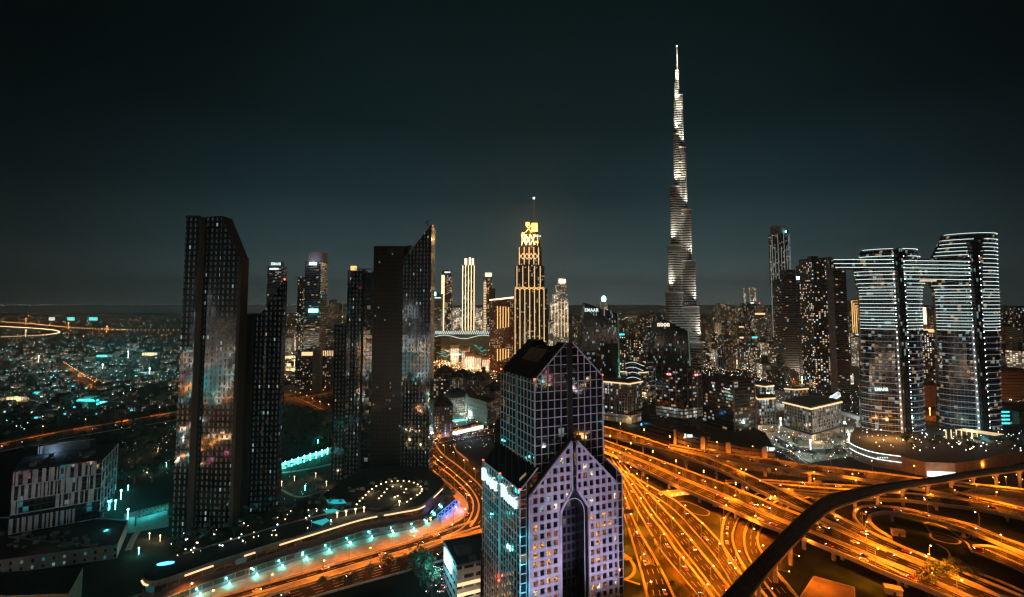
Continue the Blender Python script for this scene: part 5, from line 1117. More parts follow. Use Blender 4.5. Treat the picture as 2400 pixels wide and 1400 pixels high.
b = MB(); b.box(Xp(1948, 986, 700), 1000, 11, 30, 0, Zp(604, 990)); part('corner_pier', b, M['grey'], r)
b = MB(); b.prism(rect(Xp(1967, 990, 700), 1010, 30, 40), 0, Zp(608, 990), 1, 0); part('side_facade', b, [M['floorsd'], M['roof']], r)
b = MB(); 
for k in range(10): b.box(Xp(1930, 990, 606)+k*2.6, 990, .5, .5, zt+1, zt+R.uniform(3, 7))
part('roof_mast', b, M['white'], r)
# ---- twin light-ringed towers and their bridge ----
M['g_slabglow'] = glow('slab edge painted glow', (.75, .8, 1), .16, False)  # slab edges are no lamps; their faint brightness is put in as emission
M['g_ring'] = glow('ring light', (.80, 1, .96), 2.6, False)
def prof(tab, y):
    for (y0, a0_, b0_), (y1, a1_, b1_) in zip(tab, tab[1:]):
        if y0 <= y <= y1: t = (y-y0)/(y1-y0); return a0_+(a1_-a0_)*t, b0_+(b1_-b0_)*t
    return tab[-1][1:] if y > tab[-1][0] else tab[0][1:]
def twin(label, Y, tab, rings, ytop, corepx, ry=24, skipL=(0, 0), skipR=(0, 0)):
    r = thing('ringed_tower', label, 'tower', (Xp(corepx, Y, 850), Y+ry, 0)); b = MB(); ys = [t[0] for t in tab]
    for y0, y1 in zip(ys, ys[1:]):
        (l0, r0), (l1, r1) = prof(tab, y0+.01), prof(tab, y1-.01); z1_, z0_ = Zp(y0, Y), max(-1, Zp(y1, Y))
        def xx(p, y): return Xp(p, Y+ry, y)
        a, c = (xx(l1, y1)+xx(l0, y0))/2, (xx(r1, y1)+xx(r0, y0))/2
        n = 30; o1, o0 = oval((xx(l0, y0)+xx(r0, y0))/2, Y+ry, (xx(r0, y0)-xx(l0, y0))/2, ry, n), oval((xx(l1, y1)+xx(r1, y1))/2, Y+ry, (xx(r1, y1)-xx(l1, y1))/2, ry, n)
        u = 0
        for i in range(n):
            j = (i+1) % n; L_ = dist(o0[i], o0[j]); b.face([(*o0[i], z0_), (*o0[j], z0_), (*o1[j], z1_), (*o1[i], z1_)], [(u, z0_), (u+L_, z0_), (u+L_, z1_), (u, z1_)]); u += L_
        b.face([(*p, z1_) for p in o1], None, 1)
    part('facade', b, [M['twin'], M['roof']], r)
    for y in rings:
        l, q = prof(tab, y); l -= 2.0; q += 1.5; xa_, xb_ = Xp(l, Y+ry, y), Xp(q, Y+ry, y); z = Zp(y, Y); xc_ = (xa_+xb_)/2; o = oval(xc_, Y+ry, (xb_-xa_)/2, ry+1, 34, pi, 2*pi, 0, False); xcore = Xp(corepx, Y, y)
        bb = {-1: MB(), 1: MB()}
        for a, c in zip(o, o[1:]):
            sd_ = (a[0]+c[0])/2-xcore
            if (abs(sd_) > 5 or y == rings[0]) and not (skipL[0] < y < skipL[1] and sd_ < 0) and not (skipR[0] < y < skipR[1] and sd_ > 0): bb[1 if sd_ > 0 and y != rings[0] else -1].bar((a[0], a[1], z), (c[0], c[1], z), .26, .26)
        for b in bb.values():
            if b.f: part('light_ring', b, M['g_ring'], r)
    b = MB(); y = 790                          # pale slab edges below the rings, unlit but given a faint glow
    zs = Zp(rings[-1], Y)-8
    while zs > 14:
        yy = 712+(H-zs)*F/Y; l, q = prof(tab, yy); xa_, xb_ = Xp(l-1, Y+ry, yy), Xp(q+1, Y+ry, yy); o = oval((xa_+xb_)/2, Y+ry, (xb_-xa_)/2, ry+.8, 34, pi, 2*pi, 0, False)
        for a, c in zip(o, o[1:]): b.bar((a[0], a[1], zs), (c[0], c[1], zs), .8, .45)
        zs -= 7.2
    part('slab_edges', b, M['g_slabglow'], r)
    b = MB(); b.box(Xp(corepx, Y, 850), Y-1, 7.5, 8, 0, Zp(ytop, Y)); part('core_shaft', b, M['sailg'], r)
    b = MB(); b.box(Xp(corepx, Y, 850)-5, Y-.4, 1.6, 3, 0, Zp(770, Y)); b.box(Xp(corepx, Y, 850)+5, Y-.4, 1.6, 3, 0, Zp(770, Y)); part('core_fin', b, M['mull'], r)
    b = MB(); zs = 20
    while zs < Zp(600, Y):
        for e in (-1, 1): b.ball((Xp(corepx, Y, 850)+e*6.6, Y-2.4, zs), .45, 0, .45, 4)
        zs += 7.2
    part('core_lamps', b, M['g_whiteh'], r)
    return r
ringsL = [583, 600, 607.5, 617, 626, 636, 644, 654, 664, 673, 680, 687, 694, 702, 712, 721, 728, 735, 742, 750, 757, 764, 772]
ringsR = [546, 560, 570, 579, 588, 597, 606, 617, 626, 634, 642, 650, 660, 669, 678, 685, 692, 698, 706, 715, 724, 732, 739, 746, 753, 760, 767, 775]
tL = [(583, 2022, 2139), (600, 2016, 2146), (607, 2003, 2150), (640, 2003, 2156), (664, 2010, 2158), (681, 2015, 2152), (712, 2017, 2152), (900, 2020, 2155), (1034, 2022, 2160)]
tR = [(546, 2214, 2321), (563, 2207, 2323), (590, 2193, 2325), (606, 2185, 2326), (640, 2184, 2327), (668, 2184, 2328), (682, 2193, 2328), (712, 2195, 2330), (900, 2202, 2333), (1044, 2206, 2337)]
twin('left of the twin light-ringed towers, joined by the high bridge and signed EMAAR low down', 632, tL, ringsL, 582, 2107+8, skipL=(603, 628), skipR=(606, 662))
twin('right and taller of the twin light-ringed towers with curved stepped crown', 634, tR, ringsR, 566, 2282+12, skipL=(604, 662))
r_ = [o for o in C.objects if o.name == 'ringed_tower'][0]
text('EMAAR', r_, (Xp(2050, 631, 913), 630.4, Zp(917, 630.4)), 4.2, 0, M['g_sign'], wmax=16)
br = thing('sky_bridge', 'long light-ringed bridge slab joining the twin towers and jutting out left', 'sky bridge', (Xp(2100, 650), 650, 120))
YB = 640
def bslab(pl, pr, y0, y1, pn):
    a, c = Xp(pl, YB, 712), Xp(pr, YB, 712); b = MB(); f = [(a, YB+24), (a+3, YB+6), (a+12, YB-2), (c-4, YB-2), (c, YB+24), (c-8, YB+40), (a+8, YB+40)]; b.prism(f, Zp(y1, YB), Zp(y0, YB), 1, 0, True); part(pn, b, [M['twin'], M['roof']], br)
bslab(1976, 2210, 607, 628, 'deck_hall'); bslab(2120, 2210, 628, 657, 'deck_hall')
for y, pl, pr in ((607.5, 1968, 2100), (617, 1968, 2100), (626, 1971, 2100), (611, 2118, 2280), (620, 2118, 2280), (628, 2118, 2280), (636, 2118, 2280), (644, 2118, 2280), (654, 2118, 2280)):
    b = MB(); b.bar((Xp(pl, YB-11, 712), YB-11+ (8 if pl < 2000 else 0), Zp(y, YB-11)), (Xp(pr, YB-11, 712), YB-11, Zp(y+ (2 if pl > 2000 else 1), YB-11)), .3, .32); part('light_ring', b, M['g_ring'], br)
b = MB(); b.box(Xp(2170, YB, 658), YB-2, 22, 2, Zp(660, YB), Zp(658, YB)); part('underside_light', b, M['g_warm2'], br)
# podium of the twin towers
pd = thing('twin_tower_podium', 'low mall podium with curved lit roof edge and bright entrance below the twin towers', 'podium', Gp(2180, 1110))
pf = [Gp(x, y)[:2] for x, y in ((1990, 1068), (2010, 1080), (2050, 1094), (2112, 1104), (2170, 1117), (2240, 1120), (2300, 1112), (2355, 1095), (2420, 1078))]
b = MB(); b.prism(pf+[(Xp(2420, 680), 680), (Xp(1990, 660), 660)], 0, 14, 1, 0); part('walls', b, [plain('brown podium wall', (.22, .15, .12), .8), M['roof']], pd)
b = MB(); e_ = cr([(*p, 14.4) for p in pf[:4]], 5)
for a, c in zip(e_, e_[1:]): b.bar((a[0], a[1]-.8, 14.6), (c[0], c[1]-.8, 14.6), .5); b.bar((a[0], a[1]-1.2, 8.6), (c[0], c[1]-1.2, 8.6), .5)
part('edge_light', b, M['g_ring'], pd)
b = MB(); a_, c_ = Gp(2172, 1117), Gp(2238, 1119.5); b.bar((a_[0], a_[1]-.8, 2.8), (c_[0], c_[1]-.8, 2.8), .8, 5); part('bright_entrance', b, M['g_white'], pd)
for k, (px, y) in enumerate(((2256, 1106), (2290, 1099), (2322, 1090))):
    g_ = Gp(px, y+9); b = MB(); b.box(g_[0], g_[1]-1, 5, .6, 2, 6.5, .3); part('window', b, M['g_teal'], pd)
for k in range(6):
    g_ = Gp(2243+k*11.5, 1118-k*3.4); b = MB(); b.box(g_[0], g_[1]-1, 3.2, .6, 9.5, 12.5, .3); part('window', b, glow('dim window', (.6, .7, .7), .35, False) if k == 0 else bpy.data.materials['dim window'], pd)
b = MB(); g_ = Gp(2070, 1098); 
for k in range(7): b.box(g_[0]-6+k*2.4, g_[1]-1.6, 1.2, .5, 10.6, 11.8)
part('lit_sign', b, M['g_sign'], pd); point('podium_light', (Gp(2290, 1105)[0], Gp(2290, 1105)[1]-8, 9), 9000, (1, .32, .04), 1, pd); point('podium_light', (Gp(2200, 1120)[0], Gp(2200, 1120)[1]-10, 5), 4000, (.8, 1, .9), 1, pd)
for px, y in ((2130, 1120), (2180, 1128), (2240, 1130)): point('podium_light', (*Gp(px, y)[:2], 8), 5000, (1, .3, .03), 1, pd)
for px in (2040, 2075, 2100): point('terrace_light', (Xp(px, 612, 1040), 606, 24), 26000, (1, .42, .10), 1, pd)
for px in (2240, 2290): point('terrace_light', (Xp(px, 612, 1040), 606, 24), 16000, (.2, .95, 1), 1, pd)
cp = thing('canopy_hall', 'glowing cream canopy on the roof of the twin tower podium', 'canopy', (*Gp(2200, 1050)[:2], 14))
xa_, xb_ = Xp(2165, 640, 1050), Xp(2255, 640, 1050); b = MB(); b.bar((xa_+12, 600, 26), (xb_, 590, 22), 16, .6, up=(0, .35, 1)); part('canopy_roof', b, glow('cream canopy', (1, .72, .4), .75, False), cp)
b = MB(); 
for k in range(7): b.box(xa_+k*6, 606, .8, .8, 14, 24)
part('column', b, M['g_warm2'], cp); point('canopy_light', ((xa_+xb_)/2, 598, 19), 7000, (1, .75, .45), 2, cp)
# ---- far right and between ----
r, cx, cyy, w, zt = block('gold_frame_tower', 'slim tower of nested gold light frames behind the left twin tower', 'tower', 1996, 2016, 706, 1500, 20, 'resid')
for k in range(4):
    b = MB(); xl_, xr_, tz = cx-w/2+k*5.5, cx+w/2, zt+1-k*7; b.box(xl_, 1499-k*.3, 1.6, 1, Zp(782, 1500), tz); b.bar((xl_, 1499-k*.3, tz), (xr_, 1499-k*.3, tz), 1.6, 1.0); part('light_frame', b, M['g_gold'], r)
r, cx, cyy, w, zt = block('lit_hotel', 'orange-lit stepped hotel seen between the twin towers', 'hotel', 2163, 2192, 720, 1300, 30, 'resid2')
b = MB(); b.box(cx-w/2+3, 1299, 7, 1, Zp(760, 1300), zt-1); b.box(cx+w/2-3, 1299, 3, 1, Zp(765, 1300), zt-8); part('light_fin', b, M['g_warm'], r)
b = MB(); b.box(cx, 1290, w*1.3, 14, Zp(782, 1290), Zp(772, 1290)); part('lit_terrace', b, M['g_warm2'], r)
block('residential_tower', 'grey residential tower between the twin towers, below the orange-lit hotel', 'tower', 2158, 2200, 782, 1100, 40, 'busy')
block('car_park_block', 'low brown car park block between the twin towers', 'building', 2160, 2212, 905, 860, 60, 'tan', roofbox=False)
for i, (pl, pr, yt, Y, m) in enumerate(((2334, 2362, 738, 1500, 'residf'), (2352, 2372, 760, 1300, 'floorsd'), (2378, 2440, 722, 1500, 'residf'), (2336, 2352, 800, 1100, 'whitet'), (2366, 2400, 790, 1200, 'residf'), (2395, 2450, 770, 1050, 'floorsd'))):
    block('skyline_tower', f'{ORD[i]} tower from the left in the row right of the twin towers', 'tower', pl, pr, yt, Y, 36, m)
block('brown_block', 'orange-lit brown block at the far right behind the twin towers', 'building', 2338, 2440, 872, 900, 60, 'podium')
point('yard_light', (Xp(2370, 860), 850, 12), 60000, (1, .32, .04), 2); 
bpy.data.objects['yard_light'].parent = bpy.data.objects['brown_block']; bpy.data.objects['yard_light'].location = [(Xp(2370, 860), 850, 12)[i]-bpy.data.objects['brown_block'].location[i] for i in range(3)]
block('teal_block', 'low building with teal lit floors right of the taller twin tower', 'building', 2338, 2372, 965, 700, 40, 'teal'if 0 else 'office')
r = bpy.data.objects['teal_block']; 
for k in range(5):
    b = MB(); b.box(Xp(2353, 699, 1000), 698.6, 16, .6, 4+k*5.0, 6+k*5.0); part('lit_floor', b, M['g_teal'], r)
block('dark_block', 'large unlit flat-roofed block at the far right edge', 'building', 2374, 2480, 968, 690, 70, 'darkconc', roofbox=False)
# ================= tallest tower =================
M['burj'] = fac('steel and glass bands', (2.6, 6.2), (0, 1, .0, .52), icol=(.012, .014, .015), ocol=(.36, .35, .33), irough=.1, orough=.38, lit=.07, lcol=((1, .8, .5), (1, .95, .85)), lstr=2.0, cool=.4, ior=1.8, jit=.02)
M['burjd'] = fac('steel mechanical band', (1.3, 40), (.3, .7, 0, 1), icol=(.10, .10, .10), ocol=(.22, .21, .20), lit=0)
YBK = 1305.0; XB = Xp(1596.5, YBK, 700)
bk = thing('tallest_tower', 'immensely tall stepped silver tower with needle spire, highest of all', 'tower', (XB, YBK, 0))
zy = lambda y: Zp(y, YBK)
# each wing is a stack of round-ended bays that stops at its own height; reach is in metres from the axis
left = [(45, 686), (35.5, 577), (26, 440), (13, 316), (6.5, 246), (4, 196)]
right = [(47, 801), (41, 720), (34.5, 613), (27.5, 494), (20, 349), (15.5, 226), (8, 168)]
rear = [(44, 745), (36, 650), (28, 536), (20, 400), (12, 278)]
def stadium(ang, r0, L, hw_, n=7):
    c, s_ = cos(ang), sin(ang); P = [(r0, -hw_)]+[(L-hw_+hw_*sin(pi*k/n), -hw_*cos(pi*k/n)) for k in range(n+1)]+[(r0, hw_)]
    return [(XB+x*c-y*s_, YBK+x*s_+y*c) for x, y in P]
wash = []
for nm, ang, tiers_ in (('wing', radians(205), left), ('wing', radians(-25), right), ('wing', radians(92), rear)):
    k_ = cos(ang) if nm == 'wing' and abs(cos(ang)) > .3 else 1
    for i, (L, ytop) in enumerate(tiers_):
        Lr = L/abs(k_)-1.5; hw_ = min(10.5-i*.9, max(3.0, Lr*.62)); z1 = zy(ytop); z0 = 0 if i == 0 else zy(tiers_[i-1][1])
        b = MB(); b.prism(stadium(ang, -1, Lr, hw_), z0, z1, 1, 0); part('wing_tier', b, [M['burj'], M['steel']], bk)
        if z1-z0 > 40:
            b = MB(); b.prism(stadium(ang, -1.2, Lr+.35, hw_+.35), z1-13, z1-3, None, 0); part('mechanical_band', b, M['burjd'], bk)
        b = MB(); b.prism(stadium(ang, -1, Lr+.9, hw_+.9), z1, z1+1.6, 0, 0, True); part('terrace_edge', b, M['white'], bk)
        if abs(cos(ang)) > .3:
            nxt = tiers_[i+1][0]/abs(k_) if i+1 < len(tiers_) else 2
            ex, ey = XB+Lr*cos(ang), YBK+Lr*sin(ang); wash.append((ex, ey, z1, nxt, ang, hw_))
b = MB(); b.prism(oval(XB, YBK, 11, 11, 12), 0, zy(300), 1, 0); b.prism(oval(XB, YBK, 8.5, 8.5, 12), zy(300), zy(235), 1, 0); b.prism(oval(XB, YBK, 5.5, 5.5, 12), zy(235), zy(196), 1, 0); part('core', b, [M['burj'], M['steel']], bk)
b = MB(); b.prism(oval(XB+2.5, YBK, 3.6, 3.6, 10), zy(196), zy(172), 0, 0); b.prism(oval(XB+3.4, YBK, 2.4, 2.4, 8), zy(172), zy(150), 0, 0); b.prism(oval(XB+4, YBK, 1.2, 1.2, 8), zy(150), zy(128), 0, 0); b.prism(oval(XB+4, YBK, .7, .7, 6), zy(128), zy(108), 0, 0); part('spire', b, M['white'], bk)
b = MB(); b.ball((XB+4, YBK, zy(108)), 1.2); part('spire_light', b, M['g_whiteh'], bk)
for ex, ey, z, nxt, ang, hw_ in wash:         # floodlights stand on every terrace and wash the wall above
    for e in (-.45, .45):
        sx_, sy_ = ex-4*cos(ang)-8, ey-14; t_ = (XB+(nxt-3)*cos(ang), YBK+(nxt-3)*sin(ang)-4, z+34)
        spot('terrace_flood', (t_[0]+(8 if cos(ang) > 0 else -8)+e*6, t_[1]-hw_-7, z+1), (t_[0]-(3 if cos(ang) > 0 else -3), t_[1]+2, z+44), 420000, (1, .9, .74), 46, .95, 1.0, bk)
for z, y, e_ in ((zy(205), 168, 1), (zy(275), 240, 1), (zy(440), 390, .7)):
    spot('spire_flood', (XB+8, YBK-34, z), (XB+2, YBK, zy(y)), 420000*e_, (1, .88, .62), 50, .9, 1, bk)
spot('base_flood', (XB+30, YBK-120, 12), (XB+8, YBK, 170), 350000, (.8, .95, .95), 60, .9, 2, bk)
b = MB(); 
for y, w_, o_ in ((349, 9, 4), (384, 8, 2), (414, 8, -2), (318, 7, -4), (504, 10, 8), (451, 9, -9)):
    b.box(XB+o_, YBK-11.6, w_, .8, zy(y), zy(y)+2.0)
part('lit_floor_strip', b, M['g_warm2'], bk)
# ================= background skyline =================
RB = random.Random(11)
def row(label, x0, x1, n, y0, y1, Ya, Yb, mats, wa, wb, grp, cat='tower'):
    for i in range(n):
        c = x0+(x1-x0)*(i+.5)/n+RB.uniform(-6, 6); w = RB.uniform(wa, wb); Y = RB.uniform(Ya, Yb); yt = RB.uniform(y0, y1)
        m = RB.choice(mats); r, cx, cyy, ww, zt = block('skyline_tower', f'{ORD[i]} from the left of the {label}', cat, c-w/2, c+w/2, yt, Y, RB.uniform(24, 44), m, RB.uniform(-.3, .3), grp)
        t_ = RB.random()
        if t_ < .3: b = MB(); b.box(cx, cyy, ww*.5, 12, zt, zt+RB.uniform(8, 20)); part('crown', b, M['darkconc'], r)
        if t_ < .16: b = MB(); b.box(cx, cyy-16, ww*.6, 1, zt-5, zt-1); part('crown_light', b, M[RB.choice(['g_warm2', 'g_white', 'g_teal'])], r)
        elif t_ > .85: b = MB(); b.box(cx+ww*.2, cyy, 1.2, 1.2, zt, zt+RB.uniform(10, 26)); part('mast', b, M['steel'], r)
mts = ['residf', 'residf', 'resid', 'floorsd', 'busy', 'resid2']
row('hazy towers left of the tallest tower', 1452, 1552, 11, 735, 775, 1700, 2500, mts, 13, 22, 'hazy towers left of the tallest tower')
row('lower blocks before the hazy towers', 1455, 1535, 7, 775, 800, 1300, 1500, mts, 14, 24, 'low blocks left of the tallest tower', 'building')
row('far skyline row right of the tallest tower', 1645, 1825, 14, 715, 765, 2300, 3200, mts, 12, 20, 'far skyline row right of the tallest tower')
row('middle skyline row right of the tallest tower', 1650, 1830, 11, 752, 792, 1700, 2100, mts, 14, 24, 'middle skyline row right of the tallest tower')
row('front row above the lit park crescent', 1700, 1830, 9, 788, 822, 1400, 1600, ['busy', 'resid', 'resid2'], 14, 24, 'front blocks above the crescent', 'building')
row('tiny far towers beyond the striped tower', 756, 808, 6, 702, 722, 3600, 4600, ['residf'], 7, 11, 'tiny far towers beyond the striped tower')
row('far towers beyond the white stepped tower', 1336, 1368, 4, 735, 765, 2000, 2600, mts, 9, 14, 'far towers beyond the white stepped tower')
row('distant towers seen between the three lit towers', 1036, 1150, 6, 735, 756, 2000, 2500, ['residf', 'busy'], 12, 18, 'distant towers between the lit towers')
row('towers behind the big residential tower', 1984, 2022, 3, 776, 800, 1300, 1500, ['busy', 'whitet'], 12, 18, 'towers behind the big residential tower')
row('mid-rise blocks at the foot of the striped twin', 1790, 1990, 10, 850, 885, 1080, 1180, ['busy', 'resid', 'whitet', 'officew'], 16, 26, 'mid-rise blocks at the foot of the striped twin', 'building')
row('small lit blocks below the sail towers', 1452, 1540, 6, 828, 852, 1050, 1180, ['officew', 'busy', 'whitet'], 14, 26, 'small lit blocks below the sail towers', 'building')
row('small lit blocks beside the tallest tower foot', 1622, 1700, 5, 800, 838, 1250, 1400, ['officew', 'busy', 'whitet'], 12, 20, 'small lit blocks beside the tallest tower foot', 'building')
r, cx, cyy, w, zt = block('frame_tower', 'slim tower with two gold-lit open crown pieces on the far right skyline', 'tower', 1744, 1772, 712, 1900, 30, 'resid'); crown(r, ((1744, 1748, 676, 712), (1757, 1771, 674, 706)), 1898, 'whitet', 6); b = MB(); b.box(Xp(1763, 1898), 1898, 12, 1, Zp(712, 1898), Zp(709, 1898)); part('lit_band', b, M['g_white'], r)
r, cx, cyy, w, zt = block('spired_tower', 'stepped tower with a red beacon and gold-lit shoulders right of the frame-crowned one', 'tower', 1768, 1794, 735, 1850, 30, 'busy'); crown(r, ((1774, 1788, 722, 735), (1777, 1783, 713, 722)), 1850, 'tan', 12); b = MB(); b.ball((Xp(1780, 1850), 1850, Zp(711, 1850)), 1.6); part('beacon', b, M['g_red'], r); b = MB(); b.box(cx, 1849, w*.9, 1, Zp(738, 1849), Zp(734, 1849)); part('shoulder_light', b, M['g_warm2'], r)
block('hazy_tower', 'broad hazy tower group leader just right of the tallest tower', 'tower', 1686, 1712, 712, 2400, 40, 'residf'); block('hazy_tower', 'narrower hazy tower with rounded shoulder right of the broad hazy one', 'tower', 1712, 1728, 724, 2450, 40, 'residf')
# park crescent lights
park = thing('crescent_terrace', 'curved low terrace lined with bright warm lights beside the dark park', 'terrace', Gp(1720, 855))
q_ = cr([Gp(x, y) for x, y in ((1640, 836), (1690, 838), (1740, 848), (1780, 862), (1800, 878))], 6)
b = MB(); b.prism([p[:2] for p in q_]+[(p[0]+8, p[1]+26) for p in reversed(q_)], 0, 7, 1, 0); part('terrace_block', b, [fac('lit arcade', (5, 7), (.2, .8, .1, .8), ocol=(.3, .25, .2), lit=.8, lstr=2.4, base=.3, lcol=((1, .62, .25), (1, .85, .5))), M['tan']], park)
b = MB(); 
for p in q_: b.ball((p[0], p[1]-6, 5), 1.1); b.box(p[0], p[1]-6, .4, .4, 0, 4)
part('lamp_row', b, M['g_warm'], park)
patch('lawn', [(1648, 846), (1700, 852), (1770, 872), (1790, 890), (1730, 885), (1650, 868)], .3, plain and 'lawn' and M['lawn'])
for p in q_[::4]: point('terrace_light', (p[0], p[1]-12, 8), 60000, (1, .75, .35), 2, park)
# ================= domed hotel quarter =================
def domed(label, px, pb, w, d, h, rot, m='brick', dome=True, arch=True):
    g_ = Gp(px, pb); cx, cyy = g_[0], g_[1]+d/2; r = thing('domed_building', label, 'hotel building', (cx, cyy, 0))
    b = MB(); b.prism(rect(cx, cyy, w, d, rot), 0, h, 1, 0); part('facade', b, [M[m], M['roof']], r)
    b = MB(); b.prism(rect(cx, cyy, w+1.6, d+1.6, rot), h, h+1.2, 0, 0, True); b.prism(rect(cx, cyy, w+1.2, d+1.2, rot), h*.16, h*.16+.8, None, 0); part('cornice', b, M['tan'], r)
    if dome:
        b = MB(); prev = rect(cx, cyy, w, d, rot); z = h+1.2
        for k, (s_, dz) in enumerate(((.94, 3), (.82, 3), (.62, 2.4), (.34, 2), (.08, 3))):
            nx = rect(cx, cyy, w*s_, d*s_, rot)
            for i in range(4): j = (i+1) % 4; b.face([(*prev[i], z), (*prev[j], z), (*nx[j], z+dz), (*nx[i], z+dz)])
            prev = nx; z += dz
        b.face([(*p, z) for p in prev]); part('mansard_roof', b, plain('slate roof', (.03, .04, .045), .6) if 'slate roof' not in bpy.data.materials else bpy.data.materials['slate roof'], r)
    if arch:
        b = MB(); c_, s_ = cos(rot), sin(rot)
        P = [(w*.16*cos(t*pi/8), h+1+w*.2*sin(t*pi/8)) for t in range(9)]
        f = lambda x, z: (cx+x*c_+(d/2+.6)*s_, cyy+x*s_-(d/2+.6)*c_, z)
        b.bar(f(w*.16, h-8), f(w*.16, h+1), 1.0); b.bar(f(-w*.16, h-8), f(-w*.16, h+1), 1.0)
        for a, e in zip(P, P[1:]): b.bar(f(*a), f(*e), 1.0)
        part('gable_arch', b, M['tan'], r)
    return r, cx, cyy
r, cx, cyy = domed('tall domed stone building on the street corner, orange-lit at its foot', 1032, 1026, 24, 24, 38, .3)
for dx in (-9, 0, 9): point('wall_light', (cx+dx, cyy-15, 1.5), 900, (1, .42, .08), .5, r)
point('door_light', (cx+8, cyy-15, 4), 900, (.4, .4, 1), .5, r)
domed('domed building farthest back left, above the corner one', 1040, 925, 34, 30, 38, .25); domed('domed building in the middle of the hotel quarter', 1082, 945, 36, 28, 42, -.2); domed('domed building right of the middle one, with orange base', 1120, 950, 36, 30, 40, -.35)
domed('low wing between the corner domed building and the middle ones', 1068, 975, 34, 24, 26, .3, dome=True, arch=False)
r, cx, cyy = domed('arch-topped wing touching the gabled tower, right end of the pool court', 1158, 985, 20, 30, 40, -.6, dome=True)
cb_ = thing('curved_building', 'teal-lit curved apartment building behind the bright pool terrace', 'hotel building', Gp(1120, 985)); o_ = [Gp(x, y)[:2] for x, y in ((1088, 965), (1100, 985), (1122, 992), (1142, 1000))]
b = MB(); b.prism(o_+[(p[0]+10, p[1]+26) for p in reversed(o_)], 0, 32, 1, 0); part('facade', b, [M['brick'], M['roof']], cb_)
b = MB()
for a, c in zip(o_, o_[1:]):
    for k in range(4): p = lerp(a, c, k/4); b.box(p[0], p[1]-.9, 3.6, 1.6, 4, 33)
    for z in (9, 15, 21, 27): b.bar((a[0], a[1]-1.8, z), (c[0], c[1]-1.8, z), 1.2, .7)
part('balconies', b, plain('pale render', (.5, .5, .46), .8), cb_)
for px, y in ((1100, 1002), (1122, 1008)): point('court_light', (*Gp(px, y)[:2], 5), 2200, (.35, 1, .8), 2, cb_)
pl = thing('pool_terrace', 'brilliantly lit pool terrace with parasols in the hotel court', 'pool terrace', Gp(1085, 1000)); q_ = [Gp(x, y) for x, y in ((1058, 1003), (1128, 987), (1108, 972), (1062, 978))]
b = MB(); b.prism([p[:2] for p in q_], 0, 5, 0, 0); part('terrace_slab', b, M['conc'], pl)
b = MB(); c_ = Gp(1078, 985, 5); b.prism(oval(c_[0], c_[1], 11, 5, 16, rot=.2), 5, 5.06, 0, 0); part('pool_water', b, M['g_teal'], pl)
b = MB()
for k in range(9): p = Gp(1062+k*4.6, 980-k*1.1, 5); b.prism(oval(p[0], p[1], 1.6, 1.6, 6), 7.0, 7.1, 0, 0); b.prism(oval(p[0], p[1], .1, .1, 4), 5, 8, 0, 0)
part('parasol', b, M['white'], pl)
for px, y in ((1072, 995), (1098, 988), (1085, 978)): point('terrace_light', (*Gp(px, y)[:2], 10), 5000, (.8, 1, .85), 1, pl)
r = thing('shop_arcade', 'white-lit shop arcade along the street under the pool terrace', 'arcade', Gp(1100, 1018)); a_, c_ = Gp(1062, 1020), Gp(1130, 1004)
b = MB(); b.bar((a_[0], a_[1], 2.6), (c_[0], c_[1], 2.6), 5, 5); part('facade', b, M['g_white'], r); b = MB(); b.bar((a_[0], a_[1], 5.6), (c_[0], c_[1], 5.6), 8, .6); part('canopy', b, M['darkconc'], r); point('arcade_light', (*Gp(1095, 1022)[:2], 4), 12000, (.7, .9, 1), 1, r)
# dark lot right of the S-bend
patch('empty_lot', [(1060, 1040), (1150, 1022), (1170, 1080), (1115, 1110), (1075, 1075)], .07, M['asph'] if 0 else plain('dark lot', (.05, .055, .06), .9))
b = MB(); l_ = [Gp(x, y) for x, y in ((1062, 1045), (1070, 1060), (1098, 1083))]
for a, c in zip(l_, l_[1:]): b.bar((a[0], a[1], 1.2), (c[0], c[1], 1.2), .3, 2.2)
solo('site_fence', b, plain('white hoarding', (.6, .6, .65), .6), 'white hoarding fence along the dark empty lot', 'fence')
# ================= curving podium complex, bottom left =================
pc = thing('podium_complex', 'long dark podium roof with warm light strips curving along the boulevard', 'podium', Gp(700, 1280))
edge_px = [(335, 1372), (345, 1382), (380, 1380), (480, 1345), (600, 1307), (740, 1264), (850, 1231), (930, 1216), (985, 1205), (1010, 1186), (1042, 1155)]
ZP = 15.0; e_ = cr([Gp(x, y-17, ZP) for x, y in edge_px], 5); ib = [Gp(x, y, ZP) for x, y in ((1035, 1120), (1000, 1095), (930, 1090), (840, 1100), (760, 1160), (650, 1190), (520, 1240), (420, 1290), (350, 1345))]
b = MB(); b.prism([p[:2] for p in e_]+[p[:2] for p in ib], 0, ZP, 1, 0); part('walls', b, [fac('podium glass strip', (6, 7.5), (.03, .97, .3, .75), icol=(.015, .02, .022), ocol=(.09, .07, .08), lit=.10, lcol=((.1, .8, .9), (.3, 1, 1)), lstr=.5), plain('dark planted roof', (.022, .028, .022), .9, var=.5)], pc)
b = MB()
for a, c in zip(e_, e_[1:]): b.bar((a[0], a[1]-.2, ZP+.7), (c[0], c[1]-.2, ZP+.7), .5, 1.4); b.bar((a[0], a[1]-1.2, ZP*.42), (c[0], c[1]-1.2, ZP*.42), 2.4, .6)
part('parapet', b, M['darkconc'], pc)
n_ = len(e_)
for i0, i1 in ((.0, .13), (.27, .33), (.39, .41), (.44, .64), (.67, .84), (.92, .99)):
    b = MB(); s_ = e_[int(i0*(n_-1)):int(i1*(n_-1))+1]
    for a, c in zip(s_, s_[1:]): b.bar((a[0], a[1]-.9, ZP-1.0), (c[0], c[1]-.9, ZP-1.0), .8, .7)
    part('light_strip', b, M['g_warm2'], pc)
cum = 0; nx_ = 6; wl = 0                      # teal uplighters along the outer wall
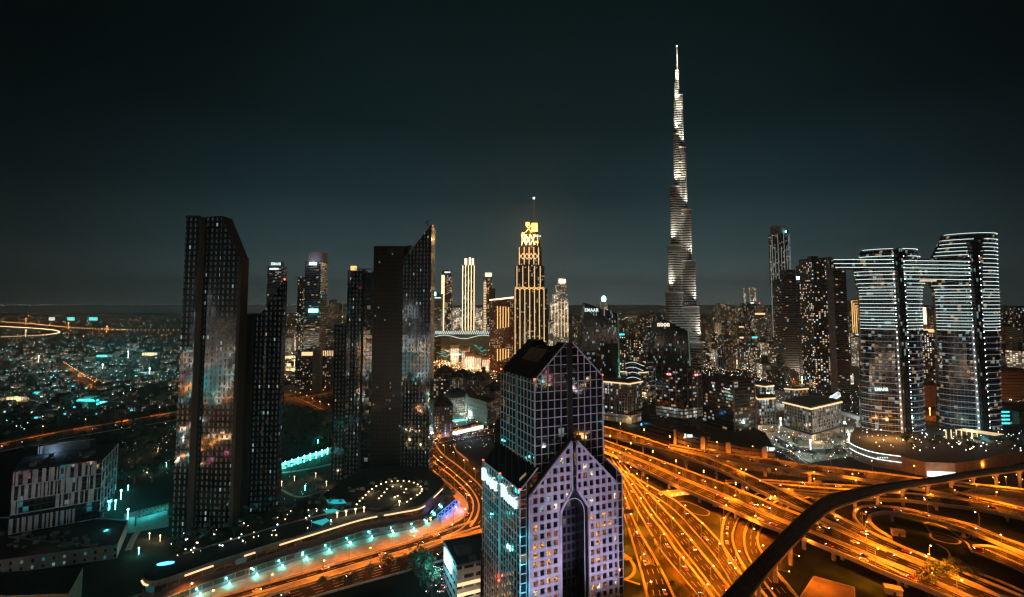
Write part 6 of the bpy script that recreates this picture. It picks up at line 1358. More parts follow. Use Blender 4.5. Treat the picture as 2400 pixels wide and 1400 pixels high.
for a, c in zip(e_, e_[1:]):
    L_ = dist(a, c)
    while cum+L_ > nx_ and wl < 30:
        p = lerp(a, c, (nx_-cum)/L_); nx_ += 15.5; wl += 1
        b = MB(); b.box(p[0], p[1]-3.2, .9, .9, 0, 1.0); b.ball((p[0], p[1]-3.2, 1.5), .42); part('wall_lamp', b, M['g_tealh'], pc)
        point('wall_light', (p[0], p[1]-4.0, 2.6), 2300, (.12, 1, .85), .5, pc)
    cum += L_
# oval court with a ring of warm lamps
oc = thing('oval_courtyard', 'oval roof court ringed by warm lamps below the white curved lobby', 'courtyard', Gp(890, 1165)); c0 = Gp(905, 1158, ZP)
b = MB(); po = cr([Gp(x, y, ZP) for x, y in ((835, 1185), (868, 1150), (905, 1133), (950, 1130), (985, 1138), (994, 1150), (985, 1162), (968, 1170), (930, 1186), (880, 1196), (835, 1185))], 4)
b.prism([p[:2] for p in po], ZP, ZP+1.2, 1, 0); part('court_floor', b, [M['darkconc'], plain('court turf', (.03, .04, .03), .9)], oc)
for k, (x, y) in enumerate([(836, 1184), (843, 1176), (850, 1169), (857, 1162), (864, 1154), (872, 1148), (882, 1141), (893, 1136), (905, 1132), (918, 1130), (932, 1129), (946, 1129), (959, 1130), (970, 1133), (979, 1137), (986, 1142), (989, 1148), (988, 1153), (984, 1158), (978, 1162),
                       (888, 1170), (894, 1164), (901, 1156), (907, 1148), (920, 1142), (940, 1142), (952, 1148), (947, 1156), (932, 1164), (925, 1167), (954, 1178), (963, 1171)]):
    p = Gp(x, y, ZP+1.2); b = MB(); b.ball((p[0], p[1], ZP+1.7), .75, 0, .45); part('court_lamp', b, M['g_warm'], oc)
for x, y in ((870, 1160), (930, 1140), (975, 1150), (925, 1172)): point('court_light', (*Gp(x, y, ZP)[:2], ZP+4), 1400, (1, .7, .4), 1, oc)
# flood-lit terrace lamps, glass canopies and plant beds on the roof
for k, (x, y) in enumerate(((790, 1214), (811, 1210), (833, 1205), (853, 1201), (936, 1186))):
    p = Gp(x, y, ZP); o = solo('terrace_lamp', MB().box(p[0], p[1], .3, .3, ZP, ZP+3).ball((p[0], p[1], ZP+3.4), .8), M['g_warm'], f'bright warm terrace lamp on the podium roof, {ORD[k]} from the left', 'terrace lamp', 'terrace lamps on the podium roof'); point('lamp_light', (0, 0, 0), 900, (1, .75, .45), .5).parent = o; o.children[0].location = (p[0], p[1]-1, ZP+4)
for lab, pts in (('upper', ((765, 1172), (805, 1172), (812, 1180), (770, 1183))), ('lower left', ((730, 1225), (765, 1216), (772, 1221), (755, 1232))), ('near the crossing', ((758, 1196), (785, 1194), (795, 1198), (765, 1204)))):
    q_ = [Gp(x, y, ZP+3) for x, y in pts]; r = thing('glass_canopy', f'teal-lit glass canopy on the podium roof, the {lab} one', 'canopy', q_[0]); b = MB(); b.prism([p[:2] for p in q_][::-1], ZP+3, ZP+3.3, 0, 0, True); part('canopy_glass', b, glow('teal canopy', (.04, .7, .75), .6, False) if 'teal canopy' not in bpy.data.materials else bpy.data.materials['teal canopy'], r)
    b = MB(); [b.box(p[0], p[1], .3, .3, ZP, ZP+3) for p in q_]; part('posts', b, M['steel'], r)
# pool of the lower-left podium end and garden lights
r = thing('pool', 'small glowing blue pool at the rounded end of the podium', 'pool', Gp(388, 1333)); p = Gp(388, 1322, ZP); b = MB(); b.prism(oval(p[0], p[1], 4.6, 1.9, 16, rot=.3), ZP, ZP+.5, 0, 0); part('pool_water', b, M['g_blue'], r)
# low retaining wall washed in teal and parking behind the towers
tw = thing('lit_wall', 'teal-lit garden wall with lamps between the two dark clusters', 'wall', Gp(715, 1075)); a_, c_ = Gp(650, 1104), Gp(778, 1062)
b = MB(); b.bar((a_[0], a_[1], 3.2), (c_[0], c_[1], 3.2), .8, 6.5); part('wall', b, M['conc'], tw)
for k in range(9):
    p = lerp(a_, c_, (k+.3)/9); b = MB(); b.box(p[0], p[1]-2, .25, .25, 0, 7); b.ball((p[0], p[1]-2, 7.2), .5); part('wall_lamp', b, M['g_tealh'], tw); point('wall_light', (p[0], p[1]-5, 5), 3600, (.08, 1, .9), .5, tw)
bl = Gp(700, 1100); 
# white building with cyan sign left of the gabled tower
wb = thing('corner_building', 'low white building with a blazing cyan-lit facade left of the gabled tower', 'building', Gp(1060, 1330)); ZW = 24
P_ = [Gp(1040, 1272, ZW), Gp(1072, 1330, ZW), Gp(1126, 1318, ZW), Gp(1128, 1256, ZW)]
b = MB(); b.prism([p[:2] for p in P_], 0, ZW, 1, 0); part('walls', b, [fac('white office walls', (7, 5.2), (.1, .9, .3, .7), icol=(.02, .02, .02), ocol=(.42, .42, .44), lit=.15, lstr=.8), plain('teal dark roof', (.04, .06, .065), .8)], wb)
b = MB(); a_, c_ = P_[0], P_[1]; d = sub(c_, a_); L_ = hypot(d[0], d[1]); n_ = (d[1]/L_, -d[0]/L_)
if n_[0] > 0: n_ = (-n_[0], -n_[1])
s0_, s1_ = lerp(a_, c_, .12), lerp(a_, c_, .62); b.bar((s0_[0]+n_[0]*.5, s0_[1]+n_[1]*.5, ZW-5), (s1_[0]+n_[0]*.5, s1_[1]+n_[1]*.5, ZW-5), .5, 8); part('lit_screen', b, glow('cyan screen', (.55, 1, 1), 2.5, False), wb)
m_ = lerp(a_, c_, .4); point('screen_light', (m_[0]+n_[0]*7, m_[1]+n_[1]*7, ZW-5), 16000, (.2, .9, 1), 2, wb)
b = MB(); q_ = [p[:2] for p in P_]
for i in range(4): b.bar((*q_[i], ZW+.6), (*q_[(i+1) % 4], ZW+.6), .5, 1.2)
mm_ = lerp(P_[0], P_[2], .55); b.box(mm_[0], mm_[1], 9, 6, ZW, ZW+3.5, .4); b.box(mm_[0]+6, mm_[1]-8, 4, 4, ZW, ZW+2.5, .4); part('roof_plant', b, M['darkconc'], wb)
b = MB(); e0, e1 = P_[1], P_[2]
for z in (3.5, 9, 14.5): b.bar((e0[0], e0[1]-.5, z), (e1[0], e1[1]-.5, z), .4, 1.6)
part('lit_balcony', b, M['g_warm2'], wb); point('door_light', (e0[0]+6, e0[1]-7, 3), 4000, (1, .8, .55), 1, wb)
# ================= office block at the left =================
ob = thing('office_block', 'dark office block with vertical white panels in the lower left corner', 'office building', Gp(140, 1380)); ZO = 52.0
P_ = [Gp(30, 1106, ZO), Gp(240, 1078, ZO), Gp(276, 1040, ZO), Gp(78, 1040, ZO)]
P2 = [p[:2] for p in P_]; b = MB(); b.prism(P2, 0, ZO, 1, 0); part('glass_walls', b, [fac('office block glass', (3.2, 3.8), (.04, .96, .06, .94), icol=(.008, .012, .014), ocol=(.03, .03, .03), lit=.05, lcol=((.1, .8, .9), (.6, 1, 1)), lstr=1.2, ior=2.1, jit=.03), M['roof']], ob)
RO = random.Random(3); a_, c_ = P2[0], P2[1]; L_ = dist(a_, c_); u = ((c_[0]-a_[0])/L_, (c_[1]-a_[1])/L_); an = atan2(u[1], u[0])
b = MB(); k = 0; x = .6
bands = [(ZO-8.4, ZO-.6, 0), (ZO-16.8, ZO-8.8, 1), (ZO-21, ZO-17.2, 2), (ZO-27, ZO-21.2, 2), (ZO-36.5, ZO-28.5, 3)]
for z0, z1, kk in ((ZO-9.9, ZO-.5, 0), (ZO-20.2, ZO-10.5, 0), (ZO-29.5, ZO-20.8, 1), (ZO-42.5, ZO-32.5, 2)):
    x = .8
    while x < L_-1.5:
        w_ = RO.choice((.7, .7, 1.3, 2.1))
        if not (kk == 1 and .10*L_ < x < .45*L_) and not (kk == 2 and .72*L_ < x): b.prism(rect(a_[0]+u[0]*x+u[1]*.25, a_[1]+u[1]*x-u[0]*.25, w_, .5, an), z0, z1, 0, 0, True)
        x += w_+RO.choice((.5, .9, 1.6, 2.2))
    b.prism(rect((a_[0]+c_[0])/2+u[1]*.3, (a_[1]+c_[1])/2-u[0]*.3, L_, .6, an), z0-.45, z0-.05, 0, 0, True)
part('facade_panels', b, plain('lilac grey panels', (.38, .38, .42), .7), ob)
c2, c3 = P2[1], P2[2]; b = MB(); L2 = dist(c2, c3); u2 = ((c3[0]-c2[0])/L2, (c3[1]-c2[1])/L2)
for z in range(0, 5): b.bar((c2[0]+.3, c2[1], ZO-1-z*8), (c3[0]+.3, c3[1], ZO-1-z*8), .4, .4)
for k in range(6): p = lerp(c2, c3, k/5); b.box(p[0]+.3, p[1], .4, .4, 14, ZO)
part('side_mullions', b, M['mull'], ob)
b = MB(); q0, q1 = Gp(86, 1068, ZO), Gp(196, 1052, ZO); an2 = atan2(q1[1]-q0[1], q1[0]-q0[0]); m_ = lerp(q0, q1, .5); Lp = dist(q0, q1)
b.box(m_[0], m_[1]+6, Lp, 10, ZO, ZO+7, an2); pr_ = part('plant_room', b, M['darkconc'], ob)
b = MB(); x = 0
while x < Lp-1: w_ = RO.choice((.8, 1.4, 2.2)); p = lerp(q0, q1, (x+w_/2)/Lp); b.box(p[0], p[1]+.7, w_, .5, ZO+.4, ZO+6.6, an2); x += w_+RO.choice((.2, .5))
part('plant_screen', b, plain('pale blue screen', (.45, .52, .6), .6), pr_)
b = MB(); b.bar((q0[0]-5, q0[1]+1, ZO+7.4), (q1[0]+8, q1[1]+1, ZO+7.4), .8, .5); part('roof_slab', b, M['grey'], ob)
lowP = [Gp(-40, 1322, 8), Gp(275, 1280, 8), Gp(300, 1222, 8), Gp(215, 1215, 8), Gp(-60, 1215, 8)]
b = MB(); b.prism([p[:2] for p in lowP], 0, 8, 1, 0); part('base_building', b, [fac('base wall', (5.5, 4.0), (.38, .62, .2, .7), icol=(.012, .014, .015), ocol=(.25, .26, .27), lit=.22, lcol=((.08, .85, .85), (.5, 1, .95)), lstr=1.1), M['roof']], ob)
b = MB(); RQ = random.Random(8)
for _ in range(34):
    p = Gp(RQ.uniform(0, 250), RQ.uniform(1250, 1285), 8); b.box(p[0], p[1], RQ.uniform(1.2, 4), RQ.uniform(1.2, 3), 8, 8+RQ.uniform(.8, 2.4), RQ.choice((0, .3)))
for k in range(3): a_1, c_1 = Gp(20+k*60, 1258+k*7, 8.6), Gp(140+k*40, 1272+k*4, 8.6); b.bar(a_1, c_1, .7, .6)
for k in range(4): b.bar((*lowP[k][:2], 8.5), (*lowP[(k+1) % 5][:2], 8.5), .5, 1.1)
part('roof_plant', b, M['grey'], ob); b = MB()
for _ in range(16): t1_, t2_ = RQ.uniform(.1, .9), RQ.uniform(.15, .85); p = lerp(lerp(P_[0], P_[1], t1_), lerp(P_[3], P_[2], t1_), t2_*.55); b.box(p[0], p[1], RQ.uniform(1.5, 4), RQ.uniform(1.5, 3), ZO, ZO+RQ.uniform(1, 2.6), .3)
part('roof_plant', b, M['grey'], ob)
for x, y, e in ((268, 1278, 1), (120, 1395, .6)): point('yard_light', (*Gp(x, y+30)[:2], 6), 4500*e, (.1, .9, .85), 1, ob)
spot('street_flood', (P_[0][0]+10, P_[0][1]-60, 3), (P_[0][0]+25, P_[0][1], 40), 24000, (.55, .6, .8), 70, .9, 3, ob)
point('screen_light', (m_[0], m_[1]-7, ZO+3), 2600, (.35, .6, .9), 1.5, ob)
lb_ = thing('low_building', 'brown flat-roofed building cut by the lower left corner of the view', 'building', Gp(60, 1400)); b = MB(); pp_ = [Gp(-60, 1398, 16), Gp(160, 1392, 16), Gp(195, 1330, 16), Gp(-60, 1345, 16)]; b.prism([p[:2] for p in pp_], 0, 16, 1, 0); part('walls', b, [M['tan'], M['roof']], lb_)
# spiky teal yard lamps and gantry
for k, (x, y) in enumerate(((283, 1157), (270, 1181), (299, 1203), (250, 1255))):
    p = Gp(x, y+14); o = solo('yard_lamp', MB().box(p[0], p[1], .3, .3, 0, 7).ball((p[0], p[1], 7.4), .8), M['g_tealh'], f'dazzling teal yard lamp behind the office block, {ORD[k]} from the back', 'yard lamp', 'teal yard lamps'); l = point('lamp_light', (0, 0, 0), 5500, (.05, .95, 1), .5); l.parent = o; l.location = (p[0], p[1]-1, 8)
ga = thing('truss_gantry', 'black truss gantry bridging the yard between the office block and the dark tower', 'gantry', Gp(350, 1200)); a_, c_ = Gp(318, 1215, 6), Gp(395, 1195, 6)
b = MB(); n_ = 9
for zo in (0, 4.5): b.bar((a_[0], a_[1], 6+zo), (c_[0], c_[1], 6+zo), .35)
for k in range(n_): p, q = lerp(a_, c_, k/n_), lerp(a_, c_, (k+1)/n_); b.bar((p[0], p[1], 6), (q[0], q[1], 10.5), .25); b.bar((p[0], p[1], 10.5), (q[0], q[1], 6), .25); b.bar((p[0], p[1], 6), (p[0], p[1], 10.5), .25)
b.box(a_[0], a_[1], .6, .6, 0, 6); b.box(c_[0], c_[1], .6, .6, 0, 6); part('truss', b, M['dark'], ga)
patch('yard', [(290, 1205), (395, 1180), (395, 1235), (300, 1250)], .06, M['pave']); 
for x, y in ((350, 1205), (380, 1190)): point('yard_glow', (*Gp(x, y+6)[:2], 7), 4500, (.04, .85, .9), 1).parent = None
for o in [o for o in C.objects if o.name.startswith('yard_glow')]: o.parent = ga; o.location = [o.location[i]-ga.location[i] for i in range(3)]
# ================= villas and low town on the left =================
RV = random.Random(21); vi = 0; vcell = {}
def inroad(px, py):
    return (py > 955 and px < 430 and abs(py-(1050-px*.19)) < 22) or (120 < px < 240 and abs(py-(862+(px-140)*.72)) < 9)
protoV = []
for k in range(6):
    r = thing('villa', 'small flat-roofed villa with lit windows in the dark suburb', 'villa', (0, -3000, 0), 'villas of the dark suburb'); WL[r.name] = (0, 0, 0)
    w, d, h = RV.uniform(14, 24), RV.uniform(12, 18), RV.uniform(6.5, 9); b = MB(); b.box(0, 0, w, d, 0, h, 0, 1); b.box(w*.35, -d*.42, w*.4, d*.5, 0, h*.55, 0, 1); part('walls', b, [M['villa'], M['roof']], r)
    b = MB(); b.box(0, 0, w+.8, d+.8, h, h+.5); b.box(-w*.2, d*.1, 4, 3, h+.5, h+2.2); part('roof', b, M['darkconc'], r)
    b = MB(); b.box(-w*.2, -d/2-.15, w*.18, .3, 1, 3.0); part('lit_door', b, M[('g_warm2', 'g_white', 'g_teal')[k % 3]], r)
    protoV.append(r)
bpy.context.view_layer.update()
for r in protoV: KIDS[r.name] = list(r.children)
spots_ = []
for _ in range(4000):
    if len(spots_) >= 170: break
    px, py = RV.uniform(-10, 440), 800+(RV.random()**.8)*180
    if inroad(px, py): continue
    g_ = Gp(px, py)
    if min([hypot(g_[0]-a, g_[1]-c) for a, c in spots_] or [99]) < 30: continue
    spots_.append((g_[0], g_[1])); copy_tree(RV.choice(protoV), None, g_, RV.choice((0, .15, -.1, .25))+RV.choice((0, pi/2)))
for _ in range(60):
    px, py = RV.uniform(662, 800), RV.uniform(785, 900); g_ = Gp(px, py)
    if 900 < py < 960 or min([hypot(g_[0]-a, g_[1]-c) for a, c in spots_]) < 34: continue
    spots_.append((g_[0], g_[1])); o = copy_tree(RV.choice(protoV), None, g_, RV.uniform(-.3, .3)); o['label'] = 'low lit building behind the two dark tower clusters'; o['group'] = 'low lit buildings behind the dark clusters'; o['category'] = 'building'
for r in protoV: rm(r)
# bright long sheds and halls among them
for k, (x, y, w_, h_, m, lab) in enumerate(((238, 838, 34, 8, 'g_teal', 'teal-lit long shed near the diagonal street'), (480/5.714, 925, 60, 5, 'g_teal', 'slim teal-lit strip roof'), (205, 943, 40, 6, 'g_teal', 'teal-lit courtyard house'), (245, 952, 30, 6, 'g_teal', 'teal-lit car court'),
                                          (40, 942, 40, 9, 'g_warm2', 'pale building with four square lit windows'), (690, 872, 70, 10, 'g_warm2', 'long bright warm parking hall'), (680, 842, 60, 10, 'g_warm2', 'upper bright warm hall'), (700, 888, 60, 8, 'g_warm2', 'lower bright warm hall'), (350, 835, 50, 12, 'g_warm2', 'long pale flat hall'))):
    g_ = Gp(x, y); r = thing('long_hall', lab+' on the left plain' if x < 500 else lab+' behind the left dark cluster', 'hall', g_); b = MB(); b.box(g_[0], g_[1]+7, w_, 12, 0, h_); part('walls', b, M['conc'], r)
    b = MB(); n_ = 6; [b.box(g_[0]-w_/2+w_*(q+.5)/n_, g_[1]+.6, w_/n_*.7, .4, h_*.25, h_*.8) for q in range(n_)]; part('lit_bays', b, M[m], r); point('yard_light', (g_[0], g_[1]-9, 7), 14000, (.1, .9, .8) if m == 'g_teal' else (1, .75, .4), 2, r)
for k, x in enumerate((121, 166, 218)):
    g_ = Gp(x, 755); r = thing('billboard', f'glowing teal-white billboard by the far motorway, {ORD[k]} from the left', 'billboard', g_); b = MB(); b.box(g_[0], g_[1], (52, 64, 78)[k], 2, 14, 42); part('panel', b, M['g_white'] if k == 0 else glow('teal billboard', (.15, .9, .85), 1.6, False), r); b = MB(); b.box(g_[0], g_[1]+2.5, 3, 3, 0, 40); part('post', b, M['steel'], r)
# water tower
r = thing('water_tower', 'slim water tower standing on the dark plain', 'water tower', Gp(107, 888)); g_ = Gp(107, 888); b = MB(); b.prism(oval(g_[0], g_[1], 2.2, 2.2, 8), 0, 26, 0, 0); part('stem', b, M['conc'], r); b = MB(); b.prism(oval(g_[0], g_[1], 7, 7, 12), 26, 36, 0, 0, True); part('tank', b, M['conc'], r)
# ================= scattered town lights =================
RL = random.Random(31)
def dots(mb, px, py, z, s, mi=0):
    g_ = Gp(px, py, 0) if z < 900 else None
    mb.box(g_[0], g_[1], s*.12, s*.12, 0, z, 0, 5, 5, False); mb.ball((g_[0], g_[1], z+s*.3), s*.42, mi, s*.26, 5)
cols = [glow('town light warm', (1, .68, .36), 8, False), glow('town light white', (.85, 1, .95), 8, False), glow('town light sodium', (1, .38, .09), 10, False), glow('town light teal', (.15, .95, .9), 6, False), glow('town light dim', (.8, .95, .9), 1.5, False), M['dark']]
def field(name, n, box, wts, smin, smax, label, zz=6, ypow=1.0, avoid=None):
    b = MB(); c = 0
    while c < n:
        x = RL.uniform(box[0], box[2]); y = box[1]+(box[3]-box[1])*RL.random()**ypow
        if avoid and avoid(x, y): c += .2; continue
        # lights gather in streets and clusters
        if sin(x*.11+sin(y*.4)*2)*sin(y*.9+x*.02) < -.25 and RL.random() < .8: continue
        Y = Gp(x, y)[1]; s = Y/F*RL.uniform(smin, smax)*RL.choice((1, 1, .7, 1.5)); dots(b, x, y, zz, s, RL.choices(range(5), wts)[0]); c += 1
    return tag(part(name, b, cols), label, None, None, 'stuff')
field('town_lights', 520, (-60, 738, 440, 800), (3, 2, 6, 1, 3), .5, 1.0, 'scattered orange and white lights of the far plain', 8, 1.0)
field('town_lights', 1000, (-60, 796, 440, 905), (2, 5, 1, 4, 5), .45, .95, 'dense white and teal lights of the dark suburb', 6, 1.0, inroad)
field('town_lights', 110, (-60, 905, 410, 1020), (2, 5, 1, 5, 1), .8, 1.6, 'sparse lights among the near gardens', 5, 1.0, inroad)
field('town_lights', 500, (-60, 713.6, 1010, 717), (4, 6, 1, 1, 1), .5, .9, 'city lights on the far shore', 18, 1.0)
field('town_lights', 700, (1340, 717, 2440, 748), (6, 5, 3, 1, 2), .5, .95, 'faint lights of the far city below the horizon', 14)
field('town_lights', 420, (660, 735, 830, 905), (6, 3, 4, 1, 2), .8, 1.5, 'lights beyond and between the dark clusters', 6, 1.0)
field('town_lights', 800, (1005, 828, 1165, 900), (8, 3, 5, 0, 2), .9, 1.8, 'bright lights and parked traffic before the mall', 5)
field('town_lights', 900, (1440, 745, 1560, 870), (6, 4, 3, 1, 2), .6, 1.2, 'streets full of lights left of the tallest tower', 5)
field('town_lights', 1500, (1620, 745, 1900, 900), (7, 5, 3, 1, 2), .6, 1.2, 'streets full of lights right of the tallest tower', 5)
field('town_lights', 260, (1430, 870, 1530, 985), (5, 6, 1, 1, 1), .6, 1.2, 'plaza lights around the gold-corniced blocks', 5)
field('town_lights', 560, (1780, 890, 2060, 1090), (4, 8, 1, 1, 2), .7, 1.5, 'white plaza and garden lights left of the twin towers', 5)
field('town_lights', 500, (2140, 770, 2440, 900), (5, 5, 2, 1, 1), .7, 1.2, 'street lights behind and beside the twin towers', 5)
field('town_lights', 260, (2330, 900, 2440, 1060), (3, 5, 1, 2, 1), .7, 1.3, 'lights at the far right edge', 5)
field('town_lights', 90, (400, 1120, 830, 1290), (5, 6, 0, 2, 1), .6, 1.2, 'garden lights between and around the dark towers', 2)
field('town_lights', 60, (280, 1000, 410, 1130), (6, 3, 0, 1, 1), .6, 1.2, 'few lights behind the office block', 4)
field('town_lights', 260, (1000, 920, 1160, 1060), (5, 6, 2, 2, 1), .6, 1.2, 'street lights in the domed hotel quarter', 5)
def string(name, pts, step, smin, mi, label, zz=9):
    b = MB(); q = cr([Gp(x, y) for x, y in pts], 10); s_ = 0; nx = 0
    for a, c in zip(q, q[1:]):
        L_ = dist(a, c)
        while s_+L_ > nx:
            p = lerp(a, c, (nx-s_)/L_); nx += step*p[1]/F; r_ = p[1]/F*smin; b.box(p[0], p[1], r_*.1, r_*.1, 0, zz, 0, 5, 5, False); b.ball((p[0], p[1], zz+r_*.3), r_*.45, mi, r_*.28, 5)
        s_ += L_
    return tag(part(name, b, cols), label, None, None, 'stuff')
string('motorway_lights', [(-40, 756), (60, 762), (150, 771), (240, 777), (300, 778)], 14, 1.5, 2, 'string of orange lamps along the far motorway', 12)
string('motorway_lights', [(-40, 766), (50, 771), (115, 776), (140, 782), (115, 788), (50, 792), (-40, 796)], 3.5, 1.2, 0, 'close-set yellow lights outlining the far interchange bend', 8)
string('motorway_lights', [(240, 776), (330, 779), (430, 779)], 11, 1.4, 2, 'lamps along the far motorway near the dark towers', 12)
string('motorway_lights', [(150, 744), (250, 742), (330, 743), (430, 744)], 9, .7, 4, 'faint bridge lights on the far shore road', 12)
string('motorway_lights', [(20, 883), (60, 880), (120, 876), (152, 874)], 6, .9, 1, 'dotted white wall lights beside the diagonal street', 5)
string('motorway_lights', [(255, 911), (320, 905), (400, 896)], 10, 1.0, 0, 'even row of lamps on the garden road', 7)
for i_, (x, y, e, c_) in enumerate(((60, 762, 2e5, SODC), (160, 772, 2e5, SODC), (250, 780, 2e5, SODC), (60, 790, 1.5e5, (1, .6, .2)), (300, 840, 2e5, (.3, 1, .9)), (240, 870, 1.5e5, (.3, 1, .9)), (350, 880, 1.2e5, (.3, 1, .9)), (90, 850, 2e5, (1, .6, .3)),
    (720, 800, 2.5e5, SODC), (770, 830, 2.5e5, (1, .6, .25)), (690, 860, 2.5e5, (1, .75, .4)), (1030, 870, 1.6e5, SODC), (1080, 890, 1.6e5, SODC), (1130, 893, 1.4e5, SODC), (1060, 850, 2e5, (1, .6, .2)), (1110, 858, 2e5, (1, .7, .3)),
    (1480, 800, 4e5, (1, .6, .3)), (1520, 830, 2.5e5, (1, .6, .3)), (1460, 860, 1.5e5, (.9, .9, .7)), (1500, 890, 8e4, (1, .8, .5)), (1680, 800, 4e5, (1, .65, .35)), (1740, 800, 4e5, (1, .6, .3)), (1800, 830, 3e5, (1, .7, .4)), (1830, 870, 1.5e5, (1, .7, .4)),
    (1880, 900, 1.2e5, (1, .8, .55)), (1960, 880, 1.5e5, (1, .8, .6)), (1850, 950, 5e4, (.9, 1, .9)), (1900, 1055, 2.5e4, (.75, 1, .9)), (1990, 1040, 2.5e4, (.75, 1, .9)), (1980, 1010, 3e4, (.8, 1, .9)), (1830, 1000, 3e4, (.9, 1, .9)), (2180, 860, 1.5e5, SODC), (2190, 930, 9e4, SODC), (2180, 975, 7e4, SODC))):
    g_ = Gp(x, y); zl = max(10, g_[1]*.012); o = solo('added_mast_lamp', MB().prism(oval(g_[0], g_[1], .3, .3, 5), 0, zl, 0, 0).ball((g_[0], g_[1], zl+.8), .9+g_[1]*.0004), cols[2 if c_ == SODC else 0 if c_[2] < .6 else 1], 'tall mast lamp added to brighten the streets of the middle distance', 'mast lamp', 'added mast lamps in the middle distance')
    l = point('lamp_light', (0, 0, 0), e, c_, 1.5); l.parent = o; l.location = (g_[0], g_[1]-1.5, zl+2)  # these masts are added to light up the surfaces around them
b = MB()                                       # lights on the roof gardens
for _ in range(130):
    x, y = RL.uniform(2015, 2420), RL.uniform(1000, 1062); p = Gp(x, y, 14)
    if p[1] < 575-.25*(min(x, 2240)-2010) or p[1] > 640: continue
    s = .7; b.box(p[0], p[1], .2, .2, 14, 16, 0, 5, 5); b.ball((p[0], p[1], 16.4), s*RL.uniform(.4, .8), RL.choice((0, 1, 1, 4)), None, 5)
for _ in range(55):
    x = RL.uniform(400, 780); y = 1290-(x-400)*.21+RL.uniform(-10, 42); p = Gp(x, y-17, ZP); b.box(p[0], p[1], .2, .2, ZP, ZP+1.5, 0, 5, 5); b.ball((p[0], p[1], ZP+1.9), RL.uniform(.22, .42), RL.choice((0, 0, 1, 4)), None, 5)
tag(part('roof_garden_lights', b, cols), 'small lamps of the roof gardens on the podiums', None, None, 'stuff')
# lights and blocks behind the viewpoint, for the glass to mirror
for k_, c_, l_ in (('mir_warm', (1, .75, .45), .5), ('mir_teal', (.1, .9, .9), .4), ('mir_or', (1, .35, .06), .5), ('busy2', (.85, .95, 1), .4)):
    M[k_] = fac('street front '+k_[4:], (6, 4), (.1, .9, .15, .85), ocol=(.2, .18, .16), lit=l_, lcol=(c_, (.9, 1, 1)), cool=.25, lstr=10, base=.6 if k_ != 'busy2' else 0)
b = MB()
for _ in range(2600):
    x = RL.uniform(-1100, 700); y = 210-1500*RL.random()**1.5; d = hypot(x, y)
    if RL.random() < .7: x = round(x/70)*70+RL.uniform(-3, 3)
    if -125 < y < 40 or (y > 60 and x > -40): continue
    s = RL.uniform(1.5, 3.2)*(1+d/900); b.box(x, y, .4, .4, 0, 6, 0, 5, 5); b.ball((x, y, 6+s/2), s*.5, RL.choices(range(5), (4, 4, 5, 2, 2))[0], None, 5)
tag(part('town_lights', b, [glow('street light %d' % i_, c_, e_, False) for i_, (c_, e_) in enumerate((((1, .68, .36), 22), ((.85, 1, .95), 22), ((1, .33, .06), 26), ((.1, .95, .9), 20), ((1, .25, .45), 9)))]+[M['dark']]), 'street lights of the city behind the viewpoint', None, None, 'stuff')
for i in range(64):
    near = i < 40
    x = RB.uniform(-1000, 700); y = RB.uniform(-620, -150) if near else RB.uniform(-1300, -650)
    w = RB.uniform(22, 46); h = RB.uniform(10, 60) if near else RB.uniform(60, 240)
    m_ = RB.choice(['mir_warm', 'mir_teal', 'mir_or', 'busy2']) if near else RB.choice(['busy2', 'busy2', 'resid2', 'whitet', 'officew'])
    r = thing('skyline_tower', 'lit tower of the city behind the viewpoint, mirrored in the glass facades', 'tower', (x, y, 0), 'towers behind the viewpoint'); b = MB(); b.box(x, y, w, w*.8, 0, h, RB.uniform(-.4, .4), 1); part('facade', b, [M[m_], M['roof']], r)
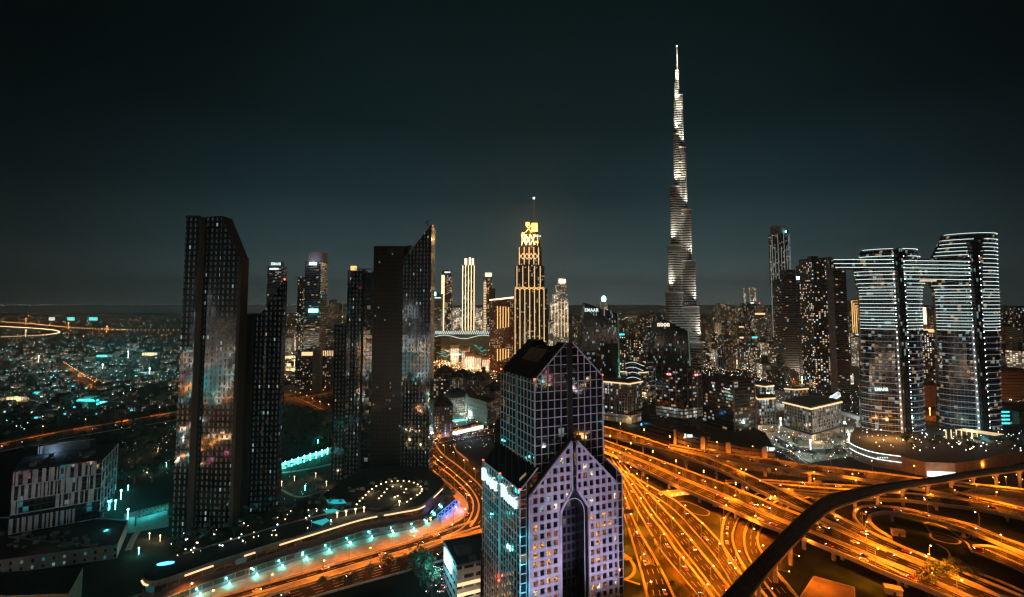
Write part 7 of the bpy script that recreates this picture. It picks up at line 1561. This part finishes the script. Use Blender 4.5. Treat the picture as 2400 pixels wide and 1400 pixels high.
# ================= trees =================
RT = random.Random(41)
def treep(name, label, h, cw, leaves, m, palm=False):
    r = thing(name, label, 'tree', (0, -3200, 0), 'trees'); WL[r.name] = (0, 0, 0); b = MB(); th_ = h*(.8 if palm else .45)
    n = 6
    for z0, z1, r0, r1 in ((0, th_*.5, h*.035, h*.028), (th_*.5, th_, h*.028, h*.02)):
        o0, o1 = oval(0, 0, r0, r0, n), oval(0, 0, r1, r1, n)
        for i in range(n): j = (i+1) % n; b.face([(*o0[i], z0), (*o0[j], z0), (*o1[j], z1), (*o1[i], z1)])
    if not palm:
        for k in range(5): a = k*1.26+RT.random(); b.bar((0, 0, th_*.8), (cos(a)*cw*.32, sin(a)*cw*.32, th_+h*.22), h*.02)
    part('trunk', b, M['bark'], r); b = MB()
    if palm:
        for k in range(13):
            a = k*2*pi/13; prev = (0, 0, th_)
            for q in range(1, 5):
                t = q/4; p = (cos(a)*cw*.5*t, sin(a)*cw*.5*t, th_+h*.16*sin(t*2.6)-h*.08*t*t); wv = (-sin(a)*h*.05*(1.1-t), cos(a)*h*.05*(1.1-t))
                b.face([(prev[0]-wv[0], prev[1]-wv[1], prev[2]), (prev[0]+wv[0], prev[1]+wv[1], prev[2]), (p[0]+wv[0], p[1]+wv[1], p[2]), (p[0]-wv[0], p[1]-wv[1], p[2])]); prev = p
    else:
        cl = [(RT.uniform(-.32, .32)*cw, RT.uniform(-.32, .32)*cw, th_+h*RT.uniform(.08, .42), RT.uniform(.16, .27)*cw) for _ in range(9)]
        for _ in range(leaves):
            c = RT.choice(cl); v = [RT.gauss(0, 1) for _ in range(3)]; l = math.sqrt(sum(x*x for x in v)) or 1; q = c[3]*RT.uniform(.75, 1.08)
            p = [c[i]+v[i]/l*q*(1, 1, .75)[i] for i in range(3)]; s = h*RT.uniform(.04, .085); d1 = [RT.gauss(0, 1)*s for _ in range(3)]; d2 = [RT.gauss(0, 1)*s for _ in range(3)]
            b.face([tuple(p[i]-d1[i]*.5 for i in range(3)), tuple(p[i]+d2[i]*.6 for i in range(3)), tuple(p[i]+d1[i]*.6 for i in range(3))])
    part('crown', b, M[m], r); return r
P3 = [treep('broadleaf_tree', 'x', 11, 11, 330, 'leafd'), treep('broadleaf_tree', 'x', 9, 8.5, 300, 'leaf'), treep('broadleaf_tree', 'x', 14, 15, 420, 'leafd'), treep('palm_tree', 'x', 10, 7, 0, 'leaf', True)]
bpy.context.view_layer.update()
for r in P3: KIDS[r.name] = list(r.children)
def trees(label, group, pts, kinds, z=0, sc=1.0):
    for x, y in pts:
        o = copy_tree(P3[RT.choice(kinds)], None, Gp(x, y, z), RT.uniform(0, 6)); s = sc*RT.uniform(.75, 1.25); o.scale = (s, s, s*RT.uniform(.9, 1.1)); o['label'] = label; o['group'] = group
def scat(n, poly_fn): return [poly_fn() for _ in range(n)]
trees('dark leafy tree in the grove between the two dark tower clusters', 'grove between the dark clusters', scat(58, lambda: (lambda x: (x, RT.uniform(max(968, 968+(x-700)*.35), 1055-(x-650)*.12)))(RT.uniform(655, 790))), (0, 2), 0, 1.25)
trees('dark tree behind the office block', 'trees behind the office block', scat(34, lambda: (RT.uniform(285, 408), RT.uniform(1015, 1150))), (0, 2), 0, 1.1)
trees('roadside tree in front of the office block road', 'trees along the office block road', scat(26, lambda: (lambda x: (x, 1068-x*.19+RT.uniform(-4, 10)-((RT.random() < .5)*46)))(RT.uniform(0, 400))), (0, 1), 0, .9)
trees('garden tree in the dark suburb', 'suburb garden trees', scat(70, lambda: (RT.uniform(-20, 400), RT.uniform(890, 1005))), (0, 1, 2), 0, 1.2)
for k, (x, y) in enumerate(((758, 1388), (795, 1378), (830, 1373), (866, 1357), (903, 1347), (932, 1338))): trees(f'small tree on the boulevard kerb, {ORD[k]} from the left', 'trees on the boulevard kerb', [(x, y)], (1,), 0, .95)
trees('big dark tree beside the white corner building', 'big trees by the corner building', [(972, 1345), (985, 1372), (1002, 1392), (990, 1360), (1012, 1400)], (2,), 0, 1.15)
trees('dark tree at the bend of the S-shaped road', 'trees at the bend', [(1040, 1168), (1050, 1172), (1044, 1158), (1056, 1178), (1035, 1130), (1022, 1116), (1012, 1104)], (0, 1), 0, .9)
trees('palm tree in front of the teal-lit wall', 'palms by the teal wall', [(655+k*13.5, 1117-k*4.3) for k in range(10)], (3,), 0, .9)
trees('palm tree in the plaza left of the twin towers', 'plaza palms', scat(40, lambda: (RT.uniform(1850, 2040), RT.uniform(1005, 1085))), (3, 1), 0, 1.0)
trees('roof-garden tree on the twin tower podium', 'podium roof trees', scat(50, lambda: (RT.uniform(2120, 2400), RT.uniform(1030, 1058))), (1, 0), 14, .75)
trees('shrubby tree beside the slip roads', 'slip road trees', [(1531, 1272), (1540, 1286), (1548, 1296), (1745, 1212), (1752, 1217), (1545+3, 1345), (1575, 1385), (1592, 1398)], (1,), 0, .6)
trees('bushy orange-lit tree at the bottom of the interchange', 'bushy trees at the bottom of the interchange', [(2205, 1352), (2190, 1368), (2230, 1345), (2215, 1380), (2170, 1390), (2245, 1352), (2255, 1362), (2180, 1400), (2290, 1375)], (0, 1), 0, 1.1)
trees('podium garden tree beside the light strips', 'podium garden trees', scat(36, lambda: (lambda x: (x, 1275-(x-400)*.25+RT.uniform(-5, 25)))(RT.uniform(400, 800))), (1,), ZP, .55)
trees('dark tree in the median garden by the highways', 'garden trees under the flyovers', scat(14, lambda: (RT.uniform(1800, 2050), RT.uniform(1112, 1125))), (1,), 0, .7)
for r in P3: rm(r)
# ================= small interchange structures =================
def slope(label, pts, z0, z1):
    q = [Gp(pts[0][0], pts[0][1], z1), Gp(pts[1][0], pts[1][1], z1), Gp(pts[2][0], pts[2][1], z0), Gp(pts[3][0], pts[3][1], z0)]
    r = thing('paved_slope', label, 'embankment', (q[0][0], q[0][1], 0)); b = MB(); b.face([q[3], q[2], q[1], q[0]]); b.face([(p[0], p[1], -.2) for p in q]); 
    for i in range(4): j = (i+1) % 4; b.face([(q[i][0], q[i][1], -.2), (q[j][0], q[j][1], -.2), q[j], q[i]])
    part('paving', b, plain('ribbed paving', (.22, .16, .12), .8), r); b = MB()
    for k in range(34): t = (k+.5)/34; a, c = lerp(q[0], q[1], t), lerp(q[3], q[2], t); b.bar((a[0], a[1], a[2]+.06), (c[0], c[1], c[2]+.06), .22, .16)
    part('ribs', b, M['tan'], r); b = MB()
    for a, c in ((q[0], q[1]), (q[1], q[2]), (q[0], q[3])): b.bar((a[0], a[1], a[2]+.15), (c[0], c[1], c[2]+.15), .7, .4)
    part('kerb', b, M['conc'], r); point('slope_light', (q[0][0]-4, q[0][1]-10, 12), 16000, SODC, 1, r)
slope('left ribbed paved embankment under the near carriageway', ((1908, 1352), (2002, 1378), (2006, 1440), (1850, 1440)), 0, 3); slope('right ribbed paved embankment at the bottom edge', ((2228, 1358), (2298, 1385), (2302, 1440), (2150, 1440)), 0, 3)
for lab, x, y in (('on the lawn inside the loop ramp', 2110, 1258), ('below the near carriageway at the bottom', 2100, 1396), ('beside the far side of the main bridge', 1685, 1190)):
    p = Gp(x, y); r = thing('pump_house', 'small flat-roofed concrete pump house '+lab, 'hut', p); b = MB(); b.box(p[0], p[1]+2, 8, 5, 0, 3.4, -.4, 0); part('walls', b, M['conc'], r); b = MB(); b.box(p[0], p[1]+2, 8.8, 5.8, 3.4, 3.8, -.4); part('roof', b, M['barrier'], r)
    b = MB(); b.box(p[0]-1, p[1]-.6, 1.2, .3, 0, 2.2, -.4); part('door', b, M['dark'], r)
def gantry(label, p0, p1, h, z):
    a, c = Gp(*p0, z), Gp(*p1, z); r = thing('sign_gantry', label, 'sign gantry', a); b = MB(); b.box(c[0], c[1], .5, .5, z, z+h); b.bar((a[0], a[1], z+h), (c[0], c[1], z+h), .4); part('gantry_frame', b, M['steel'], r)
    b = MB(); m_ = lerp(a, c, .25); b.bar((m_[0]-3.6, m_[1], z+h+.2), (m_[0]+3.6, m_[1], z+h+.2), .3, 3.6); part('sign_panel', b, plain('back of sign', (.35, .33, .3), .6) if 'back of sign' not in bpy.data.materials else bpy.data.materials['back of sign'], r)
    b = MB()
    for k in range(7): x = m_[0]-3.6+k*1.2; b.box(x, m_[1]-.25, .12, .12, z+h-1.6, z+h+2)
    for k in range(4): b.bar((m_[0]-3.6, m_[1]-.25, z+h-1.4+k*1.1), (m_[0]+3.6, m_[1]-.25, z+h-1.4+k*1.1), .12)
    part('panel_bracing', b, M['dark'], r)
gantry('orange-lit cantilever sign gantry beside the gabled tower', (1480, 1128), (1504, 1130), 9, 0); gantry('braced sign gantry over the slip road closest to the gabled tower', (1466, 1222), (1494, 1222), 7, .3); gantry('sign gantry before the viaduct on the far road', (1912, 1146), (1932, 1150), 6, 5)
ua = thing('underpass_portal', 'orange-lit underpass mouth with lamps on its soffit below the main bridge', 'underpass', Gp(1580, 1160)); a_, c_ = Gp(1546, 1157, 0), Gp(1622, 1152, 0)
b = MB(); b.face([Gp(1546, 1152, 3), Gp(1566, 1166, .4), Gp(1628, 1158, .4), Gp(1600, 1146, 3)][::-1]); b.face([Gp(1546, 1152, 3), Gp(1566, 1166, .4), Gp(1628, 1158, .4), Gp(1600, 1146, 3)]); part('abutment_slab', b, M['barrier'], ua)
for k in range(4): p = Gp(1575+k*12.5, 1163-k*2, 1.6); b = MB(); b.ball((p[0], p[1], 2.4), .7); part('bulkhead_lamp', b, M['g_sod'], ua); point('lamp_light', (p[0], p[1]+3, 5), 2600, SODC, .5, ua)
# ================= traffic =================
RCR = random.Random(51)
CARC = {'white': (.75, .75, .74), 'silver': (.45, .46, .48), 'black': (.02, .02, .022), 'red': (.35, .02, .02), 'beige': (.45, .38, .28)}
def carp(colname, col):
    r = thing('car', 'x', 'car', (0, -3400, 0), 'cars'); WL[r.name] = (0, 0, 0); body = plain('car paint '+colname, col, .3, var=.05)
    prof_ = [(-2.25, .35), (2.2, .35), (2.25, .7), (1.3, .95), (.7, 1.42), (-1.1, 1.45), (-1.9, 1.0), (-2.25, .9)]
    b = MB(); w = .88
    for i in range(len(prof_)):
        a, c = prof_[i], prof_[(i+1) % len(prof_)]; wa = w*(.82 if a[1] > 1.2 else 1); wc = w*(.82 if c[1] > 1.2 else 1); b.face([(a[0], -wa, a[1]), (c[0], -wc, c[1]), (c[0], wc, c[1]), (a[0], wa, a[1])])
    for s_ in (-1, 1):
        f = [(x, s_*w*(.82 if z > 1.2 else 1), z) for x, z in prof_]; b.face(f if s_ < 0 else f[::-1])
    part('body', b, body, r)
    b = MB(); gl = .012
    b.face([(1.27, -.76, .99), (1.27, .76, .99), (.72, .66, 1.40), (.72, -.66, 1.40)][::1]); b.face([(-1.13, -.66, 1.44), (-1.13, .66, 1.44), (-1.88, .76, 1.04), (-1.88, -.76, 1.04)])
    for s_ in (-1, 1): b.face([(1.1, s_*.885, 1.0), (-1.6, s_*.885, 1.0), (-1.05, s_*.765, 1.38), (.62, s_*.765, 1.36)])
    for i in range(len(b.v)): x, y, z = b.v[i]; b.v[i] = (x+(gl if x > 0 else -gl)*2, y, z+gl*2)
    part('glass', b, M['black'], r)
    for x in (-1.35, 1.4):
        for y in (-.82, .82):
            b = MB(); o = [(x+.33*cos(t*pi/5), .33+.33*sin(t*pi/5)) for t in range(10)]
            for q in range(10): a, c = o[q], o[(q+1) % 10]; b.face([(a[0], y-.1, a[1]), (c[0], y-.1, c[1]), (c[0], y+.1, c[1]), (a[0], y+.1, a[1])])
            for s_ in (-.1, .1): b.face([(px, y+s_, pz) for px, pz in (o if s_ < 0 else o[::-1])])
            part('wheel', b, M['dark'], r)
    for y in (-.62, .62):
        b = MB(); b.box(2.26, y, .14, .42, .55, .82); part('headlight', b, M['g_head'], r)
        b = MB(); b.box(-2.28, y, .12, .42, .62, .86); part('tail_light', b, M['g_tail'], r)
    return r
M['g_head'] = glow('car headlight', (.80, .90, 1), 7, False); M['g_tail'] = glow('car tail light', (1, .04, .02), 7, False)
cars = {k: carp(k, v) for k, v in CARC.items()}; bpy.context.view_layer.update()
for r in cars.values(): KIDS[r.name] = list(r.children)
def drive(key, lanes, n, where, t0=.05, t1=.95, off=.05):
    n = max(2, round(n*.65))
    A, B = ROADS[key]; m = len(A)
    for k in range(n):
        t = t0+(t1-t0)*(k+RCR.uniform(.1, .9))/n; f, dr = RCR.choice(lanes); i = min(m-2, int(t*(m-1))); u = t*(m-1)-i
        p = lerp(lerp(A[i], B[i], f), lerp(A[i+1], B[i+1], f), u); q = lerp(A[i+1], B[i+1], f); q0_ = lerp(A[i], B[i], f); a = atan2(q[1]-q0_[1], q[0]-q0_[0])+(0 if dr > 0 else pi)
        c = RCR.choice(list(cars)); o = copy_tree(cars[c], None, (p[0], p[1], p[2]+off), a); o['label'] = f'{c} car driving on the {where}'; o['group'] = f'cars on the {where}'
drive('M1', [(.25, 1), (.5, 1), (.75, 1)], 16, 'far carriageway of the main highway bridge', .1, .9); drive('M2', [(.25, -1), (.5, -1), (.72, -1)], 16, 'near carriageway of the main highway bridge', .1, .9)
drive('R0', [(.3, 1), (.7, -1)], 7, 'broad upper flyover', .3, 1); drive('R1a', [(.4, -1), (.65, -1)], 7, 'long curving flyover', .1, .8); drive('G1', [(.35, -1), (.7, -1)], 6, 'slip road closest to the gabled tower', .25, .9)
drive('G2', [(.3, -1), (.6, -1)], 8, 'second slip road right of the gabled tower', .2, .95); drive('G3', [(.35, 1), (.7, 1)], 6, 'third slip road right of the gabled tower', .2, .95); drive('G4', [(.35, 1), (.65, 1)], 6, 'outer slip road', .2, .9)
drive('C1', [(.45, -1)], 4, 'left underpass curve', .3, .85); drive('LP', [(.35, 1), (.65, 1)], 7, 'loop ramp', .2, .8); drive('H2', [(.5, -1)], 5, 'low flyover beyond the loop', .2, .8); drive('H3', [(.5, -1)], 4, 'ramp joining the low flyover', .2, .8); drive('H1', [(.5, -1)], 4, 'road above the short retaining wall')
drive('E', [(.4, -1)], 3, 'road at the far right bottom'); drive('R1b', [(.5, 1)], 5, 'dark ramp under the viaduct', .4, .9)
drive('La', [(.3, -1), (.65, -1)], 8, 'podium-side lanes of the boulevard', .1, .8); drive('Lb', [(.3, 1), (.6, 1)], 8, 'far lanes of the boulevard', .1, .8); drive('Lc', [(.4, -1), (.7, -1)], 7, 'S-bend left of the gabled tower', .1, .8); drive('Ld', [(.5, 1)], 4, 'right side of the S-bend', .1, .8); drive('Lx', [(.5, 1)], 6, 'cross street before the domed buildings', .1, .9)
drive('Le', [(.4, -1)], 6, 'road behind the office block', .1, .7); drive('Rq', [(.5, 1)], 4, 'curved street before the white office block')
def park_(label, group, x0, y0, x1, y1, nx, ny, z=0):
    for i in range(nx):
        for j in range(ny):
            if RCR.random() < .25: continue
            p = Gp(x0+(x1-x0)*(i+.5)/nx+RCR.uniform(-.6, .6), y0+(y1-y0)*(j+.5)/ny, z); c = RCR.choice(list(cars)); o = copy_tree(cars[c], None, (p[0], p[1], z+.02), radians(75)+RCR.choice((0, pi))); o['label'] = f'{c} car {label}'; o['group'] = group
park_('parked beside the white corner building', 'cars parked by the corner building', 1000, 1320, 1045, 1392, 5, 5)
for r in cars.values(): rm(r)
# ================= extra detail in the lower left and on the podiums =================
RX = random.Random(77)
b = MB()
for _ in range(70):
    x = RX.uniform(420, 1000); y = 1290-(x-400)*.17+RX.uniform(-60, -8); p = Gp(x, y-17, ZP)
    b.box(p[0], p[1], RX.uniform(1, 4.5), RX.uniform(1, 3), ZP, ZP+RX.uniform(.6, 2.2), RX.choice((0, .25, -.2)))
part('roof_plant', b, M['grey'], bpy.data.objects['podium_complex'])
b = MB(); q = cr([Gp(x, y, ZP) for x, y in ((430, 1300), (560, 1262), (700, 1222), (820, 1196), (950, 1182))], 6)
for a, c in zip(q, q[1:]): b.bar((a[0], a[1], ZP+.5), (c[0], c[1], ZP+.5), .5, 1.0)
part('planter_wall', b, M['conc'], bpy.data.objects['podium_complex'])
P5 = [treep('shrub', 'low dark shrub on the podium roof', 3.2, 4.5, 120, 'leafd'), treep('palm_tree', 'x', 9, 6, 0, 'leaf', True)]
bpy.context.view_layer.update()
for r in P5: KIDS[r.name] = list(r.children)
for _ in range(60):
    x = RX.uniform(400, 1010); y = 1290-(x-400)*.17+RX.uniform(-55, 12); o = copy_tree(P5[0], None, Gp(x, y-17, ZP), RX.uniform(0, 6)); o['label'] = 'low dark shrub in the podium roof planters'; o['category'] = 'shrub'; o['group'] = 'shrubs in the podium roof planters'
for k in range(40):
    x = RX.uniform(400, 770); y = RX.uniform(1120, 1200); o = copy_tree(P5[1], None, Gp(x, y), RX.uniform(0, 6)); o['label'] = 'palm tree in the dark gardens between the tower clusters'; o['category'] = 'tree'; o['group'] = 'palms in the dark gardens'
for r in P5: rm(r)
# kerb-side bollard lights and garden lamps that make soft pools
for k, (x, y, c_) in enumerate(((660, 1140, 0), (690, 1128, 0), (715, 1150, 1), (740, 1120, 0), (765, 1140, 0), (640, 1165, 1), (610, 1200, 0), (350, 1265, 0), (325, 1300, 1), (375, 1270, 0), (300, 1150, 1), (345, 1110, 0), (370, 1060, 0), (320, 1075, 0), (390, 1095, 1), (720, 985, 0), (700, 1000, 1), (765, 1010, 0), (745, 1040, 1))):
    p = Gp(x, y); o = solo('garden_lamp', MB().prism(oval(p[0], p[1], .12, .12, 5), 0, 4, 0, 0).ball((p[0], p[1], 4.3), .5), M['g_warm' if not c_ else 'g_tealh'], ('warm' if not c_ else 'teal')+' garden lamp in the dark grounds around the left towers', 'garden lamp', ('warm' if not c_ else 'teal')+' garden lamps around the left towers')
    l = point('lamp_light', (0, 0, 0), 2600, (1, .72, .4) if not c_ else (.1, 1, .9), .4); l.parent = o; l.location = (p[0], p[1]-.9, 4.6)
# garden paths between the towers
path([(560, 1120), (640, 1140), (700, 1165), (760, 1150)], 3, .15); path([(650, 1110), (720, 1100), (790, 1085)], 5, .16); path([(300, 1290), (330, 1240), (400, 1210)], 4, .15); path([(640, 1095), (780, 1058)], 7, .13, 'side_road', 'asph')
# blue-violet lit pergola bridge by the bend
pb = thing('arched_pergola', 'blue and violet lit lattice pergola beside the bend of the road', 'pergola', Gp(1052, 1205)); b = MB()
a_, c_ = Gp(1030, 1225), Gp(1072, 1188)
for k in range(6):
    p = lerp(a_, c_, k/5); q = lerp(a_, c_, min(1, (k+1)/5))
    for e in (-1, 1): b.bar((p[0]+e*2, p[1]-e*2, .2), (p[0]+e*2, p[1]-e*2, 5), .35)
    b.bar((p[0]-2, p[1]+2, 5), (p[0]+2, p[1]-2, 5), .35)
    if k < 5: b.bar((p[0]+2, p[1]-2, 5), (q[0]+2, q[1]-2, 5), .35); b.bar((p[0]-2, p[1]+2, 5), (q[0]-2, q[1]+2, 5), .35); b.bar((p[0]+2, p[1]-2, .3), (q[0]+2, q[1]-2, 5), .3)
part('lattice', b, glow('blue lit lattice', (.1, .28, 1), .9, False), pb); point('pergola_light', (*lerp(a_, c_, .4)[:2], 3), 3500, (.25, .3, 1), .5, pb); point('pergola_light', (lerp(a_, c_, .9)[0]+4, lerp(a_, c_, .9)[1]-6, 3), 3500, (.8, .5, .9), .5, pb)
# more lit blocks around the middle of the city, each its own building
row('second row of blocks right of the tallest tower', 1640, 1830, 12, 800, 835, 1250, 1420, ['busy', 'whitet', 'resid2', 'busy'], 12, 20, 'second row of blocks right of the tallest tower', 'building')
row('low blocks before the mall avenue', 1015, 1150, 6, 880, 900, 900, 980, ['officew', 'brick', 'busy'], 14, 22, 'low blocks before the mall avenue', 'building')
row('hazy slim towers far right of the tallest tower', 1832, 1900, 5, 735, 760, 2200, 2600, ['residf', 'busy'], 9, 13, 'hazy slim towers beyond the striped twin')
row('blocks behind the taller twin tower', 2336, 2430, 5, 800, 850, 1000, 1100, ['busy', 'residf', 'whitet'], 14, 24, 'blocks behind the taller twin tower', 'building')
row('blocks seen below the pointed dark tower', 664, 700, 3, 765, 800, 1700, 1900, ['busy', 'whitet'], 12, 18, 'blocks right of the pointed dark tower', 'building')
# ================= night haze =================
hz = MB(); hz.box(0, 7500, 24000, 18000, -1.5, 880)
m = bpy.data.materials.new('haze air'); m.use_nodes = True; m.node_tree.nodes.clear()
o_ = nn(m.node_tree, 'ShaderNodeOutputMaterial'); v_ = nn(m.node_tree, 'ShaderNodeVolumePrincipled')
v_.inputs['Color'].default_value = (.85, .93, .95, 1); v_.inputs['Density'].default_value = 7.5e-5; v_.inputs['Anisotropy'].default_value = .7
m.node_tree.links.new(v_.outputs[0], o_.inputs['Volume'])
tag(part('haze', hz, m), 'thin night haze over the city', None, None, 'stuff')
print('objects', len(S.objects))
